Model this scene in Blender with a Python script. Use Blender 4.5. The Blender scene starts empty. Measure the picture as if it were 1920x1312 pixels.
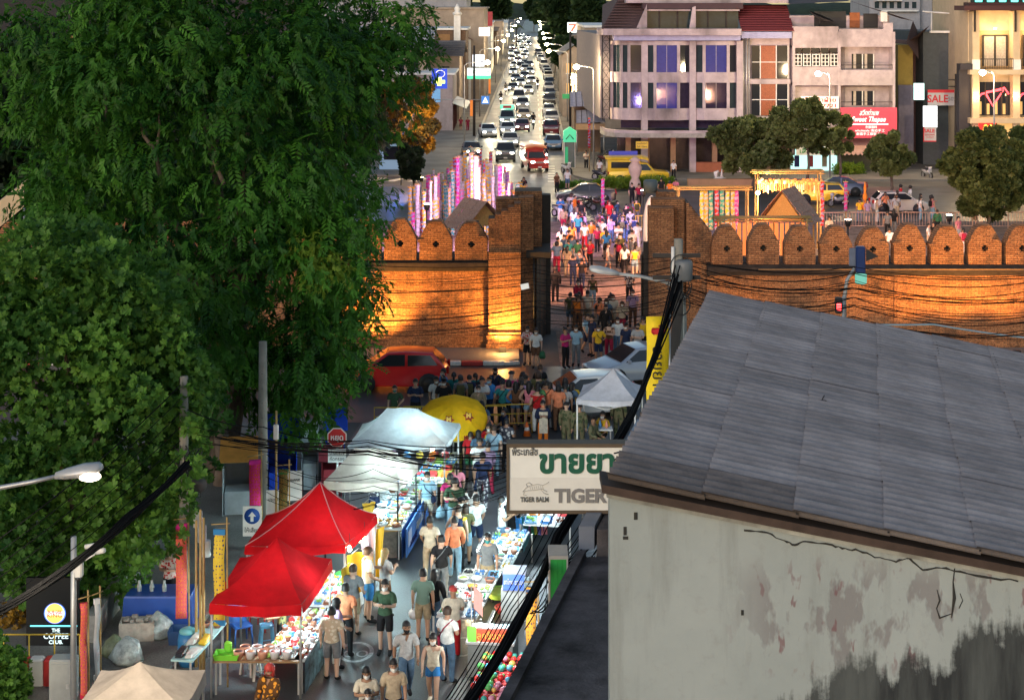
import bpy,math,random
import numpy as np
from mathutils import Vector,Matrix
random.seed(7)
SC=bpy.context.scene
COL=SC.collection
pi=math.pi
R=math.radians
# ------------------------------------------------------------------ camera, sky, sun, exposure
F,CAMZ,CX,HY=3200.0,15.0,960.0,5.0          # focal length in photo pixels, eye height, horizon row
cam=bpy.data.cameras.new('camera')
cam.lens=36.0*F/1920.0
cam.sensor_width=36.0
cam.shift_y=-(656.0 -HY)/1920.0
cam.clip_start=0.5
cam.clip_end=6000
camo=bpy.data.objects.new('camera',cam)
camo.location=(0,0,CAMZ)
camo.rotation_euler=(R(90),0,0)
COL.objects.link(camo)
SC.camera=camo
W=bpy.data.worlds.new('World')
SC.world=W
W.use_nodes=True
nt=W.node_tree
sky=nt.nodes.new('ShaderNodeTexSky')
sky.sky_type='NISHITA'
sky.sun_disc=False
sky.sun_elevation=R(14)
sky.sun_rotation=R(205)
sky.altitude=300
sky.air_density=1.2
sky.dust_density=1.0
sky.ozone_density=1.0
bg=nt.nodes['Background']
bg.inputs[1].default_value=0.112
nt.links.new(sky.outputs[0],bg.inputs[0])
sun=bpy.data.lights.new('sun','SUN')
sun.energy=0.7
sun.angle=R(25)
sun.color=(.97,.95,1.0)
suno=bpy.data.objects.new('sun',sun)
suno.rotation_euler=(R(76),0,R(-25))
suno.location=(-40,-80,40)
COL.objects.link(suno)
SC.view_settings.view_transform='Standard'
SC.view_settings.look='None'
SC.view_settings.exposure=0.6
SC.view_settings.gamma=1.0
SC.render.engine='CYCLES'
SC.cycles.use_denoising=True
SC.cycles.max_bounces=5
SC.cycles.diffuse_bounces=2
SC.cycles.glossy_bounces=3
SC.cycles.transparent_max_bounces=6
SC.cycles.sample_clamp_indirect=4
SC.cycles.sample_clamp_direct=0
SC.cycles.caustics_reflective=False
SC.cycles.caustics_refractive=False
# ------------------------------------------------------------------ helpers
def at(x,y,Y):
 "photo pixel at distance Y -> world point"
 return Vector(((x -CX)*Y/F,Y,CAMZ -(y -HY)*Y/F))
def gp(x,y,z=0.0):
 "photo pixel of something at height z -> world point"
 Y=F*(CAMZ -z)/(y -HY)
 return Vector(((x -CX)*Y/F,Y,z))
MATS={}
def mat(name,col=(.5,.5,.5),rough=.7,metal=0.,var=.12,scale=3.,bump=0.,bscale=40.,emit=None,es=0.,spec=.4,
 coat=0.,trans=0.,rnd=0.,dirt=0.,alpha=1.):
 if name in MATS:
  return MATS[name]
 m=bpy.data.materials.new(name)
 m.use_nodes=True
 n,l=m.node_tree.nodes,m.node_tree.links
 b=n['Principled BSDF']
 b.inputs['Roughness'].default_value=rough
 b.inputs['Metallic'].default_value=metal
 b.inputs['Specular IOR Level'].default_value=spec
 if coat: b.inputs['Coat Weight'].default_value=coat;b.inputs['Coat Roughness'].default_value=.08
 if trans: b.inputs['Transmission Weight'].default_value=trans
 if alpha <1: b.inputs['Alpha'].default_value=alpha
 c4=(*col,1)
 b.inputs['Base Color'].default_value=c4
 if var or bump or dirt:
  tc=n.new('ShaderNodeTexCoord')
  no=n.new('ShaderNodeTexNoise');no.inputs['Scale'].default_value=scale;no.inputs['Detail'].default_value=6
  no.inputs['Roughness'].default_value=.65
  l.new(tc.outputs['Object'],no.inputs['Vector'])
  src=None
  if var:
   mp=n.new('ShaderNodeMapRange');mp.inputs['From Min'].default_value=.25;mp.inputs['From Max'].default_value=.75
   mp.inputs['To Min'].default_value=1 -var*1.3;mp.inputs['To Max'].default_value=1+var
   l.new(no.outputs['Fac'],mp.inputs['Value'])
   hs=n.new('ShaderNodeHueSaturation');hs.inputs['Color'].default_value=c4
   l.new(mp.outputs['Result'],hs.inputs['Value'])
   if rnd:
    oi=n.new('ShaderNodeObjectInfo')
    m2=n.new('ShaderNodeMapRange');m2.inputs['To Min'].default_value=1 -rnd;m2.inputs['To Max'].default_value=1+rnd
    l.new(oi.outputs['Random'],m2.inputs['Value'])
    mu=n.new('ShaderNodeMath');mu.operation='MULTIPLY'
    l.new(mp.outputs['Result'],mu.inputs[0]);l.new(m2.outputs['Result'],mu.inputs[1])
    l.new(mu.outputs[0],hs.inputs['Value'])
   src=hs.outputs['Color']
  if dirt:
   n2=n.new('ShaderNodeTexNoise');n2.inputs['Scale'].default_value=scale*.35;n2.inputs['Detail'].default_value=8
   mpp=n.new('ShaderNodeMapping');mpp.inputs['Scale'].default_value=(1,1,.35)
   l.new(tc.outputs['Object'],mpp.inputs['Vector']);l.new(mpp.outputs[0],n2.inputs['Vector'])
   cr=n.new('ShaderNodeMapRange');cr.inputs['From Min'].default_value=.5;cr.inputs['From Max'].default_value=.72
   cr.inputs['To Max'].default_value=dirt
   l.new(n2.outputs['Fac'],cr.inputs['Value'])
   mx=n.new('ShaderNodeMix');mx.data_type='RGBA'
   l.new(cr.outputs['Result'],mx.inputs['Factor'])
   if src: l.new(src,mx.inputs['A'])
   else: mx.inputs['A'].default_value=c4
   mx.inputs['B'].default_value=(.035,.03,.028,1)
   src=mx.outputs['Result']
  if src: l.new(src,b.inputs['Base Color'])
  if bump:
   nb=n.new('ShaderNodeTexNoise');nb.inputs['Scale'].default_value=bscale;nb.inputs['Detail'].default_value=4
   l.new(tc.outputs['Object'],nb.inputs['Vector'])
   bp=n.new('ShaderNodeBump');bp.inputs['Strength'].default_value=bump;bp.inputs['Distance'].default_value=.03
   l.new(nb.outputs['Fac'],bp.inputs['Height']);l.new(bp.outputs['Normal'],b.inputs['Normal'])
 if emit:
  b.inputs['Emission Color'].default_value=(*emit,1)
  b.inputs['Emission Strength'].default_value=es
 MATS[name]=m
 return m
def colour(c,rough=.75,var=.12,**k):
 "a plain material for one colour, cached"
 nm='colour_%02x%02x%02x_%d' % (int(c[0]*255),int(c[1]*255),int(c[2]*255),int(rough*100))
 return mat(nm,c,rough,var=var,**k)
def glow(name,col,es,base=(.1,.1,.1)):
 return mat(name,base,.5,var=0,emit=col,es=es)
class MB:
 "collects geometry for ONE mesh"
 def __init__(s): s.v=[];s.f=[];s.m=[];s.sm=[]
 def add(s,vs,fs,mi=0,smooth=False,M=None):
  o=len(s.v)
  if M is not None: vs=[M @ Vector(p) for p in vs]
  s.v+=[tuple(p) for p in vs]
  for f in fs:
   s.f.append(tuple(i+o for i in f));s.m.append(mi);s.sm.append(smooth)
  return s
 def box(s,a,b,mi=0,M=None):
  (x0,y0,z0),(x1,y1,z1)=a,b
  vs=[(x0,y0,z0),(x1,y0,z0),(x1,y1,z0),(x0,y1,z0),(x0,y0,z1),(x1,y0,z1),(x1,y1,z1),(x0,y1,z1)]
  return s.add(vs,[(0,3,2,1),(4,5,6,7),(0,1,5,4),(1,2,6,5),(2,3,7,6),(3,0,4,7)],mi,M=M)
 def cbox(s,c,d,mi=0,M=None):
  return s.box([c[i]-d[i]/2 for i in range(3)],[c[i]+d[i]/2 for i in range(3)],mi,M)
 def bbox(s,c,d,bev=.02,mi=0,M=None):
  "box with chamfered vertical and top edges"
  x,y,z=d[0]/2,d[1]/2,d[2]/2
  def ring(ix,zz):
   a,b_=x-ix,y-ix;k=bev
   return [(c[0]+p,c[1]+q,c[2]+zz) for p,q in ((-a+k,-b_),(a-k,-b_),(a,-b_+k),(a,b_-k),(a-k,b_),(-a+k,b_),(-a,b_-k),(-a,-b_+k))]
  return s.loft([ring(bev,-z),ring(0,-z+bev),ring(0,z-bev),ring(bev,z)],True,True,mi,M=M)
 def prism(s,poly,axis,a,b,mi=0,M=None):
  "poly: list of 2D points; extruded along axis from a to b"
  def p3(p,t):
   return (p[0],p[1],t) if axis=='z' else ((p[0],t,p[1]) if axis=='y' else (t,p[0],p[1]))
  n=len(poly)
  vs=[p3(p,a) for p in poly]+[p3(p,b) for p in poly]
  fs=[tuple(range(n))[::-1],tuple(range(n,2*n))]+[(i,(i+1) % n,n+(i+1) % n,n+i) for i in range(n)]
  return s.add(vs,fs,mi,M=M)
 def loft(s,rings,cap0=False,cap1=False,mi=0,smooth=False,closed=True,M=None):
  n=len(rings[0]);vs=[p for r in rings for p in r];fs=[]
  for i in range(len(rings)-1):
   for j in range(n if closed else n-1):
    k=(j+1) % n
    fs.append((i*n+j,i*n+k,(i+1)*n+k,(i+1)*n+j))
  if cap0: fs.append(tuple(range(n))[::-1])
  if cap1: fs.append(tuple(range((len(rings)-1)*n,len(rings)*n)))
  return s.add(vs,fs,mi,smooth,M)
 def tube(s,pts,r,n=6,mi=0,smooth=True,cap=True,M=None):
  pts=[Vector(p) for p in pts];rings=[]
  rr=r if isinstance(r,(list,tuple)) else [r]*len(pts)
  prev=None
  for i,p in enumerate(pts):
   d=(pts[min(i+1,len(pts)-1)] -pts[max(i-1,0)])
   d=d.normalized() if d.length >1e-9 else Vector((0,0,1))
   if prev is None:
    u=d.orthogonal().normalized()
   else:
    u=prev -d*prev.dot(d)
    u=u.normalized() if u.length >1e-6 else d.orthogonal().normalized()
   prev=u;w=d.cross(u)
   rings.append([p+(u*math.cos(t)+w*math.sin(t))*rr[i] for t in [2*pi*k/n for k in range(n)]])
  return s.loft(rings,cap,cap,mi,smooth,M=M)
 def lathe(s,prof,c=(0,0,0),n=12,mi=0,smooth=True,M=None,cap=True):
  rings=[[(c[0]+r*math.cos(2*pi*k/n),c[1]+r*math.sin(2*pi*k/n),c[2]+z) for k in range(n)] for r,z in prof]
  return s.loft(rings,cap,cap,mi,smooth,M=M)
 def ball(s,c,r,n=8,mi=0,M=None):
  r=r if isinstance(r,(list,tuple)) else (r,r,r)
  k=max(4,n//2+1)
  rings=[]
  for i in range(k+1):
   t=pi*i/k;q=max(math.sin(t),.02)
   rings.append([(c[0]+r[0]*q*math.cos(2*pi*j/n),c[1]+r[1]*q*math.sin(2*pi*j/n),c[2]-r[2]*math.cos(t)) for j in range(n)])
  return s.loft(rings,True,True,mi,True,M=M)
 def quad(s,a,b,c,d,mi=0):
  return s.add([a,b,c,d],[(0,1,2,3)],mi)
 def mesh(s,name):
  me=bpy.data.meshes.new(name)
  me.from_pydata(s.v,[],s.f)
  me.polygons.foreach_set('material_index',s.m)
  me.polygons.foreach_set('use_smooth',s.sm)
  me.update()
  return me
 def build(s,name,mats,parent=None,**k):
  return ob(name,s.mesh(name),mats,parent,**k)
def ob(name,me,mats=None,parent=None,loc=None,rz=None,rot=None,scale=None,objmat=False):
 o=bpy.data.objects.new(name,me)
 COL.objects.link(o)
 if parent is not None: o.parent=parent
 if loc is not None: o.location=loc
 if rz is not None: o.rotation_euler=(0,0,rz)
 if rot is not None: o.rotation_euler=rot
 if scale is not None: o.scale=scale if hasattr(scale,'__len__') else (scale,)*3
 if mats is not None and me is not None:
  if not isinstance(mats,(list,tuple)): mats=[mats]
  if not me.materials:
   for m in mats: me.materials.append(m)
  if objmat:
   for i,m in enumerate(mats):
    o.material_slots[i].link='OBJECT';o.material_slots[i].material=m
 return o
def tag(o,label,cat,group=None):
 o['label']=label;o['category']=cat
 if group: o['group']=group
 return o
def thing(name,label,cat,loc=(0,0,0),rz=0,group=None):
 o=bpy.data.objects.new(name,None);COL.objects.link(o)
 o.location=loc;o.rotation_euler=(0,0,rz);o.empty_display_size=.2
 return tag(o,label,cat,group)
def struct(name,mb,m,kind='structure'):
 o=mb.build(name,m);o['kind']=kind
 return o
def copy_tree(o,parent=None):
 c=o.copy();COL.objects.link(c);c.parent=parent
 for ch in list(o.children):
  copy_tree(ch,c)
 return c
def lamp(name,kind,loc,energy,col=(1,1,1),size=.1,parent=None,rot=None,spot=None,blend=.5,target=None):
 d=bpy.data.lights.new(name,kind);d.energy=energy;d.color=col
 if kind=='AREA': d.size=size
 else: d.shadow_soft_size=size
 if kind=='SPOT': d.spot_size=R(spot or 90);d.spot_blend=blend
 o=bpy.data.objects.new(name,d);COL.objects.link(o)
 if parent is not None: o.parent=parent
 o.location=loc
 if target is not None:
  o.rotation_euler=(Vector(target) -Vector(loc)).to_track_quat('-Z','Y').to_euler()
 elif rot: o.rotation_euler=rot
 return o
TMP=bpy.data.scenes.new('workbench')
def evaluated_mesh(o):
 "mesh of an object with its modifiers applied, evaluated in a small scene of its own; the object is removed"
 TMP.collection.objects.link(o);vl=TMP.view_layers[0];vl.update()
 me=bpy.data.meshes.new_from_object(o.evaluated_get(vl.depsgraph),depsgraph=vl.depsgraph)
 bpy.data.objects.remove(o)
 return me
ORD=['zeroth','first','second','third','fourth','fifth','sixth','seventh','eighth','ninth','tenth','eleventh','twelfth','thirteenth','fourteenth','fifteenth','sixteenth','seventeenth','eighteenth','nineteenth','twentieth']
def ordinal(n):
 if n <= 20: return ORD[n]
 t={2:'twenty',3:'thirty',4:'forty',5:'fifty'}[n//10]
 return t+'-'+ORD[n % 10] if n % 10 else t[:-1]+'ieth'
def text_mesh(body,size=1.,extrude=.01,shear=0.,align='CENTER',bold=0.,width=None):
 "lettering as a mesh in the XZ plane, facing -Y; optionally scaled to a given width"
 cu=bpy.data.curves.new('lettering','FONT');cu.body=body;cu.size=size;cu.extrude=extrude
 cu.align_x=align;cu.align_y='CENTER';cu.shear=shear;cu.offset=bold;cu.resolution_u=3
 o=bpy.data.objects.new('lettering',cu)
 me=evaluated_mesh(o);bpy.data.curves.remove(cu)
 co=np.zeros(len(me.vertices)*3,dtype=np.float32);me.vertices.foreach_get('co',co);co=co.reshape(-1,3)
 if width and len(co):
  w=co[:,0].max()-co[:,0].min()
  if w >1e-6: co[:,0] *= width/w
 out=np.stack([co[:,0],-co[:,2],co[:,1]],1)
 me.vertices.foreach_set('co',out.ravel());me.update()
 me.materials.clear()
 return me
def letters(body,parent,loc,size,m,name='lettering',rz=0,**k):
 me=text_mesh(body,size,**k)
 me.materials.append(m)
 o=ob(name,me,None,parent,loc=loc,rz=rz)
 return o
# ------------------------------------------------------------------ special materials
def brick_mat(name,c1,c2,mortar,sc=1.0,bw=.28,bh=.085):
 m=bpy.data.materials.new(name);m.use_nodes=True
 n,l=m.node_tree.nodes,m.node_tree.links;b=n['Principled BSDF'];b.inputs['Roughness'].default_value=.85
 b.inputs['Specular IOR Level'].default_value=.2
 tc=n.new('ShaderNodeTexCoord');sp=n.new('ShaderNodeSeparateXYZ');l.new(tc.outputs['Object'],sp.inputs[0])
 ad=n.new('ShaderNodeMath');l.new(sp.outputs[0],ad.inputs[0]);l.new(sp.outputs[1],ad.inputs[1])
 cb=n.new('ShaderNodeCombineXYZ');l.new(ad.outputs[0],cb.inputs[0]);l.new(sp.outputs[2],cb.inputs[1])
 nz=n.new('ShaderNodeTexNoise');nz.inputs['Scale'].default_value=6;l.new(tc.outputs['Object'],nz.inputs['Vector'])
 mixv=n.new('ShaderNodeVectorMath');mixv.operation='MULTIPLY_ADD';mixv.inputs[1].default_value=(.02,.02,0)
 l.new(nz.outputs['Color'],mixv.inputs[0]);l.new(cb.outputs[0],mixv.inputs[2])
 br=n.new('ShaderNodeTexBrick');br.inputs['Scale'].default_value=sc
 br.inputs['Color1'].default_value=(*c1,1);br.inputs['Color2'].default_value=(*c2,1);br.inputs['Mortar'].default_value=(*mortar,1)
 br.inputs['Brick Width'].default_value=bw;br.inputs['Row Height'].default_value=bh;br.inputs['Mortar Size'].default_value=.011
 br.inputs['Mortar Smooth'].default_value=.3;br.inputs['Bias'].default_value=-.1
 l.new(mixv.outputs[0],br.inputs['Vector'])
 n2=n.new('ShaderNodeTexNoise');n2.inputs['Scale'].default_value=.9;n2.inputs['Detail'].default_value=9;n2.inputs['Roughness'].default_value=.7
 l.new(tc.outputs['Object'],n2.inputs['Vector'])
 cr=n.new('ShaderNodeMapRange');cr.inputs['From Min'].default_value=.48;cr.inputs['From Max'].default_value=.68;cr.inputs['To Max'].default_value=.85
 l.new(n2.outputs['Fac'],cr.inputs['Value'])
 mx=n.new('ShaderNodeMix');mx.data_type='RGBA';l.new(cr.outputs[0],mx.inputs['Factor']);l.new(br.outputs['Color'],mx.inputs['A'])
 mx.inputs['B'].default_value=(.05,.035,.028,1)
 n3=n.new('ShaderNodeTexNoise');n3.inputs['Scale'].default_value=14;n3.inputs['Detail'].default_value=4;l.new(tc.outputs['Object'],n3.inputs['Vector'])
 hs=n.new('ShaderNodeHueSaturation');l.new(mx.outputs['Result'],hs.inputs['Color'])
 m3=n.new('ShaderNodeMapRange');m3.inputs['From Min'].default_value=.3;m3.inputs['From Max'].default_value=.7;m3.inputs['To Min'].default_value=.6;m3.inputs['To Max'].default_value=1.4
 l.new(n3.outputs['Fac'],m3.inputs['Value']);l.new(m3.outputs[0],hs.inputs['Value'])
 l.new(hs.outputs[0],b.inputs['Base Color'])
 bp=n.new('ShaderNodeBump');bp.inputs['Strength'].default_value=.8;bp.inputs['Distance'].default_value=.03
 ad2=n.new('ShaderNodeMath');ad2.operation='ADD';l.new(n3.outputs['Fac'],ad2.inputs[0])
 inv=n.new('ShaderNodeMath');inv.operation='SUBTRACT';inv.inputs[0].default_value=1;l.new(br.outputs['Fac'],inv.inputs[1])
 l.new(inv.outputs[0],ad2.inputs[1]);l.new(ad2.outputs[0],bp.inputs['Height']);l.new(bp.outputs[0],b.inputs['Normal'])
 MATS[name]=m
 return m
def asphalt_mat(name,c,rough=.55,tint=(.03,.025,.02)):
 m=bpy.data.materials.new(name);m.use_nodes=True
 n,l=m.node_tree.nodes,m.node_tree.links;b=n['Principled BSDF']
 tc=n.new('ShaderNodeTexCoord')
 a=n.new('ShaderNodeTexNoise');a.inputs['Scale'].default_value=.35;a.inputs['Detail'].default_value=8;l.new(tc.outputs['Object'],a.inputs['Vector'])
 f=n.new('ShaderNodeTexNoise');f.inputs['Scale'].default_value=25;f.inputs['Detail'].default_value=3;l.new(tc.outputs['Object'],f.inputs['Vector'])
 r1=n.new('ShaderNodeMapRange');r1.inputs['From Min'].default_value=.35;r1.inputs['From Max'].default_value=.65;l.new(a.outputs['Fac'],r1.inputs['Value'])
 mx=n.new('ShaderNodeMix');mx.data_type='RGBA';mx.inputs['A'].default_value=(*[x*1.25 for x in c],1);mx.inputs['B'].default_value=(*[x*.7+t*.3 for x,t in zip(c,tint)],1)
 l.new(r1.outputs[0],mx.inputs['Factor'])
 hs=n.new('ShaderNodeHueSaturation');l.new(mx.outputs['Result'],hs.inputs['Color'])
 r2=n.new('ShaderNodeMapRange');r2.inputs['From Min'].default_value=.3;r2.inputs['From Max'].default_value=.7;r2.inputs['To Min'].default_value=.75;r2.inputs['To Max'].default_value=1.25
 l.new(f.outputs['Fac'],r2.inputs['Value']);l.new(r2.outputs[0],hs.inputs['Value']);l.new(hs.outputs[0],b.inputs['Base Color'])
 r3=n.new('ShaderNodeMapRange');r3.inputs['To Min'].default_value=rough-.14;r3.inputs['To Max'].default_value=rough+.14;l.new(a.outputs['Fac'],r3.inputs['Value'])
 l.new(r3.outputs[0],b.inputs['Roughness'])
 bp=n.new('ShaderNodeBump');bp.inputs['Strength'].default_value=.25;bp.inputs['Distance'].default_value=.02;l.new(f.outputs['Fac'],bp.inputs['Height']);l.new(bp.outputs[0],b.inputs['Normal'])
 MATS[name]=m
 return m
def old_plaster():
 "greenish white plaster with flaking patches and black mould climbing from the lower right"
 m=bpy.data.materials.new('old_plaster');m.use_nodes=True
 n,l=m.node_tree.nodes,m.node_tree.links;b=n['Principled BSDF'];b.inputs['Roughness'].default_value=.9;b.inputs['Specular IOR Level'].default_value=.15
 tc=n.new('ShaderNodeTexCoord');sp=n.new('ShaderNodeSeparateXYZ');l.new(tc.outputs['Object'],sp.inputs[0])
 def noise(scale,det=8,stretch=(1,1,1),off=(0,0,0)):
  mp=n.new('ShaderNodeMapping');mp.inputs['Scale'].default_value=stretch;mp.inputs['Location'].default_value=off
  l.new(tc.outputs['Object'],mp.inputs['Vector'])
  x=n.new('ShaderNodeTexNoise');x.inputs['Scale'].default_value=scale;x.inputs['Detail'].default_value=det;x.inputs['Roughness'].default_value=.65
  l.new(mp.outputs[0],x.inputs['Vector']);return x.outputs['Fac']
 def rng(src,a,c,d=0.,e=1.):
  r=n.new('ShaderNodeMapRange');r.inputs['From Min'].default_value=a;r.inputs['From Max'].default_value=c;r.inputs['To Min'].default_value=d;r.inputs['To Max'].default_value=e
  l.new(src,r.inputs['Value']);return r.outputs[0]
 def math_(op,a,c):
  x=n.new('ShaderNodeMath');x.operation=op
  for i,q in enumerate((a,c)):
   if isinstance(q,(int,float)): x.inputs[i].default_value=q
   else: l.new(q,x.inputs[i])
  return x.outputs[0]
 def mix(fac,a,c):
  x=n.new('ShaderNodeMix');x.data_type='RGBA';l.new(fac,x.inputs['Factor'])
  for k,q in (('A',a),('B',c)):
   if isinstance(q,tuple): x.inputs[k].default_value=(*q,1)
   else: l.new(q,x.inputs[k])
  return x.outputs['Result']
 big=noise(.9);fine=noise(7);streak=noise(3.2,8,(1,1,.12));patch=noise(2.6,4,(1.2,1,.55),(3.1,0,1.7))
 base=mix(rng(big,.3,.7),(.28,.32,.32),(.335,.375,.375))
 base=mix(rng(fine,.55,.8,0,.35),base,(.2,.2,.185))
 base=mix(math_('MULTIPLY',rng(streak,.52,.72),.45),base,(.15,.16,.15))
 # grey worn panels and pinkish flakes in a band on the right half
 band=math_('MULTIPLY',rng(sp.outputs[0],2.0,2.5),math_('MULTIPLY',rng(sp.outputs[2],8.55,8.8),rng(sp.outputs[2],9.75,9.45)))
 worn=math_('MULTIPLY',rng(patch,.5,.56),band)
 base=mix(math_('MULTIPLY',worn,.6),base,(.16,.14,.147))
 pink=math_('MULTIPLY',rng(noise(4.5,3,(1.3,1,.5),(9,2,4)),.6,.64),band)
 base=mix(math_('MULTIPLY',pink,.75),base,(.17,.085,.095))
 # mould: grows where x is large and z is low, with a ragged streaky border
 lim=math_('ADD',math_('ADD',math_('MULTIPLY',sp.outputs[0],.36),7.45),math_('MULTIPLY',math_('SUBTRACT',streak,.5),1.7))
 lim=math_('ADD',lim,math_('MULTIPLY',math_('SUBTRACT',noise(5,8,(1,1,1),(5,5,5)),.5),.55))
 mould=rng(math_('SUBTRACT',lim,sp.outputs[2]),-.02,.16)
 mould=math_('MULTIPLY',mould,rng(sp.outputs[0],2.05,2.25))
 mcol=mix(rng(streak,.4,.66),(.010,.011,.014),(.075,.085,.085))
 base=mix(math_('MULTIPLY',mould,.93),base,mcol)
 l.new(base,b.inputs['Base Color'])
 bp=n.new('ShaderNodeBump');bp.inputs['Strength'].default_value=.35;bp.inputs['Distance'].default_value=.02
 l.new(math_('ADD',fine,math_('MULTIPLY',worn,-.6)),bp.inputs['Height']);l.new(bp.outputs[0],b.inputs['Normal'])
 MATS['old_plaster']=m
 return m
BRICK=brick_mat('old_brick',(.45,.20,.09),(.27,.11,.05),(.12,.075,.05))
PAVER=brick_mat('brick_paving',(.30,.21,.17),(.23,.155,.13),(.14,.11,.09),1,.4,.2)
ASPH=asphalt_mat('asphalt',(.055,.056,.06),.5)
ASPH2=asphalt_mat('asphalt_worn',(.062,.056,.052),.42)
PAVE=asphalt_mat('pavement_concrete',(.16,.15,.135),.75)
GRND=asphalt_mat('bare_ground',(.09,.085,.08),.85)
PLAST=old_plaster()
WHITEP=mat('white_paint',(.72,.70,.67),.7,var=.1,scale=2,dirt=.25)
PAINT_W=mat('road_paint',(.62,.6,.55),.6,var=.25,scale=9)
REDP=mat('kerb_red',(.42,.035,.03),.6,var=.2,scale=6)
DARKW=mat('dark_wood',(.035,.028,.024),.75,var=.3,scale=5,bump=.3)
STEEL=mat('galvanised_steel',(.42,.42,.42),.45,metal=.6,var=.15)
BLACKM=mat('black_metal',(.02,.02,.022),.5,var=.1)
CONC=mat('concrete',(.33,.31,.28),.85,var=.25,scale=4,bump=.3,dirt=.25)
MOSSY=mat('mossy_concrete',(.075,.068,.072),.9,var=.85,scale=1.3,bump=.5,bscale=18)
GLASS=mat('dark_glass',(.02,.022,.028),.08,var=0,spec=.7)
RUB=mat('tyre_rubber',(.018,.018,.018),.8,var=.1)
# ------------------------------------------------------------------ ground, roads, pavements
def sheet(name,pts,z,m):
 mb=MB();mb.add([(x,y,z) for x,y in pts],[tuple(range(len(pts)))])
 return struct(name,mb,m)
sheet('ground',[(-1500,-60),(1500,-60),(1500,4000),(-1500,4000)],-.01,GRND)
sheet('market_road',[(-8.2,20),(3.2,20),(8.6,61),(-5.4,61)],0,ASPH)
sheet('cross_road',[(-90,61),(90,61),(90,70.4),(-90,70.4)],.002,ASPH2)
sheet('plaza',[(-70,78),(2.0,78),(2.0,70.4),(8.1,70.4),(8.1,78),(70,78),(70,117),(-70,117)],.004,PAVER)
sheet('moat_road',[(-120,117),(120,117),(120,139),(-120,139)],.002,ASPH2)
def tx(Y,a): return .0122*Y+a
sheet('far_road',[(tx(139,-6.0),139),(tx(139,3.2),139),(tx(1500,3.2),1500),(tx(1500,-6),1500)],.006,ASPH2)
def slab(name,pts,z0,z1,m):
 mb=MB();mb.prism(pts,'z',z0,z1);return struct(name,mb,m)
slab('market_pavement',[(-30,20),(-8.9,20),(-6.3,58),(-7.5,60.5),(-30,60.5)],-.005,.13,PAVE)
slab('wall_pavement',[(-60,70.75),(-.35,70.75),(.3,71.3),(.3,73.6),(-60,73.6)],-.005,.13,PAVE)
slab('wall_pavement_east',[(9.0,70.75),(60,70.75),(60,73.6),(9.0,73.6)],-.005,.13,PAVE)
slab('far_pavement_north',[(tx(150,-6.3),150),(tx(1400,-6.3),1400),(tx(1400,-9.4),1400),(-60,150),(-60,146),(tx(146,-7),146)],-.005,.14,PAVE)
slab('far_pavement_south',[(tx(147,3.5),147),(tx(143,4.8),143.5),(80,143.5),(80,152),(tx(152,6.6),152),(tx(1400,6.6),1400),(tx(1400,3.5),1400)],-.005,.14,PAVE)
# kerbs painted in red and white blocks, block by block
kerb=thing('painted_kerb','red and white striped kerb below the orange lit wall left of the gate','kerb',(0,0,0))
kb=MB();kb.bbox((0,0,.09),(.88,.3,.18),.03);kbm=kb.mesh('kerb_block')
kbm.materials.append(REDP)
for i in range(24):
 x=-.75 -i*.9
 o=ob('kerb_block',kbm,None,kerb,loc=(x,70.62,0))
 o.material_slots[0].link='OBJECT';o.material_slots[0].material=(PAINT_W,REDP)[i % 2]
k2=ob('kerb_block',kbm,None,kerb,loc=(-.02,70.72,0),rz=.35,scale=(.75,.9,.8));k2.material_slots[0].link='OBJECT';k2.material_slots[0].material=PAINT_W
for nm,a,w in (('far_kerb_north',-6.15,.28),('far_kerb_south',3.36,.28)):
 mb=MB();mb.prism([(tx(150,a-w/2),150),(tx(150,a+w/2),150),(tx(1400,a+w/2),1400),(tx(1400,a-w/2),1400)],'z',0,.17)
 struct(nm,mb,mat('kerb_pale',(.5,.47,.4),.7))
# road markings
mb=MB()
for k in range(26):
 y0=152+k*12
 mb.add([(tx(y0,-3.05),y0,.012),(tx(y0,-2.9),y0,.012),(tx(y0+5,-2.9),y0+5,.012),(tx(y0+5,-3.05),y0+5,.012)],[(0,1,2,3)])
 mb.add([(tx(y0,.75),y0,.012),(tx(y0,.9),y0,.012),(tx(y0+5,.9),y0+5,.012),(tx(y0+5,.75),y0+5,.012)],[(0,1,2,3)])
for k in range(9):      # zebra crossing at the mouth of the far road
 mb.add([(-24+k*1.9,143,.012),(-23.2+k*1.9,143,.012),(-20.4+k*1.9,150,.012),(-21.2+k*1.9,150,.012)],[(0,1,2,3)])
for k in range(7):
 mb.add([(3.0+k*.05,142.5+k*2.2,.012),(3.6+k*.05,142.5+k*2.2,.012),(3.6+k*.05,143.6+k*2.2,.012),(3.0+k*.05,143.6+k*2.2,.012)],[(0,1,2,3)])
struct('far_road_markings',mb,PAINT_W)
# bicycle lane mark on the market road: a ring with a bicycle in it
mb=MB();c=gp(667,1222)
def ringmark(cx,cy,rx,ry,w,n=22):
 for i in range(n):
  a,b_=2*pi*i/n,2*pi*(i+1)/n
  mb.add([(cx+rx*math.cos(a),cy+ry*math.sin(a),.005),(cx+rx*math.cos(b_),cy+ry*math.sin(b_),.005),(cx+(rx-w)*math.cos(b_),cy+(ry-w)*math.sin(b_),.005),(cx+(rx-w)*math.cos(a),cy+(ry-w)*math.sin(a),.005)],[(0,1,2,3)])
ringmark(c.x,c.y,.42,.62,.1);ringmark(c.x-.15,c.y-.1,.14,.2,.05,12);ringmark(c.x+.16,c.y-.1,.14,.2,.05,12)
c=gp(868,1212);ringmark(c.x,c.y,.3,.6,.08)
struct('market_road_markings',mb,mat('worn_road_paint',(.3,.31,.31),.7,var=.4,scale=12))
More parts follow.
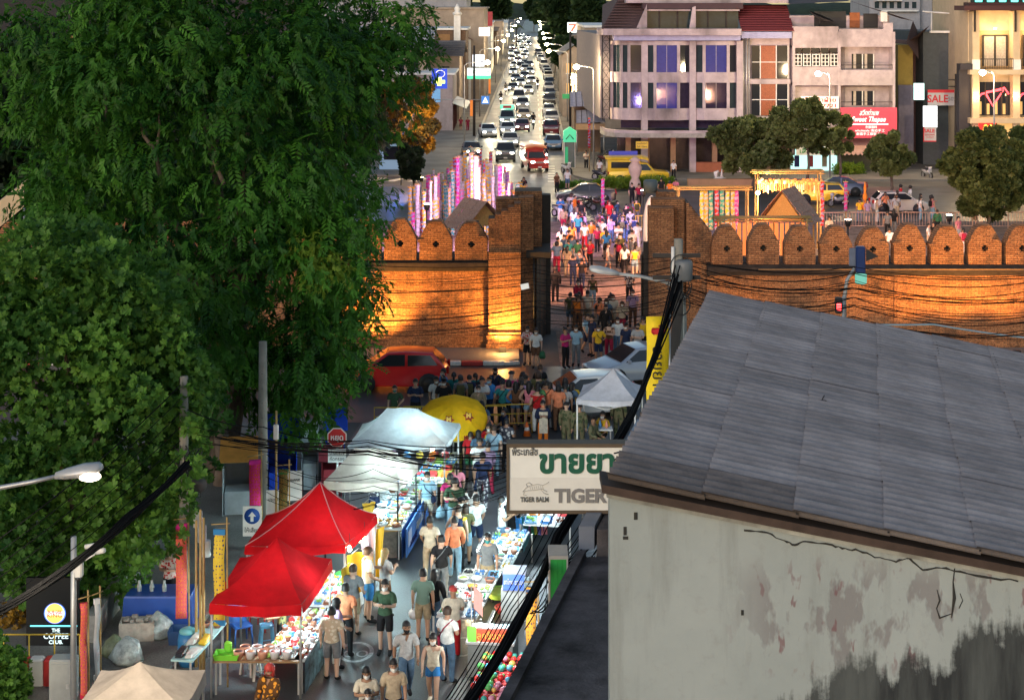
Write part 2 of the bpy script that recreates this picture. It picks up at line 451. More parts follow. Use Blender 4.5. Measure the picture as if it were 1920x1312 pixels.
# ------------------------------------------------------------------ city wall and gate
WY=74.0                                     # front plane of the wall
def wx(x): return (x -CX)*WY/F
def wz(y): return CAMZ -(y -HY)*WY/F
merlon_m={}
def merlon_mesh(w):
 h,t=wz(417)-wz(492),.7
 if w in merlon_m: return merlon_m[w]
 hw=w/2;ch=h*.48;ft=hw*.26
 mb=MB()
 # the pointed profile with a cross shaped loophole: four pieces round the hole, wavy worn top
 prof=[(-hw,0),(hw,0),(hw,h-ch),(hw*.8,h-ch*.64),(hw*.5,h-ch*.22),(ft,h),(-ft*.9,h*.99),(-hw*.52,h-ch*.2),(-hw*.82,h-ch*.62),(-hw,h-ch)]
 hz=h*.4;q=.07
 mb.prism([(-hw,0),(hw,0),(hw,hz-q*2),(-hw,hz-q*2)],'y',-t/2,t/2)
 mb.prism([(-hw,hz-q*2),(-q,hz-q*2),(-q,hz-q),(-2*q,hz-q),(-2*q,hz+q),(-q,hz+q),(-q,hz+q*2),(-hw,hz+q*2)],'y',-t/2,t/2)
 mb.prism([(hw,hz+q*2),(q,hz+q*2),(q,hz+q),(2*q,hz+q),(2*q,hz-q),(q,hz-q),(q,hz-q*2),(hw,hz-q*2)],'y',-t/2,t/2)
 mb.prism([(-hw,hz+q*2),(hw,hz+q*2)]+prof[2:],'y',-t/2,t/2)
 mb.box((-q*2,.05,hz-q*2),(q*2,.12,hz+q*2),1)
 # ragged courses standing proud on the slopes
 rnd=random.Random(int(w*100))
 for k in range(9):
  u=rnd.uniform(-1,1);zz=(h-ch)+(1-abs(u))*ch*.75 if abs(u)>.3 else h-.05
  mb.cbox((u*hw*.93,rnd.uniform(-.1,.1),zz-.06),(rnd.uniform(.15,.35),t*rnd.uniform(.8,1.04),rnd.uniform(.06,.14)))
 merlon_m[w]=mb.mesh('merlon')
 return merlon_m[w]
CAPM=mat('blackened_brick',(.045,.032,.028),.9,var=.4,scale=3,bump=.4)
def wall_run(root,x0,x1,zl,merlons,tops):
 "one stretch of wall between two photo columns"
 X0,X1=wx(x0),wx(x1)
 mb=MB();mb.box((X0,WY,0),(X1,WY+2.2,zl-.5));mb.build('wall_base',BRICK,root)
 mb=MB();mb.box((X0,WY-.12,-.0),(X1,WY-.002,.55));mb.build('footing',BRICK,root)
 # ledge: two projecting courses and the wall walk
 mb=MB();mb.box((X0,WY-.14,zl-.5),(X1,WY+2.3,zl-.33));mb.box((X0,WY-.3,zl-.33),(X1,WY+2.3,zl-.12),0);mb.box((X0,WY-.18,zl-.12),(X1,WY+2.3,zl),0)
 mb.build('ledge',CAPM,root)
 # shallow buttress strips break up the face
 for k,bx in enumerate(range(int(x0)+60,int(x1)-20,290)):
  mb=MB();mb.box((wx(bx),WY-.09,.3),(wx(bx+26),WY-.002,zl-.5));mb.build('buttress',BRICK,root)
 for (a,b_,dz) in merlons:
  dz *= 1+.04*math.sin(a*1.7)
  w=round(wx(b_)-wx(a),2)
  o=ob('merlon',merlon_mesh(w),[BRICK,BLACKM],root,loc=(wx((a+b_)/2),WY+.1,zl+.001),scale=(1,1,dz))
wl=thing('brick_city_wall','old red brick city wall glowing orange, left of the gate','wall')
wall_run(wl,-420,916,wz(486),[(787,848,1),(853,915,1)]+[(787-66*k,847-66*k,1) for k in range(1,14)],0)
wr=thing('brick_city_wall','long crenellated brick city wall right of the gate','wall')
wall_run(wr,1326,2300,wz(494),[(1333,1391,1),(1401,1459,.99),(1470,1527,1.0),(1537,1596,.98),(1606,1664,.93),(1674,1733,1.02),(1743,1804,.99),(1813,1875,1.0),(1883,1945,.98),(1953,2014,1),(2023,2084,1)],0)
for nm in ('walk_rail',):
 mb=MB()
 z=wz(503);pts=[(wx(1420),WY-.28,z),(wx(1920),WY-.28,z-.05)]
 mb.box((wx(1420),WY-.34,z-.02),(wx(2100),WY-.301,z+.02));mb.build('ledge_strip',mat('timber_strip',(.3,.17,.08),.8),wr)
def gate_pillar(root,sgn):
 "sgn=-1: pillar left of the opening, +1: right"
 if sgn <0:
  steps=[(916,976,0,380,415),(930,1000,1.1,368,372),(965,1016,2.2,357,357)]
  for i,(a,b_,dy,yr,yl) in enumerate(steps):
   k=(WY+dy)/F
   xa,xb=(a-CX)*k,(b_-CX)*k
   za,zb=CAMZ-(yl-HY)*k,CAMZ-(yr-HY)*k
   mb=MB();n=5
   # shoulder climbs in brick steps
   for j in range(n):
    u0,u1=xa+(xb-xa)*j/n,xa+(xb-xa)*(j+1)/n
    mb.box((u0,WY-.35+dy,0),(u1,WY+dy+(.7495 if i <2 else 1.2),za+(zb-za)*(j+1)/n))
   mb.build('pillar_step',BRICK,root)
  mb=MB();xa,xb=wx(912),wx(980)
  mb.box((xa,WY-.62,0),(xb,WY-.351,.32));mb.box((xa+.06,WY-.56,.32),(xb-.06,WY-.351,.55));mb.box((xa+.02,WY-.6,.55),(xb-.02,WY-.351,.68));mb.box((xa+.08,WY-.52,.68),(xb-.08,WY-.351,.8))
  mb.build('plinth',BRICK,root)
  mb=MB();mb.box((wx(916),WY-.42,wz(474)),(wx(977),WY-.351,wz(470)));mb.build('string_course',BRICK,root)
 else:
  steps=[(1216,1262,0,388,388),(1222,1282,1.0,372,372),(1232,1266,2.0,358,358)]
  for i,(a,b_,dy,yl,yr) in enumerate(steps):
   k=(WY+dy)/F
   mb=MB();mb.box(((a-CX)*k,WY-.35+dy,0),((b_-CX)*k,WY+dy+.6495,CAMZ-(yl-HY)*k));mb.build('pillar_step',BRICK,root)
  mb=MB();k=(WY+1.2)/F;n=9
  for j in range(n):
   u0,u1=1283+(1330-1283)*j/n,1283+(1330-1283)*(j+1)/n
   mb.box(((u0-CX)*k,WY+.3,0),((u1-CX)*k,WY+2.0,CAMZ-(372+(60)*(j+.6)/n-HY)*k))
  mb.build('stepped_shoulder',BRICK,root)
  mb=MB();mb.lathe([(.32,0),(.32,.5),(.25,.55)],(wx(1228),WY+2.4,wz(372)),12);mb.build('lamp_drum',mat('grey_paint',(.1,.12,.13),.6),root)
gate_pillar(wl,-1);gate_pillar(wr,1)
# gate leaves: dark planks opened back into the passage
def gate_leaf(label,xa,xb,y0,y1,ztop,n=6):
 g=thing('gate_door',label,'gate door')
 for i in range(n):
  t0,t1=i/n,(i+1)/n
  p0=Vector((xa+(xb-xa)*t0,y0+(y1-y0)*t0,0));p1=Vector((xa+(xb-xa)*t1,y0+(y1-y0)*t1,0))
  d=(p1-p0).normalized();nrm=Vector((d.y,-d.x,0))*(.05+.012*(i % 2))
  mb=MB();mb.prism([(p0.x,p0.y),(p1.x-d.x*.012,p1.y-d.y*.012),(p1.x-d.x*.012+nrm.x,p1.y-d.y*.012+nrm.y),(p0.x+nrm.x,p0.y+nrm.y)],'z',.05,ztop)
  mb.build('plank',DARKW,g)
 return g
g1=gate_leaf('dark plank gate leaf folded open on the left of the passage',1.05,1.72,74.6,78.6,3.9)
mb=MB();mb.box((1.25,77.2,0),(1.75,77.9,6.3));mb.build('gate_post',DARKW,g1)
mb=MB();mb.box((.62,74.2,3.9),(1.72,77.0,4.15));mb.build('lintel_stub',DARKW,g1)
mb=MB();mb.tube([(.95,74.35,0),(.95,74.35,4.1)],.05,6);mb.build('iron_stay',BLACKM,g1)
g2=gate_leaf('narrow dark plank gate leaf on the right of the passage',5.62,5.95,74.4,76.5,4.0,3)
mb=MB();mb.box((5.72,74.1,0),(5.98,74.36,4.6));mb.build('gate_post',DARKW,g2)
# floodlights at the foot of the wall
def floodlight(x,y,label,e,aim,col=(1,.45,.08),spot=120):
 t=thing('floodlight',label,'lamp',(x,y,.13),0,'floodlights at the foot of the brick wall')
 mb=MB();mb.cbox((0,0,.12),(.3,.18,.2));mb.box((-.03,-.03,0),(.03,.03,.05));mb.build('housing',BLACKM,t)
 mb=MB();mb.cbox((0,.095,.14),(.26,.012,.15));mb.build('lens',glow('flood_lens',(1,.55,.15),25),t)
 lamp('beam','SPOT',(0,.14,.2),e,col,.12,t,spot=spot,blend=.7,target=aim)
 return t
f0=floodlight(wx(945)-.05,72.6,'bright floodlight at the foot of the left gate pillar',1500,(0,1.2,2.6))
lamp('spill','POINT',(0,-.35,.45),110,(1,.5,.15),.12,f0)
floodlight(wx(720),72.0,'floodlight on the pavement behind the red hatchback',2300,(-.2,1.5,2.0),spot=100)
floodlight(wx(815),71.8,'floodlight between the red hatchback and the gate pillar',330,(.5,1.5,3.2),spot=90)
for i,px in enumerate((1390,1600,1700,1790,1880)):
 floodlight(wx(px),71.9,'floodlight below the crenellated wall, number %s from the gate' % ('one','two','three','four','five')[i],(260,280,800,1150,1050)[i],(0,1.3,4.6),spot=110)
# ------------------------------------------------------------------ the near house on the right: corrugated roof, stained wall
A,B2=Vector((.9,16.0,10.5)),Vector((3.05,26.4,10.5))
ED=(B2 -A)/10.4
house=thing('corrugated_roof_house','near house with grey corrugated roof and stained white wall','house')
pitch,nc,nr,sw,sd=.2,9,13,.86,.8
mb=MB();ns=32;vs=[];fs=[]
for i in range(ns+1):
 v=sd*i/ns*1.03
 for u in (0,sw*1.06):
  vs.append((u+ED.x*v,v,(.042*math.cos(2*pi*v/pitch))+(.016 if u==0 else 0) -.2*u))
for th in (0,-.008):
 mb.add([(x,y,z+th) for x,y,z in vs],[(2*i,2*i+1,2*i+3,2*i+2) for i in range(ns)],0,True)
sheet_me=mb.mesh('roof_sheet')
def roof_mat():
 m=mat('fibre_cement',(.245,.222,.225),.6,var=.25,scale=2.5,rnd=.16,bump=.25,bscale=60,dirt=.12,spec=.35)
 return m
RFM=roof_mat()
def streaks(m,amt=.2):
 "light and dark weather streaks along the corrugations"
 n,l=m.node_tree.nodes,m.node_tree.links;b=n['Principled BSDF'];src=b.inputs['Base Color'].links[0].from_socket
 tc=n.new('ShaderNodeTexCoord');ge=n.new('ShaderNodeNewGeometry');mp=n.new('ShaderNodeMapping');mp.inputs['Scale'].default_value=(.45,9,1)
 l.new(ge.outputs['Position'],mp.inputs['Vector']);t=n.new('ShaderNodeTexNoise');t.inputs['Scale'].default_value=1;t.inputs['Detail'].default_value=5;t.inputs['Roughness'].default_value=.7
 l.new(mp.outputs[0],t.inputs['Vector']);r=n.new('ShaderNodeMapRange');r.inputs['From Min'].default_value=.3;r.inputs['From Max'].default_value=.72;r.inputs['To Min'].default_value=1-amt;r.inputs['To Max'].default_value=1+amt
 l.new(t.outputs['Fac'],r.inputs['Value']);h=n.new('ShaderNodeHueSaturation');l.new(src,h.inputs['Color']);l.new(r.outputs[0],h.inputs['Value']);l.new(h.outputs[0],b.inputs['Base Color'])
streaks(RFM)
RFM2=mat('fibre_cement_stained',(.14,.12,.115),.75,var=.3,scale=3,rnd=.1,bump=.25,dirt=.2)
sheet_me.materials.append(RFM)
rr=random.Random(3)
for c_ in range(nc):
 for r_ in range(nr):
  u,v=c_*sw,r_*sd
  o=ob('roof_sheet',sheet_me,None,house,loc=(A.x+u+ED.x*v+rr.uniform(-.018,.018),A.y+v,A.z-.2*u+.003*(nr-r_)+rr.uniform(-.002,.002)))
  if r_==0 and c_ <2: o.material_slots[0].link='OBJECT';o.material_slots[0].material=RFM2
# screws, a fallen leaf stalk
mb=MB()
for c_ in range(1,nc):
 for k in range(50):
  v=k*.2+.01;u=c_*sw+.05
  mb.cbox((A.x+u+ED.x*v,A.y+v,A.z-.2*u+.06),(.016,.016,.012))
mb.build('roof_screws',BLACKM,house)['kind']='stuff'
# wall (gable face + street side), cornice, fascia
x0w=.93
def rz_at(x): return A.z -.2*(x-A.x) -.09
mb=MB();mb.prism([(x0w,0),(9,0),(9,rz_at(9)-.04),(x0w,rz_at(x0w)-.04)],'y',16.28,16.5);mb.build('gable_wall',PLAST,house)
mb=MB();mb.prism([(x0w,16.5),(x0w+.25,16.5),(x0w+.25+ED.x*9.7,26.2),(x0w+ED.x*9.7,26.2)],'z',0,10.28);mb.build('side_wall',PLAST,house)
mb=MB();mb.prism([(x0w-.03,rz_at(x0w)-.10),(9,rz_at(9)-.10),(9,rz_at(9)-.03),(x0w-.03,rz_at(x0w)-.03)],'y',16.2,16.279)
mb.build('cornice',mat('cornice_plaster',(.33,.34,.31),.9,var=.3,scale=5,dirt=.7),house)
mb=MB();mb.prism([(x0w-.08,rz_at(x0w)-.028),(9,rz_at(9)-.028),(9,rz_at(9)+.05),(x0w-.08,rz_at(x0w)+.05)],'y',16.1,16.6);mb.build('fascia',mat('rotten_wood',(.06,.04,.032),.9,var=.4),house)
# crack: a jagged recess line set just proud of the plaster
mb=MB();cp=[]
for px,py in ((1395,985),(1440,990),(1470,1005),(1490,1012),(1510,1004),(1560,1013),(1585,1019),(1610,1022),(1640,1035),(1680,1043),(1705,1038),(1730,1058),(1765,1054),(1800,1063),(1860,1075),(1925,1080)):
 cp.append(at(px,py+9,16.277))
cr=random.Random(5);fine=[]
for a,b_ in zip(cp,cp[1:]):
 for k in range(4):
  t=k/4;q=a.lerp(b_,t);fine.append((q.x,16.277,q.z+cr.uniform(-.008,.008)))
mb.tube(fine,[cr.uniform(.005,.014) for _ in fine],4)
mb.tube([at(1790,1065,16.277),at(1787,1090,16.277),at(1789,1120,16.277),at(1784,1158,16.277)],[.006,.007,.02,.004],4)
mb.tube([at(1757,1105,16.277),at(1762,1125,16.277),at(1756,1140,16.277),at(1762,1158,16.277),at(1784,1150,16.277)],[.004,.01,.006,.012,.004],4)
mb.tube([at(1800,1112,16.277),at(1805,1125,16.277),at(1798,1140,16.277)],.005,4)
for px,py,w_,h_ in ((1192,967,.035,.07),(1172,995,.03,.08),(1173,1008,.05,.03),(1392,1148,.025,.05)):
 p=at(px,py,16.275);mb.cbox(p,(w_,.006,h_))
mb.build('crack',mat('crack_dark',(.03,.03,.028),.95,var=.2),house)
tw=MB();p=at(1535,858,20.7);p.z=10.5-.2*(p.x-(A.x+ED.x*(20.7-16)))+.035
tw.tube([p+Vector((-.14,.02,0)),p,p+Vector((.09,-.03,.01))],[.02,.028,.012],5);tw.tube([p+Vector((.03,0,0)),p+Vector((.08,.06,.06))],.008,4)
tag(tw.build('fallen_twig',mat('dead_leaf',(.03,.022,.022),.9)),'dark dead twig lying on the corrugated roof','twig')
# the lower neighbour: mossy concrete canopy in front of the shophouse row
canopy=thing('shophouse_canopy','dark mossy concrete canopy of the shophouse below the stained wall','canopy')
mb=MB();e=lambda Y: .81+(Y-25.3)*ED.x
mb.prism([(e(12),12),(e(12)+6,12),(e(26.2)+6,26.2),(e(26.2),26.2)],'z',6.2,6.5);mb.build('slab',MOSSY,canopy)
mb=MB();mb.prism([(e(12),12),(e(12)+.14,12),(e(26.2)+.14,26.2),(e(26.2),26.2)],'z',6.501,6.6);mb.build('lip',MOSSY,canopy)
shop2=thing('shophouse_block','dark flat shophouse roof behind the pharmacy sign','building')
mb=MB();mb.prism([(e(26.25)+.3,26.25),(e(26.25)+6,26.25),(e(36)+6,36),(e(36)+.3,36)],'z',0,6.9);mb.build('roof_deck',MOSSY,shop2)
mb=MB();mb.prism([(e(26.25)+.02,26.25),(e(26.25)+.26,26.25),(e(33)+.26,33),(e(33)+.02,33)],'z',6.6,6.95);mb.build('gutter',mat('blue_grey_zinc',(.16,.19,.25),.5,metal=.3),shop2)
mb=MB();mb.prism([(e(17)+.9,17),(e(17)+1.2,17),(e(26.2)+1.2,26.2),(e(26.2)+.9,26.2)],'z',0,6.19);mb.build('shop_wall',mat('dark_render',(.09,.1,.1),.9),canopy)
tag(MB().tube([at(1135,985,26.6),at(1128,1010,26.6),at(1118,1040,26.6),at(1112,1060,26.6)],.012,5).build('loose_pipe',WHITEP),'thin white pipe dangling beside the dark shophouse roof','pipe')
gb=thing('green_shutter_box','bright green ribbed metal box at the canopy edge below the white sign','box',at(1047,1045,25.6))
mb=MB();mb.box((-.12,0,-.78),(.12,.5,-.02));mb.build('panel',mat('green_enamel',(.02,.30,.055),.45,var=.1),gb)
for k in range(3):
 MB().box((-.12+.07*k+.02,-.012,-.78),(-.12+.07*k+.035,-.001,-.03)).build('rib',mat('green_enamel',()),gb)
mb=MB();mb.box((-.145,-.02,-.02),(.145,.52,.03));mb.box((-.145,-.02,-.8),(-.121,.52,-.021));mb.box((.121,-.02,-.8),(.145,.52,-.021));mb.build('frame',STEEL,gb)
# ------------------------------------------------------------------ far buildings
PINKW=mat('stained_white_render',(.45,.37,.38),.85,var=.22,scale=1.2,dirt=.75,bump=.2)
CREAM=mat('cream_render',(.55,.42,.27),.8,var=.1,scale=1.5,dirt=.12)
ROOFT=mat('dark_roof_tile',(.075,.045,.045),.8,var=.3,scale=8,bump=.5,bscale=25)
ROOFR=mat('red_roof_tile',(.17,.03,.035),.75,var=.3,scale=8,bump=.5,bscale=25)
GREYB=mat('grey_render',(.075,.085,.09),.9,var=.15,dirt=.1)
CURT=mat('curtain',(.42,.36,.30),.8,var=.25,scale=6)
BLUEG=mat('blue_curtain_glass',(.015,.02,.09),.1,var=.3,scale=4,spec=.4,emit=(.03,.06,.55),es=.16)
PURPG=mat('plum_glass',(.03,.022,.045),.06,var=.3,scale=3,spec=.4)
COPPER=mat('copper_curtain',(.28,.07,.025),.5,var=.4,scale=12)
TEALG=mat('teal_glass',(.03,.045,.05),.06,var=.2,scale=3,spec=.4)
def seg_box(mb,p,q,z0,z1,th,mi=0,back=True):
 "upright box along plan segment p-q, thickness going back"
 d=(Vector(q)-Vector(p)).normalized();nn=Vector((-d.y,d.x))*th
 mb.prism([(p[0],p[1]),(q[0],q[1]),(q[0]+nn.x,q[1]+nn.y),(p[0]+nn.x,p[1]+nn.y)],'z',z0,z1,mi)
 return mb
def BX(Y):
 return (lambda x: (x-CX)*Y/F),(lambda y: CAMZ-(y-HY)*Y/F)
# --- corner building with bowed window bays
bY=150.0;bx,bz=BX(bY)
cb=thing('corner_building','white corner building with bowed dark window bays on two floors','building')
plan=[(1136,3.2),(1148,1.0),(1165,.1),(1179,-.15),(1208,-.25),(1227,-.55),(1271,-.55),(1298,.0),(1319,-.45),(1364,-.45),(1386,.05)]
P2=[(bx(x),bY+dy) for x,dy in plan]
for nm,ya,yb,o_ in (('spandrel',225,203,.06),('spandrel',155,135.5,.06),('parapet_band',85,77,.02)):
 mb=MB()
 for p,q in zip(P2,P2[1:]):
  seg_box(mb,(p[0],p[1]-o_),(q[0],q[1]-o_),bz(ya),bz(yb),.35)
 mb.build(nm,PINKW,cb)
gm=[TEALG,TEALG,TEALG,PURPG,TEALG,BLUEG,PURPG,TEALG,PURPG,TEALG]
for (ya,yb,gl) in ((203,155,gm),(135.5,85,[TEALG,TEALG,TEALG,GLASS,TEALG,BLUEG,GLASS,TEALG,BLUEG,GLASS])):
 for i,(p,q) in enumerate(zip(P2,P2[1:])):
  mb=MB();seg_box(mb,(p[0],p[1]+.12),(q[0],q[1]+.12),bz(ya),bz(yb),.04);w=mb.build('window',gl[i],cb)
  mb=MB();mb.box((p[0]-.13,p[1]-.12,bz(ya)),(p[0]+.13,p[1]+.2,bz(yb)));mb.build('mullion',PINKW,cb)
  if i in (1,5,8):
   mb=MB();m0,m1=Vector(p).lerp(Vector(q),.5),Vector(p).lerp(Vector(q),.515)
   seg_box(mb,(m0.x,m0.y+.09),(m1.x,m1.y+.09),bz(ya),bz(yb),.02);mb.build('glazing_bar',STEEL,w)
# big pilasters between the bays, eave slab, soffit strip
for x in (1208,1298,1386):
 mb=MB();mb.box((bx(x)-.28,bY-.45,bz(330)),(bx(x)+.28,bY+.3,bz(77)));mb.build('pilaster',PINKW,cb)
mb=MB();mb.prism([(bx(1122),bY+1.2),(bx(1130),bY-.6),(bx(1150),bY-1.3),(bx(1386),bY-1.5),(bx(1386),bY+3),(bx(1122),bY+3)],'z',bz(66),bz(54));mb.build('eave',PINKW,cb)
mb=MB();mb.prism([(bx(1150),bY-.9),(bx(1386),bY-.9),(bx(1386),bY+3),(bx(1150),bY+3)],'z',bz(76),bz(66.05));mb.build('soffit',mat('violet_render',(.33,.33,.5),.8,dirt=.3),cb)
# mansard with dark tiles, and two recessed roof windows
def slope(mb,x0,x1,y0,y1,d0,d1,mi=0,th=.15):
 mb.add([(bx(x0),bY+d0,bz(y0)),(bx(x1),bY+d0,bz(y0)),(bx(x1),bY+d1,bz(y1)),(bx(x0),bY+d1,bz(y1)),
 (bx(x0),bY+d0+th,bz(y0)),(bx(x1),bY+d0+th,bz(y0)),(bx(x1),bY+d1+th,bz(y1)),(bx(x0),bY+d1+th,bz(y1))],
 [(0,1,2,3),(7,6,5,4),(0,3,7,4),(1,5,6,2),(3,2,6,7),(0,4,5,1)],mi)
mb=MB();mb.add([(bx(1128),bY-.2,bz(54)),(bx(1196),bY-.8,bz(54)),(bx(1232),bY+3.5,bz(-8)),(bx(1168),bY+4,bz(-8))],[(0,1,2,3)])
mb.add([(bx(1128),bY-.2,bz(54)),(bx(1168),bY+4,bz(-8)),(bx(1140),bY+9,bz(10))],[(0,1,2)]);mb.build('roof_slope',ROOFT,cb)
for k in range(12):
 t=k/12;z=bz(54)+(bz(-8)-bz(54))*t;y=bY-.55+4.2*t
 x0,x1=bx(1128)+(bx(1168)-bx(1128))*t,bx(1196)+(bx(1232)-bx(1196))*t
 mb=MB();mb.box((x0,y-.12,z-.03),(x1,y+.1,z+.05));mb.build('tile_course',ROOFT,cb)
mb=MB();mb.prism([(bx(1192),bz(54)),(bx(1212),bz(54)),(bx(1212),bz(8))],'y',bY-.7,bY-.4);mb.prism([(bx(1291),bz(54)),(bx(1303),bz(54)),(bx(1303),bz(12)),(bx(1297),bz(14))],'y',bY-.7,bY-.4);mb.build('dormer_cheek',PINKW,cb)
for a,b_ in ((1213,1294),(1304,1386)):
 mb=MB();mb.box((bx(a),bY+.6,bz(53)),(bx(b_),bY+.66,bz(21)));w=mb.build('roof_window',TEALG,cb)
 mb=MB();mb.box((bx(a),bY-.3,bz(21)),(bx(b_),bY+.8,bz(18)));mb.build('window_head',PINKW,w)
 for f in (.3,.72):
  x=bx(a)+(bx(b_)-bx(a))*f;mb=MB();mb.box((x-.06,bY+.5,bz(53)),(x+.06,bY+.59,bz(21)));mb.build('glazing_bar',DARKW,w)
 mb=MB();mb.box((bx(a+5),bY+1.2,bz(52)),(bx(b_-8),bY+1.3,bz(25)));mb.build('room_back',mat('room_buff',(.25,.2,.13),.9,var=.3),w)
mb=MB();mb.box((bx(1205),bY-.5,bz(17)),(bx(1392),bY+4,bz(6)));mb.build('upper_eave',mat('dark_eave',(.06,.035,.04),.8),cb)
mb=MB();mb.box((bx(1175),bY+.5,bz(6)),(bx(1480),bY+8,bz(-12)));mb.build('attic',PINKW,cb)
# shop canopy and ground floor
cp=[(1128,2.6),(1133,-.4),(1150,-2.0),(1185,-2.7),(1392,-2.7)]
mb=MB();mb.prism([(bx(x),bY+d) for x,d in cp]+[(bx(1392),bY+3),(bx(1140),bY+3)],'z',bz(254),bz(246));mb.build('canopy',CONC,cb)
mb=MB();mb.prism([(bx(x),bY+d) for x,d in cp]+[(bx(1392),bY-2.3),(bx(1190),bY-2.3),(bx(1155),bY-1.5),(bx(1139),bY)],'z',bz(246),bz(241));mb.build('canopy_lip',PINKW,cb)
mb=MB();mb.box((bx(1165),bY+.5,bz(241)),(bx(1386),bY+.8,bz(226)));mb.build('clerestory',PURPG,cb)
mb=MB();mb.box((bx(1160),bY+2.2,.14),(bx(1392),bY+2.5,bz(255)));mb.build('shopfront_glass',mat('shop_dark',(.05,.04,.035),.2,var=.4,scale=1.5),cb)
for x in (1178,1213,1262,1298,1340,1386):
 mb=MB();mb.box((bx(x)-.22,bY-.1,.14),(bx(x)+.22,bY+.4,bz(254.1)));mb.build('shop_column',mat('ochre_column',(.38,.22,.12),.8),cb)
mb=MB();mb.box((bx(1300),bY-.3,.14),(bx(1386),bY+.2,1.0));mb.build('low_wall',mat('terracotta',(.3,.1,.05),.8),cb)
mb=MB();mb.prism([(bx(1128),bY+2),(bx(1150),bY+1.6),(bx(1388),bY+2.6),(bx(1388),bY+20),(bx(1128)-1.2,bY+26)],'z',bz(225),bz(66));mb.build('core',mat('core_dark',(.2,.17,.17),.9),cb)
t=thing('rent_sign','yellow sell or rent board above the corner shop entrance','sign',(bx(1199),bY-2.9,bz(267)))
mb=MB();mb.cbox((0,0,0),(1.05,.06,.62));mb.build('board',mat('yellow_board',(.75,.5,.06),.6),t)
letters('ขายหรือให้เช่า',t,(0,-.04,.13),.2,BLACKM,width=.9);letters('Sell / Rent',t,(0,-.04,-.14),.24,BLACKM,width=.85)
# rooftop lattice mast on the corner
mast=thing('lattice_mast','tall black steel lattice mast at the building corner','mast',(bx(1137),bY+.6,0))
mb=MB();w=.32;zt,zb=bz(58),bz(225)
for sx in (-w,w):
 for sy in (-w,w): mb.tube([(sx,sy,zb),(sx,sy,zt)],.045,4)
mb.build('upright',BLACKM,mast)
mb=MB();n=9
for k in range(n):
 z0,z1=zb+(zt-zb)*k/n,zb+(zt-zb)*(k+1)/n
 mb.tube([(-w,-w,z0),(w,-w,z1)],.03,4);mb.tube([(w,-w,z0),(-w,-w,z1)],.03,4);mb.tube([(-w,-w,z1),(w,-w,z1)],.03,4);mb.tube([(w,-w,z0),(w,w,z1)],.03,4)
mb.build('bracing',BLACKM,mast)
# --- brown curtained section
cc=thing('copper_front_house','narrow house with copper coloured curtained windows under red roof tiles','building')
mb=MB();mb.box((bx(1392),bY+.4,0),(bx(1482),bY+9,bz(62)));mb.build('wall',PINKW,cc)
for (ya,yb) in ((217,158),(148,86)):
 for a,b_,g in ((1410,1426,GLASS),(1427,1456,COPPER),(1458,1478,GLASS)):
  mb=MB();mb.box((bx(a),bY+.2,bz(ya)),(bx(b_),bY+.32,bz(yb)));w=mb.build('window',g,cc)
  mb=MB();mb.box((bx(b_)-.04,bY+.14,bz(ya)),(bx(b_)+.04,bY+.399,bz(yb)));mb.box((bx(a),bY+.15,bz((ya+yb)/2)-.03),(bx(b_)-.05,bY+.199,bz((ya+yb)/2)+.03));mb.build('frame',WHITEP,w)
 mb=MB();mb.box((bx(1395),bY+.0,bz(ya+10)),(bx(1482),bY+.39,bz(ya+1)));mb.build('sill_band',PINKW,cc)
for x in (1394,1399,1404):
 MB().tube([(bx(x),bY-.1,bz(225)),(bx(x),bY-.1,bz(70))],.07,6).build('drain_pipe',STEEL,cc)
mb=MB();slope(mb,1388,1486,58,10,-.8,3.2);mb.build('roof_slope',ROOFR,cc)
for k in range(11):
 tt=k/11;mb=MB();mb.box((bx(1388),bY-.95+4*tt,bz(58)+(bz(10)-bz(58))*tt-.02),(bx(1486),bY-.72+4*tt,bz(58)+(bz(10)-bz(58))*tt+.07));mb.build('tile_course',ROOFR,cc)
mb=MB();mb.box((bx(1388),bY-.85,bz(72)),(bx(1482),bY+.39,bz(60)));mb.build('eave_beam',mat('violet_render',()),cc)
mb=MB();mb.box((bx(1392),bY-2.4,bz(256)),(bx(1482),bY+.39,bz(247)));mb.build('canopy',CONC,cc)
mb=MB();mb.box((bx(1395),bY+.1,.14),(bx(1480),bY+.38,bz(257)));mb.build('shopfront',mat('shop_warm_dark',(.12,.08,.05),.3,var=.3),cc)
# --- pink signed house with balconies
sh=thing('balcony_house','stained pink white house with balconies and a large pink shop sign','building')
mb=MB();mb.box((bx(1484),bY+1.0,0),(bx(1672),bY+10,bz(30)));mb.build('wall',PINKW,sh)
for nm,x0,x1,ya,yb in (('parapet',1484,1570,90,50),('parapet',1571,1672,88,55),('balcony_front',1484,1569,160,125),('balcony_front',1571,1672,160,131),('side_pier',1654,1672,55,43)):
 mb=MB();mb.box((bx(x0),bY-.5,bz(ya)),(bx(x1),bY-.25,bz(yb)));mb.box((bx(x0),bY-.249,bz(ya)),(bx(x1),bY+.999,bz(ya)+.2));mb.build(nm,PINKW,sh)
for x in (1484,1569,1671):
 mb=MB();mb.box((bx(x),bY-.55,bz(290)),(bx(x+5),bY+1.2,bz(60)));mb.build('pier',PINKW,sh)
for ya,yb in ((130,102),(199,172)):
 for k in range(2):
  x=1601+k*21;mb=MB();mb.box((bx(x),bY+.93,bz(ya)),(bx(x+19),bY+.97,bz(yb)));w=mb.build('window',GLASS,sh)
  mb=MB();mb.box((bx(x+3),bY+.9,bz(ya)),(bx(x+8),bY+.92,bz(yb)));mb.build('curtain',CURT,w)
  mb=MB();mb.box((bx(x+19),bY+.85,bz(ya)),(bx(x+21),bY+.99,bz(yb)));mb.build('frame',WHITEP,w)
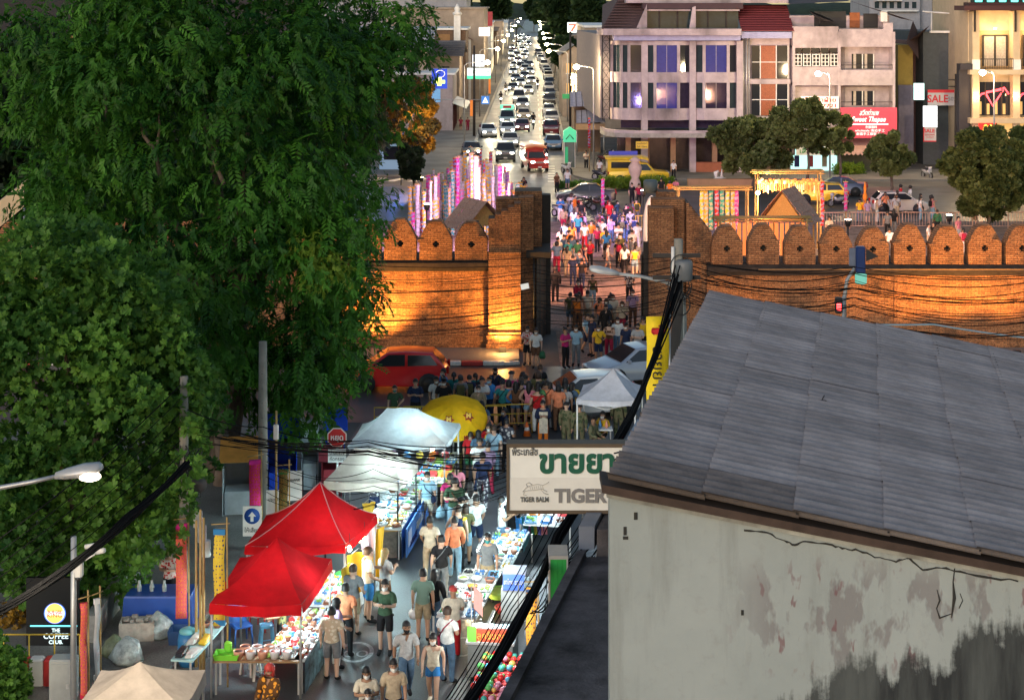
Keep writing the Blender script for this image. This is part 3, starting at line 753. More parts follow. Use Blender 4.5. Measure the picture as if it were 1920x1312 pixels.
for k in range(5):
 x=1487+k*17;mb=MB();mb.box((bx(x),bY-.4,bz(124)),(bx(x+14),bY-.35,bz(101)));w=mb.build('casement',GLASS,sh)
 mb=MB()
 for j in range(3): mb.box((bx(x)+.02+.3*j,bY-.46,bz(124)),(bx(x)+.09+.3*j,bY-.41,bz(101)))
 for j in range(4): mb.box((bx(x),bY-.47,bz(124)+.33*j),(bx(x+14),bY-.411,bz(124)+.06+.33*j))
 mb.build('frame',WHITEP,w)
 mb=MB();mb.box((bx(x),bY-.3,bz(99)),(bx(x+14),bY-.25,bz(90)));mb.build('transom_pane',GLASS,sh)
for ya in (128,197):
 mb=MB();mb.tube([(bx(1572),bY-.5,bz(ya-6)),(bx(1671),bY-.5,bz(ya-6))],.04,4)
 for k in range(4): mb.tube([(bx(1572+33*k),bY-.5,bz(ya)),(bx(1572+33*k),bY-.5,bz(ya-6))],.035,4)
 mb.build('balcony_rail',DARKW,sh)
mb=MB();mb.add([(bx(1478),bY-1.0,bz(8)),(bx(1590),bY-1.2,bz(3)),(bx(1712),bY-.5,bz(40)),(bx(1712),bY+5,bz(36)),(bx(1590),bY+7,bz(-10)),(bx(1478),bY+6,bz(2))],[(0,1,4,5),(1,2,3,4)])
mb.build('tin_roof',ROOFT,sh)
mb=MB();mb.box((bx(1597),bY+.9,bz(53)),(bx(1616),bY+.99,bz(24)));mb.build('door',mat('orange_wood',(.28,.09,.03),.7,var=.3),sh)
MB().box((bx(1623),bY+.9,bz(53)),(bx(1650),bY+.98,bz(26))).build('loggia_opening',BLACKM,sh);MB().box((bx(1530),bY+.9,bz(53)),(bx(1590),bY+.98,bz(22))).build('loggia_opening',BLACKM,sh)
mb=MB();mb.box((bx(1649),bY-.6,bz(41)),(bx(1661),bY-.1,bz(22)));mb.build('air_conditioner',WHITEP,sh)
mb=MB();mb.lathe([(.05,0),(.6,.1),(1.15,.32)],(0,0,0),16,cap=False,M=Matrix.Translation((bx(1535),bY-.6,bz(37))) @ Matrix.Rotation(R(22),4,'Y') @ Matrix.Rotation(R(8),4,'X'));mb.tube([(bx(1535),bY-.5,bz(36)),(bx(1537),bY,bz(52))],.05,5);mb.build('satellite_dish',BLACKM,sh)
mb=MB();mb.box((bx(1486),bY+.9,.14),(bx(1573),bY+.98,bz(262)));mb.build('shopfront',glow('teal_shop',(.55,1,.9),.9,(.3,.4,.4)),sh)
for k in range(6):
 mb=MB();x=1492+13*k;mb.box((bx(x),bY+.6,.5+(k%2)*1.2),(bx(x+9),bY+.75,1.5+(k%2)*1.1));mb.build('hung_clothes',colour([(.05,.06,.2),(.02,.02,.03),(.4,.08,.1),(.1,.1,.12),(.45,.4,.3),(.03,.08,.25)][k]),sh)
mb=MB();mb.box((bx(1578),bY+.9,.14),(bx(1668),bY+.98,bz(272)));mb.build('roller_shutter',mat('olive_shutter',(.12,.12,.07),.6),sh)
for k in range(12):
 MB().box((bx(1578),bY+.87,.3+k*.26),(bx(1668),bY+.899,.36+k*.26)).build('shutter_slat',mat('olive_shutter',()),sh)
# scalloped awning
mb=MB();mb.add([(bx(1574),bY-1.4,bz(282)),(bx(1672),bY-1.4,bz(282)),(bx(1672),bY+.95,bz(262)),(bx(1574),bY+.95,bz(262))],[(0,1,2,3)])
for k in range(12):
 x=bx(1574)+k*(bx(1672)-bx(1574))/12;w=(bx(1672)-bx(1574))/12
 mb.add([(x,bY-1.4,bz(282)),(x+w,bY-1.4,bz(282)),(x+w*.95,bY-1.42,bz(286)),(x+w*.5,bY-1.43,bz(289)),(x+w*.05,bY-1.42,bz(286))],[(0,1,2,3,4)])
mb.build('scalloped_awning',mat('pink_awning',(.6,.36,.28),.8),sh)
sg=thing('shop_sign','large pink shop sign with white script lettering','sign',(bx(1624),bY-1.0,bz(229)))
mb=MB();mb.cbox((0,0,0),(bx(1676)-bx(1571),.25,bz(201)-bz(258)));mb.build('board',mat('pink_signboard',(.62,.07,.11),.5,var=.08,emit=(.62,.08,.12),es=.12),sg)
WLET=glow('white_lettering',(1,.95,.85),.8,(.8,.8,.75))
letters('สวีทท่าแพ',sg,(0,-.15,.85),.62,WLET,width=1.7,shear=.3);letters('Sweet Thapae',sg,(-.05,-.15,.3),.62,WLET,width=3.0,shear=.35,bold=.01)
mb=MB();mb.box((-1.5,-.16,-.17),(1.7,-.13,-.07));mb.build('underline',WLET,sg)
letters('衣服面料',sg,(.2,-.15,-.38),.26,WLET);letters('wholesale 清迈手工',sg,(.1,-.15,-.68),.26,WLET,width=2.6);letters('泰國手工服裝 Thai',sg,(.1,-.15,-.98),.26,WLET,width=2.4)
sg2=thing('phone_sign','lit white sign with red lettering beside the pink shop sign','sign',(bx(1533),bY-1.0,bz(191)))
mb=MB();mb.cbox((0,0,0),(bx(1566)-bx(1496),.2,1.05));mb.build('board',glow('cream_lit',(1,.9,.7),.55,(.7,.6,.5)),sg2)
REDL=mat('red_lettering',(.55,.03,.04),.6,var=0)
letters('บ้านผ้าฝ้าย',sg2,(0,-.12,.2),.5,REDL,width=2.8,bold=.01);letters('053-27721',sg2,(.1,-.12,-.3),.42,REDL,width=2.7,bold=.01)
sg3=thing('clothes_shop_awning','striped orange and white awning with green Thai letters over a lit shop','awning',(bx(1530),bY-1.6,bz(272)))
for k in range(14):
 w=(bx(1575)-bx(1488))/14;x=-(bx(1575)-bx(1488))/2+k*w
 mb=MB();mb.add([(x,0,0),(x+w,0,0),(x+w,2.3,.75),(x,2.3,.75),(x,0,-.03),(x+w,0,-.03),(x+w,2.3,.72),(x,2.3,.72)],[(0,1,2,3),(7,6,5,4),(0,4,5,1)]);mb.build('stripe',mat('awning_orange',(.7,.22,.06),.7) if k % 2 else WHITEP,sg3)
mb=MB();mb.box((-2,-.04,-.75),(2,.02,-.04));mb.build('valance',WHITEP,sg3)
letters('เสื้อผ้า  เสนา',sg3,(0,-.07,-.4),.55,mat('green_lettering',(.02,.3,.06),.6),width=3.4)
# --- alley with grey house, yellow wall, white hotel behind
al=thing('grey_house','dark grey blank sided house in the alley','building')
gY=158;gx,gz=BX(gY)
mb=MB();mb.box((gx(1731),gY,0),(gx(1800),gY+14,gz(60)));mb.build('wall',GREYB,al)
mb=MB();mb.box((gx(1742),gY-.4,gz(62)),(gx(1802),gY-.1,gz(58)));mb.tube([(gx(1728),gY-.3,gz(22)),(gx(1800),gY-.3,gz(27))],.08,5);mb.tube([(gx(1745),gY-.3,gz(24)),(gx(1745),gY-.3,gz(60))],.06,5);mb.tube([(gx(1800),gY-.3,gz(27)),(gx(1800),gY-.3,gz(60))],.1,5);mb.build('roof_rail',WHITEP,al)
mb=MB();mb.add([(gx(1690),gY-2,gz(78)),(gx(1712),gY-2.2,gz(110)),(gx(1735),gY+3,gz(60)),(gx(1726),gY+3,gz(40))],[(0,1,2,3)]);mb.add([(gx(1700),gY-1,gz(76)),(gx(1738),gY-1,gz(48)),(gx(1730),gY+4,gz(90)),(gx(1722),gY+4,gz(90))],[(0,1,2,3)]);mb.build('tiled_gable',ROOFT,al)
yw=thing('yellow_side_house','narrow ochre walled house beside the pink signed house','building')
mb=MB();mb.box((gx(1686),gY+.5,0),(gx(1714),gY+8,gz(85)));mb.build('wall',mat('ochre_wall',(.33,.24,.06),.85,dirt=.3),yw)
mb=MB();mb.box((gx(1686),gY+.2,0),(gx(1714),gY+.49,gz(160)));mb.build('lower_wall',mat('pale_mauve',(.22,.19,.24),.85,dirt=.3),yw)
rs=thing('rose_house','dull rose walled house beyond the alley','building')
mb=MB();mb.box((gx(1715),gY+3,0),(gx(1733),gY+9,gz(78)));mb.build('wall',mat('rose_wall',(.2,.1,.09),.85),rs)
ht=thing('white_hotel','white hotel with gables behind the alley houses','building')
hY=178;hx,hz=BX(hY)
mb=MB();mb.box((hx(1630),hY,0),(hx(1725),hY+10,hz(-40)));mb.box((hx(1725),hY+1,0),(hx(1795),hY+9,hz(-60)));mb.build('wall',mat('hotel_white',(.34,.33,.35),.85,dirt=.2),ht)
for x,y in ((1752,24),(1752,2),(1776,10)):
 MB().box((hx(x),hY+.85,hz(y)),(hx(x+13),hY+.99,hz(y-20))).build('window',GLASS,ht)
mb=MB();mb.prism([(hx(1640),hz(2)),(hx(1690),hz(2)),(hx(1665),hz(-14))],'y',hY-.8,hY-.1);mb.box((hx(1650),hY-.6,hz(22)),(hx(1720),hY-.05,hz(19)));mb.build('gable',WHITEP,ht)
for k in range(6):
 MB().box((hx(1640+14*k),hY-.05,hz(16)),(hx(1648+14*k),hY-.01,hz(4))).build('window',TEALG,ht)
# alley signs
def sign_box(name,label,x,y,w,h,Y,m,cat='sign',th=.15):
 X,Z=BX(Y);t=thing(name,label,cat,(X(x),Y,Z(y)))
 mb=MB();mb.cbox((0,0,0),(w*Y/F,th,h*Y/F));mb.build('board',m,t)
 return t
LB=glow('lightbox_teal',(.6,1,.95),1.2,(.5,.6,.6));LW=glow('lightbox_white',(.9,.95,1),1.2,(.6,.6,.6))
s=sign_box('lightbox_sign','small teal lightbox with dark strokes in the alley',1723,172,19,31,155,LB)
for k in range(5): MB().tube([(-.35+.1*k,-.1,.5-.25*k),(.1+.05*k,-.1,.55-.25*k),(.35,-.1,.4-.22*k)],.03,4).build('brush_stroke',BLACKM,s)
s=sign_box('lightbox_sign','tall pale lightbox sign above the small red sale board',1744,219,26,40,154,LW)
for k in range(4): MB().box((-.6,-.1,-.8+.45*k),(.6,-.08,-.77+.45*k)).build('panel_joint',STEEL,s)
s=sign_box('sale_sign','pale sale banner with red letters on the grey house',1767,186,55,24,156,mat('sale_board',(.45,.42,.42),.7))
letters('SALE',s,(-.45,-.1,0),.95,REDL,bold=.02,width=1.9);letters('50%',s,(.9,-.1,0),.5,mat('grey_letters',(.15,.15,.17),.7))
mb=MB();mb.box((-1.35,-.09,.58),(1.35,.1,.85));mb.build('red_strip',REDL,s)
s=sign_box('sale_sign','small red and white SALE board under the tall lightbox',1743,252,24,27,152,mat('sale_board',()))
letters('SALE',s,(-.05,-.1,.3),.45,REDL,bold=.012,width=.95);letters('BRANDNAME',s,(0,-.1,-.05),.2,REDL,width=.85);letters('OUTLET',s,(0,-.1,-.28),.2,REDL,width=.7)
mb=MB();mb.box((-.57,-.09,-.66),(.57,.09,-.56));mb.box((-.57,-.1,-.66),(-.5,.1,.66));mb.build('red_frame',REDL,s)
up=thing('utility_pole','dark wooden utility pole in front of the grey house','utility pole',(gx(1766),153,0))
MB().tube([(0,0,0),(0,0,8.6)],[.16,.11],7).build('shaft',DARKW,up)
for z in (7.4,8.0): MB().box((-.7,-.06,z),(.5,.06,z+.12)).build('crossarm',DARKW,up)
# --- fast food building on the right
mc=thing('cream_restaurant_building','cream restaurant building with red neon windows and balcony','building')
mY=150;mx_,mz=BX(mY)
mb=MB();mb.box((mx_(1822),mY+1.2,0),(mx_(2100),mY+14,mz(-6)));mb.build('wall',CREAM,mc)
for x in (1823,1899,1975):
 mb=MB();mb.box((mx_(x),mY-.1,.14),(mx_(x+13),mY+1.3,mz(22)));mb.build('pillar',CREAM,mc)
 mb=MB();mb.box((mx_(x-1),mY-.2,mz(131)),(mx_(x+14),mY-.101,mz(112)));mb.build('pillar_block',WHITEP,mc)
 mb=MB();mb.box((mx_(x+2),mY-.32,mz(60)),(mx_(x+5),mY-.101,mz(18)));mb.build('eave_bracket',DARKW,mc)
for ya,yb in ((140,131),(231,221)):
 mb=MB();mb.box((mx_(1816),mY-.5,mz(ya)),(mx_(2100),mY+1.19,mz(yb)));mb.build('floor_band',CREAM,mc)
mb=MB();mb.box((mx_(1800),mY-1.5,mz(20)),(mx_(2100),mY+2,mz(11)));mb.box((mx_(1812),mY-.9,mz(11)),(mx_(2100),mY+1,mz(5)));mb.build('eave',mat('maroon_eave',(.06,.02,.02),.7),mc)
mb=MB();mb.box((mx_(1799),mY-.3,mz(131)),(mx_(1822),mY+1,mz(120)));mb.box((mx_(1800),mY+.3,0),(mx_(1821),mY+1.19,mz(131)));mb.build('side_pier',mat('charcoal_render',(.035,.03,.035),.8),mc)
WARMIN=glow('warm_interior',(1,.55,.15),.5,(.3,.2,.1))
for x in (1837,1914):
 w=62
 mb=MB();mb.box((mx_(x),mY+1.0,mz(218)),(mx_(x+w),mY+1.1,mz(155)));win=mb.build('neon_window',GLASS,mc)
 mb=MB();mb.tube([(mx_(x+18),mY+.9,mz(174)),(mx_(x+50),mY+.9,mz(170)),(mx_(x+30),mY+.9,mz(200)),(mx_(x+16),mY+.9,mz(176))],.1,6);mb.tube([(mx_(x+2),mY+.9,mz(186)),(mx_(x+8),mY+.9,mz(178)),(mx_(x+52),mY+.9,mz(166)),(mx_(x+60),mY+.9,mz(178))],.08,6);mb.build('neon_tube',glow('red_neon',(1,.05,.07),3),win)
 for k in range(4): MB().box((mx_(x+4+15*k),mY+.95,mz(216)),(mx_(x+9+15*k),mY+.99,mz(192+4*(k%2)))).build('lit_panel',WARMIN,win)
 for k in range(5):
  MB().box((mx_(x+w*k/4)-.04,mY+.8,mz(218)),(mx_(x+w*k/4)+.04,mY+.99,mz(155))).build('glazing_bar',DARKW,win)
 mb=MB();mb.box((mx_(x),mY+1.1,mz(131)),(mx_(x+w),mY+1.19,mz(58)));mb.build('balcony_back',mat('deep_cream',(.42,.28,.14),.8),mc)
 mb=MB();mb.box((mx_(x+12),mY+1.02,mz(125)),(mx_(x+58),mY+1.09,mz(68)));w2=mb.build('balcony_door',CURT,mc)
 for k in range(3): MB().box((mx_(x+12+22.5*k)-.09,mY+.95,mz(125)),(mx_(x+12+22.5*k)+.09,mY+1.015,mz(67))).build('door_stile',DARKW,w2)
 MB().box((mx_(x+12),mY+.95,mz(69)),(mx_(x+58),mY+1.015,mz(66))).build('door_head',DARKW,w2)
 mb=MB();mb.tube([(mx_(x),mY-.2,mz(111)),(mx_(x+w),mY-.2,mz(111))],.05,4);mb.tube([(mx_(x),mY-.2,mz(128)),(mx_(x+w),mY-.2,mz(128))],.05,4)
 for k in range(20): mb.tube([(mx_(x+w*k/19),mY-.2,mz(130)),(mx_(x+w*k/19),mY-.2,mz(111))],.022,4)
 mb.build('railing',BLACKM,mc)
 MB().lathe([(.12,0),(.14,-.08),(.03,-.12)],(mx_(x+30),mY+.2,mz(53)),8).build('ceiling_lamp',glow('warm_bulb',(1,.75,.35),25),mc)
 lamp('ceiling_glow','POINT',(mx_(x+30),mY-.1,mz(58)),260,(1,.66,.3),.15,mc)
for x in (1829,1903):
 MB().cbox((mx_(x),mY-.2,mz(181)),(.28,.2,.3)).build('wall_lamp',glow('warm_bulb',(1,.75,.35),25),mc)
 lamp('wall_glow','POINT',(mx_(x),mY-.55,mz(181)),90,(1,.62,.25),.1,mc)
mb=MB();mb.box((mx_(1836),mY+.2,.14),(mx_(1990),mY+.9,mz(232)));mb.build('shopfront',WARMIN,mc)
ms=sign_box('arches_sign','red sign with yellow arches on the cream restaurant',1852,243,34,24,149.2,mat('mc_red',(.6,.02,.02),.5,emit=(.8,.03,.02),es=.5,var=0))
mb=MB()
for s_ in (-1,1):
 mb.tube([(s_*.42*.5+.0-s_*.0+(math.cos(a))*.2,-.1,-.38+.78*math.sin(a)**.8 if math.sin(a)>0 else -.38) for a in [pi*k/10 for k in range(11)]],.06,6)
mb.build('arches',glow('arch_yellow',(1,.62,.02),1.6),ms)
hs_=sign_box('rooftop_sign','row of glowing teal block letters on the restaurant roof',1875,2,110,8,149.6,mat('roof_sign_black',(.01,.02,.02),.5))
for k in range(5):
 MB().box((-2.2+1.05*k,-.12,-.1),(-1.6+1.05*k,-.08,.35)).build('letter_block',glow('teal_neon',(.1,1,.85),2.5),hs_)
# ------------------------------------------------------------------ trees and plants
def leaf_mat(name,dark,light,trans=.45,rough=.55):
 m=bpy.data.materials.new(name);m.use_nodes=True
 n,l=m.node_tree.nodes,m.node_tree.links;b=n['Principled BSDF'];b.inputs['Roughness'].default_value=rough;b.inputs['Specular IOR Level'].default_value=.3
 a=n.new('ShaderNodeAttribute');a.attribute_name='tint'
 r=n.new('ShaderNodeValToRGB');r.color_ramp.elements[0].color=(*dark,1);r.color_ramp.elements[1].color=(*light,1)
 l.new(a.outputs['Fac'],r.inputs[0]);l.new(r.outputs[0],b.inputs['Base Color'])
 t=n.new('ShaderNodeBsdfTranslucent');l.new(r.outputs[0],t.inputs['Color'])
 mx=n.new('ShaderNodeMixShader');mx.inputs[0].default_value=trans
 l.new(b.outputs[0],mx.inputs[1]);l.new(t.outputs[0],mx.inputs[2]);l.new(mx.outputs[0],n['Material Output'].inputs[0])
 MATS[name]=m
 return m
LEAF_A=leaf_mat('drooping_leaves',(.006,.048,.007),(.085,.25,.024))
LEAF_B=leaf_mat('rounded_leaves',(.024,.09,.018),(.165,.34,.05))
LEAF_C=leaf_mat('street_tree_leaves',(.06,.085,.026),(.2,.24,.075))
LEAF_G=leaf_mat('gold_lit_leaves',(.05,.05,.03),(.42,.24,.03))  # golden light falling on the leaves is put into this colour
LEAF_D=leaf_mat('dark_far_leaves',(.012,.03,.012),(.04,.075,.025))
LEAF_Y=leaf_mat('yellow_green_leaves',(.10,.20,.02),(.26,.36,.04))
BARK=mat('bark',(.10,.075,.055),.9,var=.35,scale=5,bump=.6,bscale=15)
def pinnate(n=7,L=.66,lw=.085,ll=.25,curve=.4):
 "a drooping compound leaf: leaflets in pairs along a bent stalk"
 q=[]
 for i in range(n):
  t=(i+.6)/n;x=L*t;z=-curve*L*t*t
  for s in (-1,1):
   k=ll*(1-.35*abs(t-.5)*2)
   ax=Vector((.62,s*.78,-.25)).normalized();side=Vector((-s*.78,.62,.1)).normalized()*lw*.5*s
   p=Vector((x,0,z))
   q.append([p,p+ax*k*.45+side,p+ax*k,p+ax*k*.5-side])
 return np.array([[list(v) for v in f] for f in q],dtype=np.float32)
def tuft(n=9,ll=.27,lw=.075):
 "a hanging hand of narrow leaves"
 q=[]
 for i in range(n):
  a=(i-(n-1)/2)/n*2.3;k=ll*(1-.3*abs(a)/1.2)*(1.15 if i % 2 else .9)
  ax=Vector((math.cos(a),math.sin(a),-.18-.25*(i % 3))).normalized();side=Vector((-math.sin(a),math.cos(a),.2*(-1)**i)).normalized()*lw*.5
  p=Vector((.03*i,0,0));q.append([list(p),list(p+ax*k*.5+side),list(p+ax*k),list(p+ax*k*.5-side)])
 return np.array(q,dtype=np.float32)
def rosette(n=7,ll=.13,lw=.075):
 q=[]
 for i in range(n):
  a=2*pi*i/n+.3*(i % 2);e=.25+.35*(i % 3)/2
  ax=Vector((math.cos(a)*math.cos(e),math.sin(a)*math.cos(e),math.sin(e)));side=Vector((-math.sin(a),math.cos(a),.15)).normalized()*lw*.5
  q.append([[0,0,0],list(ax*ll*.6+side),list(ax*ll),list(ax*ll*.6-side)])
 return np.array(q,dtype=np.float32)
def crown(name,lobes,nspray,tmpl,parent,m,droop=.5,seed=1,smin=.7,smax=1.25,shell=.5,flat=False,noise=.5):
 rng=np.random.default_rng(seed)
 lb=np.array(lobes,dtype=np.float64)                 # cx cy cz r tint
 w=lb[:,3]**2;idx=rng.choice(len(lb),nspray,p=w/w.sum())
 d=rng.normal(size=(nspray,3));d /= np.linalg.norm(d,axis=1)[:,None]
 rad=lb[idx,3]*(shell+(1-shell)*rng.random(nspray)**.6)
 pos=lb[idx,:3]+d*rad[:,None]*np.array([1,1,.85])
 ax=d+rng.normal(size=(nspray,3))*noise;ax[:,2]-=droop;ax /= np.linalg.norm(ax,axis=1)[:,None]
 up=d+np.array([0,0,.9])+rng.normal(size=(nspray,3))*.35
 up -=ax*(up*ax).sum(1)[:,None];up /= np.linalg.norm(up,axis=1)[:,None]+1e-9
 sd=np.cross(up,ax)
 s=rng.uniform(smin,smax,nspray)
 M=np.stack([ax,sd,up],2)*s[:,None,None]           # columns
 T=tmpl.reshape(-1,3)
 V=np.einsum('nij,kj->nki',M,T)+pos[:,None,:]
 nv=nspray*len(T);nf=nv//4
 me=bpy.data.meshes.new(name);me.vertices.add(nv);me.vertices.foreach_set('co',V.astype(np.float32).ravel())
 me.loops.add(nv);me.loops.foreach_set('vertex_index',np.arange(nv,dtype=np.int32))
 me.polygons.add(nf);me.polygons.foreach_set('loop_start',np.arange(0,nv,4,dtype=np.int32))
 me.update(calc_edges=True)
 at_=me.attributes.new('tint','FLOAT','POINT')
 tint=np.clip(lb[idx,4]+rng.normal(size=nspray)*.18,0,1)
 at_.data.foreach_set('value',np.repeat(tint,len(T)).astype(np.float32))
 o=ob(name,me,m,parent);o['kind']='stuff'
 return o
def lobe_shell(c,r,n,rl,seed,zlo=-1.,tint=(.3,.7),inner=.72):
 rg=random.Random(seed);out=[]
 ga=pi*(3-5**.5)
 for i in range(n):
  z=1-2*(i+.5)/n
  if z <zlo: continue
  q=math.sqrt(1-z*z);a=ga*i+rg.uniform(-.3,.3);k=rg.uniform(inner,1.0)
  out.append((c[0]+r[0]*k*q*math.cos(a),c[1]+r[1]*k*q*math.sin(a),c[2]+r[2]*k*z+rg.uniform(-.4,.4),rg.uniform(*rl),rg.uniform(*tint)))
 return out
def limbs(parent,base,fork,tips,r0,name='trunk'):
 mb=MB();base,fork=Vector(base),Vector(fork)
 mid=base.lerp(fork,.5)+Vector((.15,0,0))
 mb.tube([base+Vector((0,0,-.1)),base+Vector((.03,0,.3)),mid,fork],[r0*1.4,r0*1.05,r0*.85,r0*.7],9)
 mb.build(name,BARK,parent)
 for t in tips:
  t=Vector(t);m1=fork.lerp(t,.45)+Vector((0,0,(t-fork).length*.12))
  mb=MB();mb.tube([fork-Vector((0,0,.2)),m1,t],[r0*.5,r0*.3,r0*.08],6);mb.build('limb',BARK,parent)
# the big drooping tree by the road
bt=thing('rain_tree','huge dark green tree with drooping feathery leaves beside the market','tree')
base=Vector((-9.2,53.5,.1))
lb=lobe_shell((-9.6,55,10.2),(6.0,5.2,8.6),110,(1.15,2.0),3,tint=(.0,.8))
rg=random.Random(11)
for px,py,Y,r_ in ((610,700,52.5,1.2),(590,750,52,1.1),(640,620,52.5,1.2),(680,520,53,1.4),(700,430,53,1.5),(690,330,53.5,1.5),(715,230,54,1.4),(740,110,54.5,1.5),(730,20,55,1.5),(640,560,51.5,1.3),(560,700,51.5,1.2),(590,640,51,1.3),(650,665,53,.85),(675,690,53,.6),(550,780,52,.9),(760,60,55,1.2),(520,600,51,1.3),(600,480,50.5,1.5),(640,400,51,1.4),(560,330,50.5,1.6),(480,420,50,1.5),(420,540,50.5,1.4),(360,420,50.5,1.6),(300,280,50.5,1.7),(200,160,50.5,1.8),(420,160,50,1.8),(560,120,50.5,1.8),(330,60,50.5,1.8),(80,60,52,1.8),(110,330,52,1.4),(450,650,51.5,1.2),(40,170,53,1.6),(650,140,52,1.6)):
 p=at(px,py,Y);lb.append((p.x,p.y,p.z,r_,rg.uniform(.25,.8)))
lb=[q for q in lb if (q[0]*F/q[1]+CX)+q[3]*F/q[1]<(745 if q[2]<6.5 else 765 if q[2]<11.5 else 840)]
lb=[q for q in lb if not any(abs(q[0]*F/q[1]+CX-a_)<w_ and abs(HY+(CAMZ-q[2])*F/q[1]-b_)<h_ for a_,b_,w_,h_ in ((30,345,75,80),(375,290,45,40),(500,560,35,40)))]
crown('crown',lb,9000,pinnate(5,.5,.085,.24,.45),bt,LEAF_A,.8,5,.6,1.25,.5,noise=.6)
crown('leaf_tufts',lb,17000,tuft(),bt,LEAF_A,.9,15,.6,1.25,.55,noise=.55)
yl=[(*at(px,py,49.8),r_,.6) for px,py,r_ in ((575,455,.55),(600,480,.6),(620,500,.5),(640,510,.45),(590,520,.4))]
crown('lit_leaves',yl,230,tuft(),bt,LEAF_Y,.8,6,.5,1.0,.2,noise=.8)  # lit patch of the crown, its light put into the leaf colour
limbs(bt,base,(-8.8,54.5,5.2),[(-5.5,53.5,9),(-12.5,53,9.5),(-8,52.5,13),(-11,57,14),(-5,56,13),(-14.5,54,7.5),(-7,51.5,8.5)],.5)
for pts in (((300,330),(292,285),(300,240),(296,190)),((292,285),(270,255),(262,225)),((420,345),(400,300),(408,262)),((180,250),(200,215),(196,170))):
 MB().tube([at(x_,y_,49.6+.35*i) for i,(x_,y_) in enumerate(pts)],[.07,.055,.04,.02][:len(pts)],5).build('limb',BARK,bt)
t2=thing('leaning_trunk','pale smooth tree trunk behind the white and orange stalls','tree',gp(417,915))
MB().tube([(0,0,-.05),(.05,0,.8),(-.12,.1,2.2),(-.4,.3,4.5)],[.33,.24,.22,.16],9).build('trunk',mat('pale_bark',(.2,.15,.12),.9,var=.3,scale=4),t2)
MB().tube([(-.1,.05,2.0),(.3,.2,3.2),(.9,.5,4.6)],[.15,.12,.07],7).build('limb',mat('pale_bark',()),t2)
# the nearer round-leaved tree at the left
nt_=thing('round_leaved_tree','bushy round-leaved tree lit by the street lamp at the left edge','tree')
lb=lobe_shell((-11.0,42.5,5.0),(3.4,3.2,4.3),85,(.7,1.15),21,tint=(.2,.75))
rg=random.Random(12)
for px,py,Y,r_ in ((330,760,41,.75),(350,700,41.5,.6),(300,640,41,.8),(240,560,40.5,.8),(150,520,40.5,.9),(60,470,41,.9),(330,850,41.5,.7),(280,950,41,.8),(250,1040,41,.7),(160,1060,41,.8),(70,1090,41,.8),(200,900,39.8,.8),(120,780,39.5,.9),(240,760,39.6,.9),(60,640,39.8,1.0),(180,660,39.6,.9),(40,900,39.8,.9),(370,830,41.5,.35),(395,880,42,.3),(345,880,39.9,.5),(330,960,39.6,.6),(300,1010,39.4,.6),(365,800,40.2,.3),(345,740,41.2,.4)):
 p=at(px,py,Y);lb.append((p.x,p.y,p.z,r_,rg.uniform(.3,.8)))
crown('crown',lb,17000,rosette(),nt_,LEAF_B,-.1,8,.8,1.5,.5)
limbs(nt_,(-11.2,43.5,.1),(-11,43,2.6),[(-9.2,42,6),(-12.5,42.5,6.5),(-11,41.5,8),(-9,43,4)],.28)
sb=thing('corner_shrub','leafy shrub at the bottom left beside the black restaurant sign','shrub')
p=at(8,1250,36.5);crown('foliage',[(p.x,p.y,p.z,.55,.5),(p.x-.3,p.y,p.z-.5,.6,.4),(p.x+.15,p.y,p.z-.55,.45,.6),(p.x-.1,p.y+.2,.3,.6,.4),(p.x-.3,p.y,p.z+.5,.4,.4)],1500,rosette(),sb,LEAF_B,0,9,.6,1.0,.3)
MB().tube([(p.x-.1,p.y,0),(p.x-.1,p.y,p.z)],.05,6).build('stem',BARK,sb)
# street trees in front of the far buildings
def street_tree(label,px,py,Y,rx,rz,base_y,seed,m=LEAF_C,n=2600,nl=30,sc=(1.5,2.6),tint=(.15,.85)):
 p=at(px,py,Y);t=thing('street_tree',label,'tree',group='street trees before the far buildings')
 k=Y/F;rx,rz=rx*k,rz*k
 lb=lobe_shell((p.x,p.y,p.z),(rx*.85,rx*.7,rz*.85),nl,(rx*.12,rx*.27),seed,tint=tint,inner=.5)
 crown('crown',lb,int(n*1.9),rosette(6,.13,.09),t,m,.0,seed,*sc,.5)
 limbs(t,(p.x,p.y,0),(p.x+.1,p.y,max(1.2,p.z-rz*.6)),[(p.x+rx*.5,p.y,p.z),(p.x-rx*.5,p.y,p.z),(p.x,p.y-.5,p.z+rz*.4)],.13)
 return t
street_tree('broad street tree in front of the corner building canopy',1412,268,139,92,66,330,31,n=3400,nl=34)
street_tree('tall street tree before the lit white sign',1512,228,137,66,62,330,32)
street_tree('spindly street tree before the pink shop sign',1572,262,138,40,34,330,36,n=900,nl=12)
street_tree('small round street tree standing behind the white hatchback',1668,292,127,46,48,420,33,n=1700)
street_tree('large dark tree at the right edge before the restaurant',1850,330,112,88,100,430,34,n=4200,nl=40,tint=(.0,.45))
street_tree('second dark tree at the right edge leaning out of the frame',1925,300,116,55,70,430,35,n=2000,tint=(.0,.45))
# ornamental tree with golden lit leaves left of the far road
gt=street_tree('gold lit tree hung with blue lights left of the far road',770,215,146,72,92,330,41,LEAF_G,3000,30,tint=(.0,1.0))
gt2=street_tree('small dark tree below the gold lit tree beside the pink lanterns',772,300,132,36,46,380,42,LEAF_D,1200,14)
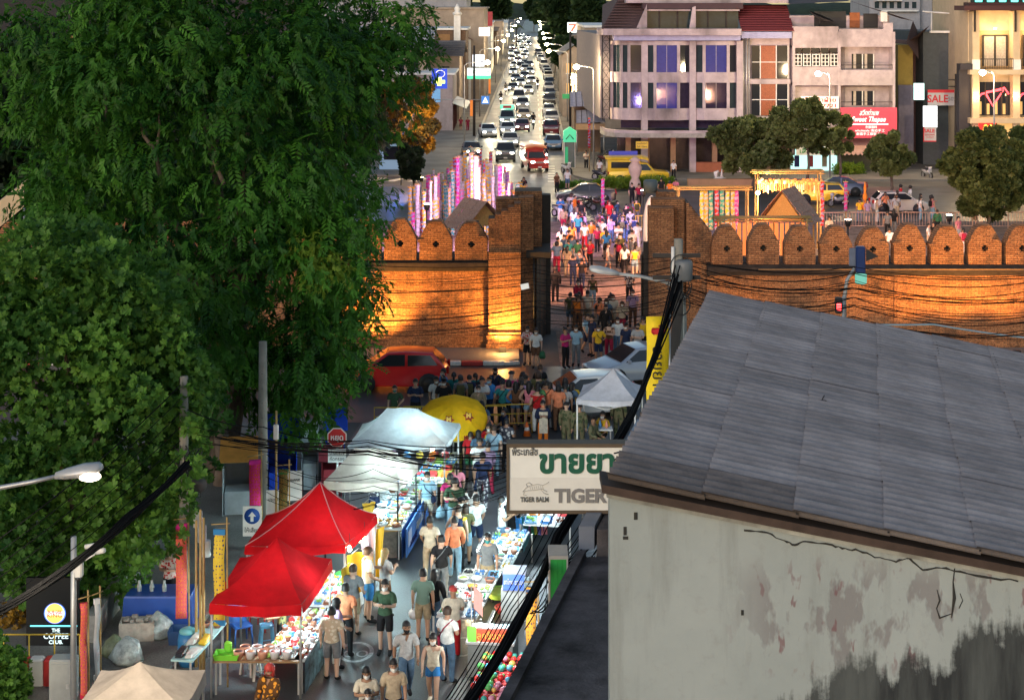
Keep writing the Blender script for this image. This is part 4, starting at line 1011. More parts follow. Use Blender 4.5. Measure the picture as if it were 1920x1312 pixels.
# far roadside trees
def far_tree(label,px,py,Y,rx,rz,seed,m=LEAF_D,n=900):
 p=at(px,py,Y);t=thing('roadside_tree',label,'tree',group='trees along the far road');k=Y/F
 lb=lobe_shell((p.x,p.y,p.z),(rx*k*.75,rx*k*.7,rz*k*.75),18,(rx*k*.25,rx*k*.45),seed,tint=(.1,.8),inner=.4)
 crown('crown',lb,n,rosette(5,.3,.22),t,m,0,seed,.012*Y*.8,.012*Y*1.5,.4)
 limbs(t,(p.x,p.y,0),(p.x,p.y,max(1.,p.z-rz*k*.5)),[(p.x,p.y,p.z)],.2)
for i,a in enumerate((('dark tree crown left of the sky gap at the street end',930,12,520,26,24),('large dark tree behind the seven sign',1060,25,330,44,40),('dark tree nearest the tiled roof of the corner building',1105,20,300,34,34),('round dark tree below the seven sign',1040,75,360,26,34),('pale lit bushy tree behind the right street lamps',1062,100,270,22,24),('dark tree beyond the far street lamps on the right',1020,25,560,22,22),('dark tree at the left above the grey roofs',850,0,420,30,18),('faint tree at the vanishing end of the street',1001,14,900,10,8))):
 far_tree(*a,seed=60+i)
pt=thing('palm_tree','lit palm tree on the left kerb of the far road','tree',gp(968,88))
mb=MB();mb.tube([(0,0,0),(.1,0,3),(0,0,6)],[.25,.2,.18],6);mb.build('trunk',BARK,pt)
for k in range(13):
 a=2*pi*k/13;L=3.2
 mb=MB()
 for s_ in (-1,1):
  mb.add([(0,0,6),(math.cos(a)*L*.5-math.sin(a)*.4*s_,math.sin(a)*L*.5+math.cos(a)*.4*s_,6.8+.3*(k%3)),(math.cos(a)*L,math.sin(a)*L,5.4+.5*(k%3)),(math.cos(a)*L*.5,math.sin(a)*L*.5,7.0+.3*(k%3))],[(0,1,2,3)])
 mb.build('frond',mat('palm_frond',(.10,.12,.03),.6),pt)
# dark wooded rise closing the view at the end of the street
mb=MB();rg=random.Random(4);n=60;top=[rg.uniform(13,17) for _ in range(n+1)]
vs=[];fs=[]
for i in range(n+1):
 x=-420+840*i/n;vs+=[(x,1500,-1),(x,1520+rg.uniform(-8,8),top[i]*.6),(x,1560,top[i])]
for i in range(n):
 for j in (0,1): fs.append((3*i+j,3*i+3+j,3*i+4+j,3*i+1+j))
mb.add(vs,fs,0,True);struct('wooded_hill',mb,mat('far_woods',(.02,.035,.02),.95,var=.5,scale=.2))
# planted hedges and flower beds on the plaza edge
def hedge(label,x0,x1,y,Y,h,seed,m,n=700):
 t=thing('hedge',label,'hedge');a,b_=at(x0,y,Y),at(x1,y,Y);k=max(3,int((b_.x-a.x)/.5))
 lb=[(a.x+(b_.x-a.x)*i/k,Y+(.3 if i % 2 else -.2),h*.55,h*.55,.3+.4*((i*7) % 5)/5) for i in range(k+1)]
 crown('foliage',lb,n,rosette(6,.16,.05),t,m,-.6,seed,1.2,2.2,.4)
 return t
hedge('yellow green grassy hedge in front of the yellow truck',1128,1255,350,137.5,.9,71,LEAF_Y,900)
hedge('low dark hedge behind the parked motorbikes',1050,1130,350,138,.5,72,LEAF_B,400)
hedge('palm like potted plants by the olive shutter',1572,1612,322,148,1.0,73,LEAF_Y,300)
# dark planting and a dark block closing the view behind the big tree
for i,a in enumerate((('dark tree mass behind the big tree at the left edge',40,300,88,260,300),('dark tree behind the big tree near its middle',330,260,92,230,260),('dark tree behind the big tree near the gold lit tree',600,200,100,130,190))):
 p=at(a[1],a[2],a[3]);t=thing('shade_tree',a[0],'tree',group='dark trees behind the big tree');k=a[3]/F
 lb=lobe_shell((p.x,p.y,p.z),(a[4]*k*.75,a[4]*k*.5,a[5]*k*.8),40,(a[4]*k*.2,a[4]*k*.35),80+i,tint=(0,.3),inner=.5)
 crown('crown',lb,3800,rosette(6,.35,.25),t,LEAF_D,.2,85+i,.9,1.7,.4);limbs(t,(p.x,p.y,0),(p.x,p.y,4),[(p.x-1,p.y,p.z),(p.x+1.5,p.y,p.z-1)],.3)
db=thing('dark_block','dark unlit building behind the trees at the left edge','building',(-42,112,0))
MB().box((-25,0,0),(28,10,17)).build('wall',mat('unlit_wall',(.03,.028,.03),.9),db)
for k in range(10):
 for z in (3,7,11): MB().box((-23+5*k,-.1,z),(-21+5*k,-.01,z+1.8)).build('window',GLASS,db)
# ------------------------------------------------------------------ the far road: houses, lamps, signs
def block(name,label,x0,x1,Y0,Y1,ztop,m,roof=None,rm=None,over=.4,ridge=1.6):
 t=thing(name,label,'building')
 MB().box((x0,Y0,0),(x1,Y1,ztop)).build('wall',m,t)
 if roof=='gable':                      # ridge runs left-right, slopes to camera and away
  mb=MB();ym=(Y0+Y1)/2
  mb.add([(x0-over,Y0-over,ztop-.1),(x1+over,Y0-over,ztop-.1),(x1+over,ym,ztop+ridge),(x0-over,ym,ztop+ridge),(x1+over,Y1+over,ztop-.1),(x0-over,Y1+over,ztop-.1)],[(0,1,2,3),(3,2,4,5)])
  mb.build('roof',rm,t)
  n=9
  for k in range(n):
   u=k/n;MB().box((x0-over,Y0-over+u*(ym-Y0+over)-.08,ztop-.08+u*(ridge+.1)),(x1+over,Y0-over+u*(ym-Y0+over)+.08,ztop+.03+u*(ridge+.1))).build('tile_course',rm,t)
 elif roof=='side':                     # ridge runs away from the camera
  mb=MB();xm=(x0+x1)/2
  mb.add([(x0-over,Y0-over,ztop-.1),(xm,Y0-over,ztop+ridge),(xm,Y1,ztop+ridge),(x0-over,Y1,ztop-.1),(x1+over,Y0-over,ztop-.1),(x1+over,Y1,ztop-.1)],[(0,1,2,3),(1,4,5,2)])
  mb.build('roof',rm,t);MB().prism([(x0,ztop),(x1,ztop),(xm,ztop+ridge-.15)],'y',Y0,Y0+.2).build('gable',m,t)
 elif roof=='flat':
  MB().box((x0-.2,Y0-.3,ztop),(x1+.3,Y1,ztop+.25)).build('parapet',rm or m,t)
 return t
TIN=mat('pale_tin_roof',(.36,.38,.42),.5,metal=.3,var=.2,scale=2)
GTILE=mat('grey_tile_roof',(.15,.145,.15),.8,var=.3,scale=6,bump=.4)
BEIGE=mat('beige_render',(.34,.27,.21),.9,var=.2,scale=1,dirt=.35)
BROWNW=mat('brown_timber',(.13,.075,.045),.85,var=.3,scale=3)
def fr(Y,a=-9.3): return tx(Y,a)
def windows(t,x0,x1,Y,rows,n,m=GLASS,w=.9,h=1.3):
 for z in rows:
  for k in range(n):
   x=x0+(x1-x0)*(k+.5)/n
   o=MB().box((x-w/2,Y-.04,z),(x+w/2,Y-.005,z+h)).build('window',m,t)
   MB().box((x-w/2-.06,Y-.1,z-.1),(x+w/2+.06,Y-.005,z-.001)).build('sill',WHITEP,o)
b=block('corner_shophouse','low pale shophouse nearest the zebra crossing on the left',-24,fr(198),198,212,6.6,mat('pink_grey_render',(.36,.3,.3),.85,dirt=.3),'flat',WHITEP)
windows(b,-13,fr(198)-.5,198,(3.9,),2)
for k in range(6): MB().box((fr(198)+.03,198.3+2.2*k,.14),(fr(198)+.12,198.5+2.2*k,3.0)).build('shop_post',mat('maroon_post',(.12,.03,.03),.7),b)
mb=MB();mb.add([(fr(198)-.1,197.5,3.4),(fr(198)+1.6,197.5,2.7),(fr(212)+1.6,212,2.7),(fr(212)-.1,212,3.4)],[(0,1,2,3)]);mb.build('awning',TIN,b)
b=block('tin_roof_house','house with a pale sloping tin roof behind the big tree',-30,-10.5,205,222,9.4,BEIGE,'gable',TIN,1.0,2.6)
windows(b,-16,-10.8,205,(6.6,),3)
b=block('grey_roof_house','shophouse with a grey tiled roof above the pharmacy sign',-14.5,fr(216),216,232,8.3,BEIGE,'gable',GTILE,.6,1.7)
windows(b,-12,fr(216)-.5,216,(5.6,),2);windows(b,-12,fr(216)-.5,216,(2.8,),2)
b=block('timber_front_house','old house with brown timber upper storey and ornate white pier',-17,fr(236),236,252,11.2,BROWNW,'flat',WHITEP)
MB().box((fr(236)-1.6,235.4,8),(fr(236)-.7,236.1,13.2)).build('ornate_pier',WHITEP,b);MB().lathe([(.5,0),(.7,.3),(.3,.6),(.45,.9),(.08,1.6)],(fr(236)-1.15,235.8,13.2),10).build('finial',WHITEP,b)
windows(b,-15,fr(236)-1.8,236,(9.2,),3,mat('amber_room',(.25,.13,.05),.7),1.5,1.4)
b=block('beige_tower_house','tall blank beige party wall beside the red banner',-19,fr(258,-7.4),258,300,14.0,BEIGE,'flat',BEIGE)
b=block('white_upper_house','pale house rising at the top behind the timber house',-34,-8,300,330,15.6,mat('hotel_white',()),'flat',WHITEP);windows(b,-24,-9,300,(12.6,),7,GLASS,1.2,1.5)
b=block('terrace_house','small house with red roof squeezed beside the beige party wall',-11.5,fr(256),254.2,257.5,9.5,WHITEP,'side',ROOFR,.3,1.2)
for i,(Y0,Y1,h) in enumerate(((305,345,8.5),(350,400,10.5),(405,470,8),(480,560,9.5),(570,700,8))):
 lab=('dim shop row house past the beige party wall','second dim house along the left of the far road','third dim house along the left of the far road','fourth dim house along the left of the far road','last dim house on the left where the road vanishes')[i]
 b=block('row_house',lab,fr(Y0)-14,fr(Y0,-8.6),Y0,Y1,h,(BEIGE,WHITEP,BROWNW,BEIGE,WHITEP)[i],'flat');windows(b,fr(Y0)-6,fr(Y0)-.2,Y0,(h-3,),2)
 MB().box((fr(Y0,-8.55),Y0+2,.3),(fr(Y0,-8.5),Y1-2,2.8)).build('shopfront',glow('dim_shop',(1,.8,.45),.6),b)
# right side
def frr(Y,a=7.0): return tx(Y,a)
b=block('balcony_shophouse','beige shophouse with white balcony behind the lattice mast',8.2,16,190,215,12.2,BEIGE,'flat',WHITEP)
MB().box((8.0,188.6,8.6),(10.6,189.9,8.85)).build('balcony_slab',WHITEP,b);MB().box((8.0,188.6,8.85),(10.6,188.7,9.9)).build('balcony_front',mat('peach_panel',(.5,.3,.2),.8),b)
for z in (3.5,6.0): windows(b,8.4,10.8,190,(z,),2,GLASS,.8)
MB().box((8.3,189.8,9.2),(10.6,189.95,11.3)).build('balcony_opening',TEALG,b)
b=block('gable_shop','low gabled shop left of the beige balcony house',6.6,9.6,222,240,8.2,BEIGE,'side',GTILE,.5,1.3);windows(b,6.8,9.4,222,(5.8,3.2),2,WARMIN,.8)
for i,(Y0,Y1,h) in enumerate(((245,290,6.5),(295,350,7.5),(355,430,8),(440,540,7),(550,700,8))):
 lab=('warm lit shop row under the right street lamps','second warm shop on the right of the far road','third warm shop on the right of the far road','fourth warm shop on the right of the far road','last warm shop on the right where the road vanishes')[i]
 b=block('row_shop',lab,frr(Y0,7.4),frr(Y0)+14,Y0,Y1,h,BROWNW if i % 2 else BEIGE,'flat');windows(b,frr(Y0,7.5),frr(Y0)+5,Y0,(h-2.6,),2,WARMIN)
 MB().box((frr(Y0,7.33),Y0+1,.3),(frr(Y0,7.38),Y1-1,3.0)).build('shopfront',glow('warm_shopfront',(1,.72,.35),.9),b)
# two tier grey awning stalls before the corner building
aw=thing('awning_shop','small shop with two tiers of grey sheet awning beside the corner building','shop',(0,0,0))
ax,az=BX(168)
MB().box((ax(1078),170,0),(ax(1128),178,5.4)).build('wall',mat('shop_interior',(.2,.13,.08),.8),aw)
for i,(xa,xb,y0,y1,d0,d1) in enumerate(((1068,1128,200,176,-.5,3),(1078,1132,228,208,-2.4,.4))):
 mb=MB();mb.add([(ax(xa),168+d0,az(y0)),(ax(xb),168+d0,az(y0-2)),(ax(xb-2),168+d1,az(y1-4)),(ax(xa+2),168+d1,az(y1))],[(0,1,2,3)])
 mb.build('awning_sheet',mat('lilac_tin',(.38,.38,.47),.5,metal=.2,var=.2),aw)
 for k in range(6):
  u=k/5;p0=Vector((ax(xa)+(ax(xb)-ax(xa))*u,168+d0,az(y0)+.06));p1=Vector((ax(xa+2)+(ax(xb-2)-ax(xa+2))*u,168+d1,az(y1)+.08))
  MB().tube([p0,p1],.035,4).build('awning_rib',DARKW,aw)
MB().box((ax(1078),165.4,az(240)),(ax(1132),165.6,az(229))).build('fascia',mat('tan_fascia',(.42,.27,.15),.7),aw)
for x in (1080,1104,1130): MB().tube([(ax(x),165.6,0),(ax(x),165.6,az(240))],.06,5).build('post',STEEL,aw)
MB().box((ax(1096),167,az(176)),(ax(1118),167.3,az(166))).build('sign_panel',WHITEP,aw)
MB().box((ax(1082),172.5,1),(ax(1126),172.55,3)).build('lit_counter',glow('warm_shopfront',(1,.72,.35),.9),aw)
sl=thing('string_lights','curtain of warm string lights hanging beside the grey awning','string lights',(0,0,0))
mb=MB();q=random.Random(2)
for k in range(11):
 x=ax(1079)+k*(ax(1106)-ax(1079))/10
 for j in range(int(8+6*abs(math.sin(k*1.3)))): mb.cbox((x+q.uniform(-.05,.05),180,az(148)-.17*j),(.07,.07,.09))
mb.build('bulbs',glow('string_bulb',(1,.78,.4),9),sl)['kind']='stuff'
MB().tube([(ax(1076),180,az(147)),(ax(1108),180,az(146))],.03,4).build('cable',BLACKM,sl)
# street lamps
LENS=glow('lamp_lens',(1,.86,.5),60)
def street_lamp(label,X,Y,h,arm,e,group='street lamps along the far road',col=(1,.74,.42),lens=LENS,r=.09):
 t=thing('street_lamp',label,'street lamp',(X,Y,0),0,group)
 s_=1 if arm >0 else -1
 MB().tube([(0,0,0),(0,0,h*.6),(0,0,h-.3),(arm*.12,0,h-.05),(arm*.4,0,h+.05),(arm*.85,0,h+.12)],[r,r*.8,r*.6,r*.5,r*.45,r*.4],7).build('pole',STEEL,t)
 mb=MB();mb.loft([[(arm*.8+s_*u,y*w,h+.1+z*k) for y,z in ((-.1,0),(.1,0),(.13,.05),(.07,.13),(-.07,.13),(-.13,.05))] for u,w,k in ((0,.5,.6),(.15,.9,.9),(.4,1,1),(.55,.7,.6))],True,True,0,True);mb.build('lamp_head',STEEL,t)
 MB().ball((arm*.8+s_*.72,0,h+.06),(.27,.24,.22),10).build('lens',lens,t)
 lamp('lamp_light','POINT',(arm*.8+s_*.72,0,h-.32),e,col,.15,t)
 return t
names=['nearest','second','third','fourth','fifth','sixth','seventh','eighth','ninth','tenth']
for i,Y in enumerate((172,222,268,315,370,440,530,640)):
 street_lamp('%s street lamp on the left side of the far road' % names[i],tx(Y,-6.9),Y,8.9,2.0,1500 if Y <400 else 3200)
for i,Y in enumerate((212,246,288,335,390,455,535,630,750)):
 street_lamp('%s street lamp on the right side of the far road' % names[i],tx(Y,4.3),Y,8.9,-2.0,1500 if Y <400 else 3200)
street_lamp('street lamp in front of the grey awnings at the road corner',at(1113,320,152).x,152,9.2,-1.0,2000,'street lamps before the corner building')
street_lamp('street lamp before the pink shop house',at(1556,320,142).x,142,9.0,-.3,1900,'street lamps before the corner building')
street_lamp('street lamp before the cream restaurant building',at(1864,320,142).x,142,9.1,-.3,1500,'street lamps before the corner building')
# signs over the far road
def blade(name,label,x,y,w,h,Y,m): return sign_box(name,label,x,y,w,h,Y,m)
s=blade('pharmacy_sign','blue pharmacy sign with a yellow cross',824,148,29,37,190,mat('sign_blue',(.01,.04,.35),.4,var=0,emit=(.01,.05,.5),es=.7))
YC=glow('cross_yellow',(.75,1,.15),1.8)
MB().box((-.22,-.12,-.78),(.22,-.09,.12)).build('cross_upright',YC,s);MB().box((-.62,-.14,-.52),(.62,-.1,-.15)).build('cross_bar',YC,s)
MB().tube([(.5*math.cos(a)+.1,-.11,.55+.4*math.sin(a)) for a in [pi*(-.6)+pi*1.5*k/8 for k in range(9)]],.04,4).build('swirl',WLET,s)
MB().box((-.9,-.08,-2.6),(.1,.08,-1.12)).build('lower_panel',mat('sky_panel',(.12,.28,.5),.5,emit=(.15,.35,.6),es=.35),s)
s=blade('green_sign','white and green lit shop sign jutting over the left pavement',898,135,44,14,205,glow('white_panel',(.85,1,.9),1.0,(.6,.6,.6)))
letters('ร้านขายยาท่าแพ',s,(0,-.1,0),.62,mat('green_lettering',()),width=2.5);MB().box((-1.42,-.1,-.85),(1.42,.1,-.46)).build('green_strip',glow('green_strip',(.05,.8,.35),1.1),s)
s=blade('blank_lightbox','bright pale lightbox above the green sign',897,114,22,22,210,LW)
s=blade('white_lightbox','lit white rectangular sign below the red banner',908,60,20,16,250,glow('white_warm_panel',(1,.85,.75),1.6,(.6,.6,.6)))
s=blade('red_banner_sign','tall dark red vertical sign on the beige party wall',919,36,9,27,250,mat('deep_red',(.3,.03,.04),.6));
s=blade('seven_sign','square convenience store sign with red seven and green lettering',1073,52,18,19,225,glow('white_panel',(.85,1,.9),.8,(.6,.6,.6)))
MB().box((-.5,-.12,.28),(.5,-.08,.48)).build('seven_bar',glow('seven_red',(.9,.1,.04),.9),s);MB().prism([(.5,.28),(.2,.28),(-.25,-.5),(.05,-.5)],'y',-.12,-.08).build('seven_stroke',glow('seven_red',(.9,.1,.04),.9),s)
letters('ELEVEN',s,(0,-.14,-.12),.3,mat('green_lettering',()),width=.9)
s=blade('seven_sign','small far convenience store sign with orange and green seven',1016,61,13,14,420,glow('white_panel',(.85,1,.9),.8,(.6,.6,.6)))
MB().box((-.5,-.12,.3),(.5,-.08,.5)).build('seven_bar',glow('seven_red',(.9,.1,.04),.9),s);MB().prism([(.5,.3),(.2,.3),(-.2,-.6),(.1,-.6)],'y',-.12,-.08).build('seven_stroke',glow('seven_green',(.05,.6,.25),.9),s)
s=blade('crossing_sign','square blue pedestrian crossing sign on a white arm',910,188,15,15,185,mat('sign_blue2',(.02,.12,.4),.4,emit=(.03,.2,.6),es=.5,var=0))
MB().prism([(-.32,-.3),(.32,-.3),(0,.34)],'y',-.11,-.09).build('triangle',WLET,s);MB().tube([(0,-.13,-.2),(0,-.13,.08)],.05,4).build('walker',BLACKM,s);MB().tube([(-5.5,0,.05),(-.45,0,.05)],.05,5).build('arm',STEEL,s)
s=blade('shop_sign_far','orange vertical sign on the left pavement',918,162,4,28,200,mat('sign_orange',(.6,.16,.02),.5,emit=(.7,.2,.03),es=.4))
s=blade('shop_sign_near','orange red vertical sign beside the dark pole on the left pavement',884,203,5,30,190,mat('sign_orange',()))
s=blade('green_road_sign','small green sign over the right pavement',1061,181,13,9,176,mat('road_green',(.02,.2,.06),.5,emit=(.03,.3,.1),es=.4))
up=thing('utility_pole','dark utility pole on the left pavement beside the green sign','utility pole',(at(889,250,190).x,190,0));MB().tube([(0,0,0),(0,0,10.2)],[.16,.11],7).build('shaft',DARKW,up)
up=thing('utility_pole','tall dark pole carrying lamps on the right of the far road','utility pole',(tx(205,4.5),205,0));MB().tube([(0,0,0),(0,0,11.5)],[.17,.12],7).build('shaft',DARKW,up)
bo=thing('bank_booth','green roofed cash machine booth with a chevron at the road corner','booth',gp(1068,318));bo.scale=(.68,.68,.92)
MB().box((-.75,-.6,0),(.75,.7,.2)).build('base',CONC,bo)
for sx in (-.72,.66): MB().box((sx,-.6,.2),(sx+.06,.6,2.7)).build('side_frame',WHITEP,bo)
MB().box((-.66,.1,.2),(.66,.5,2.7)).build('machine',mat('booth_glass',(.1,.15,.13),.2),bo);MB().box((-.6,.05,.6),(-.2,.09,2.2)).build('green_panel',mat('booth_green',(.02,.3,.12),.5,emit=(.03,.5,.2),es=.3),bo)
MB().box((-.85,-.75,2.7),(.85,.75,3.75)).build('canopy',glow('booth_canopy',(.1,.95,.5),.28,(.05,.4,.2)),bo)
MB().tube([(-.5,-.78,3.0),(0,-.78,3.45),(.5,-.78,3.0)],.07,4).build('chevron',mat('chevron_dark',(.01,.12,.05),.6),bo)
MB().prism([(-.85,3.75),(.85,3.75),(0,4.15)],'y',-.75,.75).build('roof',glow('booth_canopy',(.1,.95,.5),.28),bo)
# ------------------------------------------------------------------ the plaza: banners, huts, bamboo frames
BAM=mat('bamboo',(.42,.27,.10),.6,var=.25,scale=6)
THATCH=mat('thatch',(.42,.24,.18),.9,var=.4,scale=14,bump=.7,bscale=30)
BCOL={'magenta': (.75,.04,.32),'pink': (.85,.25,.5),'violet': (.3,.1,.5),'white': (.75,.68,.75),'yellow': (.8,.5,.04),'orange': (.85,.24,.02),'red': (.6,.03,.03),'teal': (.04,.3,.28),'lilac': (.55,.35,.7),'gold': (.6,.36,.06)}
def cloth_banner_mat(nm):
 c=BCOL[nm];key='banner_'+nm
 if key in MATS: return MATS[key]
 m=mat(key,c,.8,var=0)
 n,l=m.node_tree.nodes,m.node_tree.links;b_=n['Principled BSDF']
 tc=n.new('ShaderNodeTexCoord');w=n.new('ShaderNodeTexWave');w.bands_direction='Z';w.inputs['Scale'].default_value=1.1;w.inputs['Distortion'].default_value=5;w.inputs['Detail'].default_value=2;w.inputs['Detail Scale'].default_value=6
 l.new(tc.outputs['Object'],w.inputs['Vector'])
 r=n.new('ShaderNodeMapRange');r.inputs['From Min'].default_value=.55;r.inputs['From Max'].default_value=.62;l.new(w.outputs['Fac'],r.inputs['Value'])
 mx=n.new('ShaderNodeMix');mx.data_type='RGBA';mx.inputs['A'].default_value=(*c,1);mx.inputs['B'].default_value=(*[min(1,.35*q_+.3) for q_ in c[::-1]],1);l.new(r.outputs[0],mx.inputs['Factor'])
 l.new(mx.outputs['Result'],b_.inputs['Base Color'])
 t=n.new('ShaderNodeBsdfTranslucent');l.new(mx.outputs['Result'],t.inputs['Color']);ms_=n.new('ShaderNodeMixShader');ms_.inputs[0].default_value=.45
 l.new(b_.outputs[0],ms_.inputs[1]);l.new(t.outputs[0],ms_.inputs[2]);l.new(ms_.outputs[0],n['Material Output'].inputs[0])
 return m
def banner_cloth(L,w,seed):
 mb=MB();n=10;q=random.Random(seed);ph=q.uniform(0,6)
 rows=[]
 for i in range(n+1):
  z=-L*i/n;y=.05*math.sin(ph+i*.9)
  rows.append([(-w/2,y,z),(w/2,y+.03*math.sin(i*1.3+ph),z),(w/2,y+.012+.03*math.sin(i*1.3+ph),z),(-w/2,y+.012,z)])
 mb.loft(rows,True,True,0,True)
 return mb
def festival_banner(label,x,ytop,Y,L,w,col,group):
 p=at(x,ytop,Y);t=thing('festival_banner',label,'banner',(p.x,Y,0),random.uniform(-.5,.5),group)
 MB().tube([(0,0,0),(0,.02,p.z+.1),(0,-.12,p.z+.25)],[.035,.028,.02],5).build('pole',BAM,t)
 c=banner_cloth(L,w,int(x*7+Y)).build('cloth',cloth_banner_mat(col),t);c.location=(0,-.14,p.z+.15)
 for k in range(3):
  MB().box((-w/2-.05,-.02,-.02),(w/2+.05,.04,.025)).build('crossbar',BAM,c,loc=(0,0,-L*k/3))
 return t
rb=random.Random(19);lst=[]
for k in range(175):
 x=766+(985-766)*(k+.5)/175+rb.uniform(-2,2)
 peak=285+abs(x-898)*(.62 if x <898 else .85)
 Y=rb.uniform(106,132)
 lst.append((x,peak+rb.uniform(-16,75),Y,rb.uniform(2.2,4.6),rb.choice((.15,.18,.22,.26,.3)),rb.choice(['magenta','pink','violet','white','yellow','orange','red','lilac','white','white','magenta','gold','teal','pink','yellow','white'])))
cnt={}
for (x,yt,Y,L,w,c_) in lst:
 cnt[c_]=cnt.get(c_,0)+1
 festival_banner('%s one, counted from the left among the %s tall banners in the lit cluster' % (ordinal(cnt[c_]),c_),x,yt,Y,L,w,c_,'tall banners in the violet lit cluster')
fl=thing('stand_light','violet stage light standing among the tall banners','lamp',(at(880,400,121).x,121,0))
MB().tube([(0,0,0),(0,0,2.0)],.04,5).build('stand',BLACKM,fl);MB().lathe([(.12,0),(.18,.2),(.18,.35)],(0,0,2.0),10).build('housing',BLACKM,fl);MB().lathe([(.17,.36),(.02,.38)],(0,0,2.0),10).build('lens',glow('violet_lens',(.9,.4,1),40),fl)
for (px,py,Y,e,col) in ((880,390,119,160,(1,.62,.95)),(900,340,127,220,(1,.7,.92))):
 p=at(px,py,Y);lamp('violet_beam','POINT',(p.x-fl.location.x,p.y-fl.location.y,p.z),e,col,.3,fl)
bl=thing('stand_light','blue stage light under the gold lit tree','lamp',(at(752,320,140).x,140,0))
MB().tube([(0,0,0),(0,0,2.2)],.04,5).build('stand',BLACKM,bl);MB().lathe([(.12,0),(.2,.2),(.2,.4)],(0,0,2.2),10).build('housing',BLACKM,bl);MB().lathe([(.19,.41),(.02,.43)],(0,0,2.2),10).build('lens',glow('blue_lens',(.1,.25,1),60),bl)
lamp('blue_beam','POINT',(0,-.3,3.6),220,(.1,.25,1),.3,bl);
gd=thing('tree_uplight','warm uplight at the foot of the gold lit tree','lamp',(at(790,330,143).x,143,0));MB().lathe([(.12,0),(.2,.25),(.2,.35)],(0,0,0),10).build('housing',BLACKM,gd);MB().lathe([(.19,.36),(.02,.38)],(0,0,0),10).build('lens',glow('warm_bulb',(1,.75,.35),25),gd);lamp('warm_beam','POINT',(0,-.5,5.0),900,(1,.6,.2),.3,gd)
bs=thing('lit_kiosk','pale blue lit kiosk under the gold lit tree','kiosk',(at(745,330,152).x,152,0))
MB().box((-1.6,0,0),(1.6,2,3.0)).build('body',glow('kiosk_glow',(.5,.75,1),.18,(.3,.4,.5)),bs);MB().box((-1.9,-.5,3.0),(1.9,2.3,3.3)).build('roof',mat('kiosk_blue',(.03,.06,.4),.5),bs);MB().box((-1.2,-.03,1),(1.2,-.005,2.2)).build('hatch',GLASS,bs)
def hut(label,px,py,Y,w,d,h,rz=0):
 p=at(px,py,Y);t=thing('thatched_hut',label,'hut',(p.x,Y,0),rz)
 zt=p.z;ze=zt-h
 for sx in (-w*.4,w*.4):
  for sy in (-d*.4,d*.4): MB().tube([(sx,sy,0),(sx,sy,ze+.1)],.05,5).build('post',BAM,t)
 q=random.Random(int(px))
 for s_ in (-1,1):
  nr_,ncn=6,6
  for r_ in range(nr_):
   for c_ in range(ncn):
    u0,u1=r_/nr_,(r_+1.25)/nr_
    y0,y1=-d/2+d*c_/ncn,-d/2+d*(c_+1)/ncn-.02
    f=lambda u: (s_*w/2*u*1.05,zt-(h+.1)*u)
    (xa,za),(xb,zb)=f(u0),f(u1);lift=.03+q.uniform(0,.05)
    mb=MB();mb.add([(xa,y0,za+lift*.3),(xa,y1,za+lift*.3),(xb,y1,zb+lift),(xb,y0,zb+lift),(xa,y0,za+lift*.3-.03),(xa,y1,za+lift*.3-.03),(xb,y1,zb+lift-.03),(xb,y0,zb+lift-.03)],[(0,1,2,3),(7,6,5,4),(3,2,6,7),(0,3,7,4),(1,5,6,2)])
    mb.build('thatch_panel',THATCH,t)
 mb=MB();mb.prism([(-w*.4,ze),(w*.4,ze),(0,zt-.15)],'y',-d*.4,-d*.36);mb.build('gable',mat('woven_bamboo',(.45,.28,.1),.8,var=.3,scale=20),t)
 return t
hut('thatched hut roof behind the left wall beside the banners',892,374,83,2.4,2.2,1.2,.55)
hut('thatched hut roof behind the crenellated wall on the right',1478,353,86,2.6,2.4,1.55,-.45)
def bamboo_frame(label,x0,x1,ytop,Y,hang=None,bundle=0,lab=None):
 a,b_=at(x0,ytop,Y),at(x1,ytop,Y);t=thing('bamboo_rack',label,'rack',(a.x,Y,0));w=b_.x-a.x;h=a.z
 for x in (0,w):
  for y in (0,1.0): MB().tube([(x,y,0),(x+.03,y,h)],.05,6).build('post',BAM,t)
 for y in (0,1.0): MB().tube([(-.3,y,h-.1),(w+.3,y,h-.12)],.045,6).build('top_rail',BAM,t)
 for k in range(bundle):
  MB().tube([(-.25,k*.12,h+.02*(k%3)),(w+.25,k*.12,h+.03*((k+1)%3))],.035,5).build('cane',BAM,t)
 return t,w,h
t,w,h=bamboo_frame('bamboo frame hung with long yellow, green and red strips',1272,1402,352,97,bundle=5)
for i,(x,c_) in enumerate(((1316,'yellow'),(1324,'gold'),(1333,'teal'),(1344,'red'),(1354,'teal'),(1364,'yellow'),(1374,'gold'),(1381,'magenta'))):
 p=at(x,358,96.6);o=tag(banner_cloth(2.2,.24,i).build('hanging_strip',cloth_banner_mat(c_),loc=p),'%s hanging strip on the bamboo frame, %s of eight from the left' % (c_,ordinal(i+1)),'banner','strips hanging from the bamboo frame')
t,w,h=bamboo_frame('tall bamboo frame hung with rows of orange lanterns',1420,1538,322,103,bundle=8)
LANT=mat('paper_lantern',(.75,.2,.05),.7,var=.2,emit=(1,.25,.06),es=.7)
LANT2=mat('pale_lantern',(.8,.6,.3),.7,var=.2,emit=(1,.6,.25),es=.7)
q=random.Random(8)
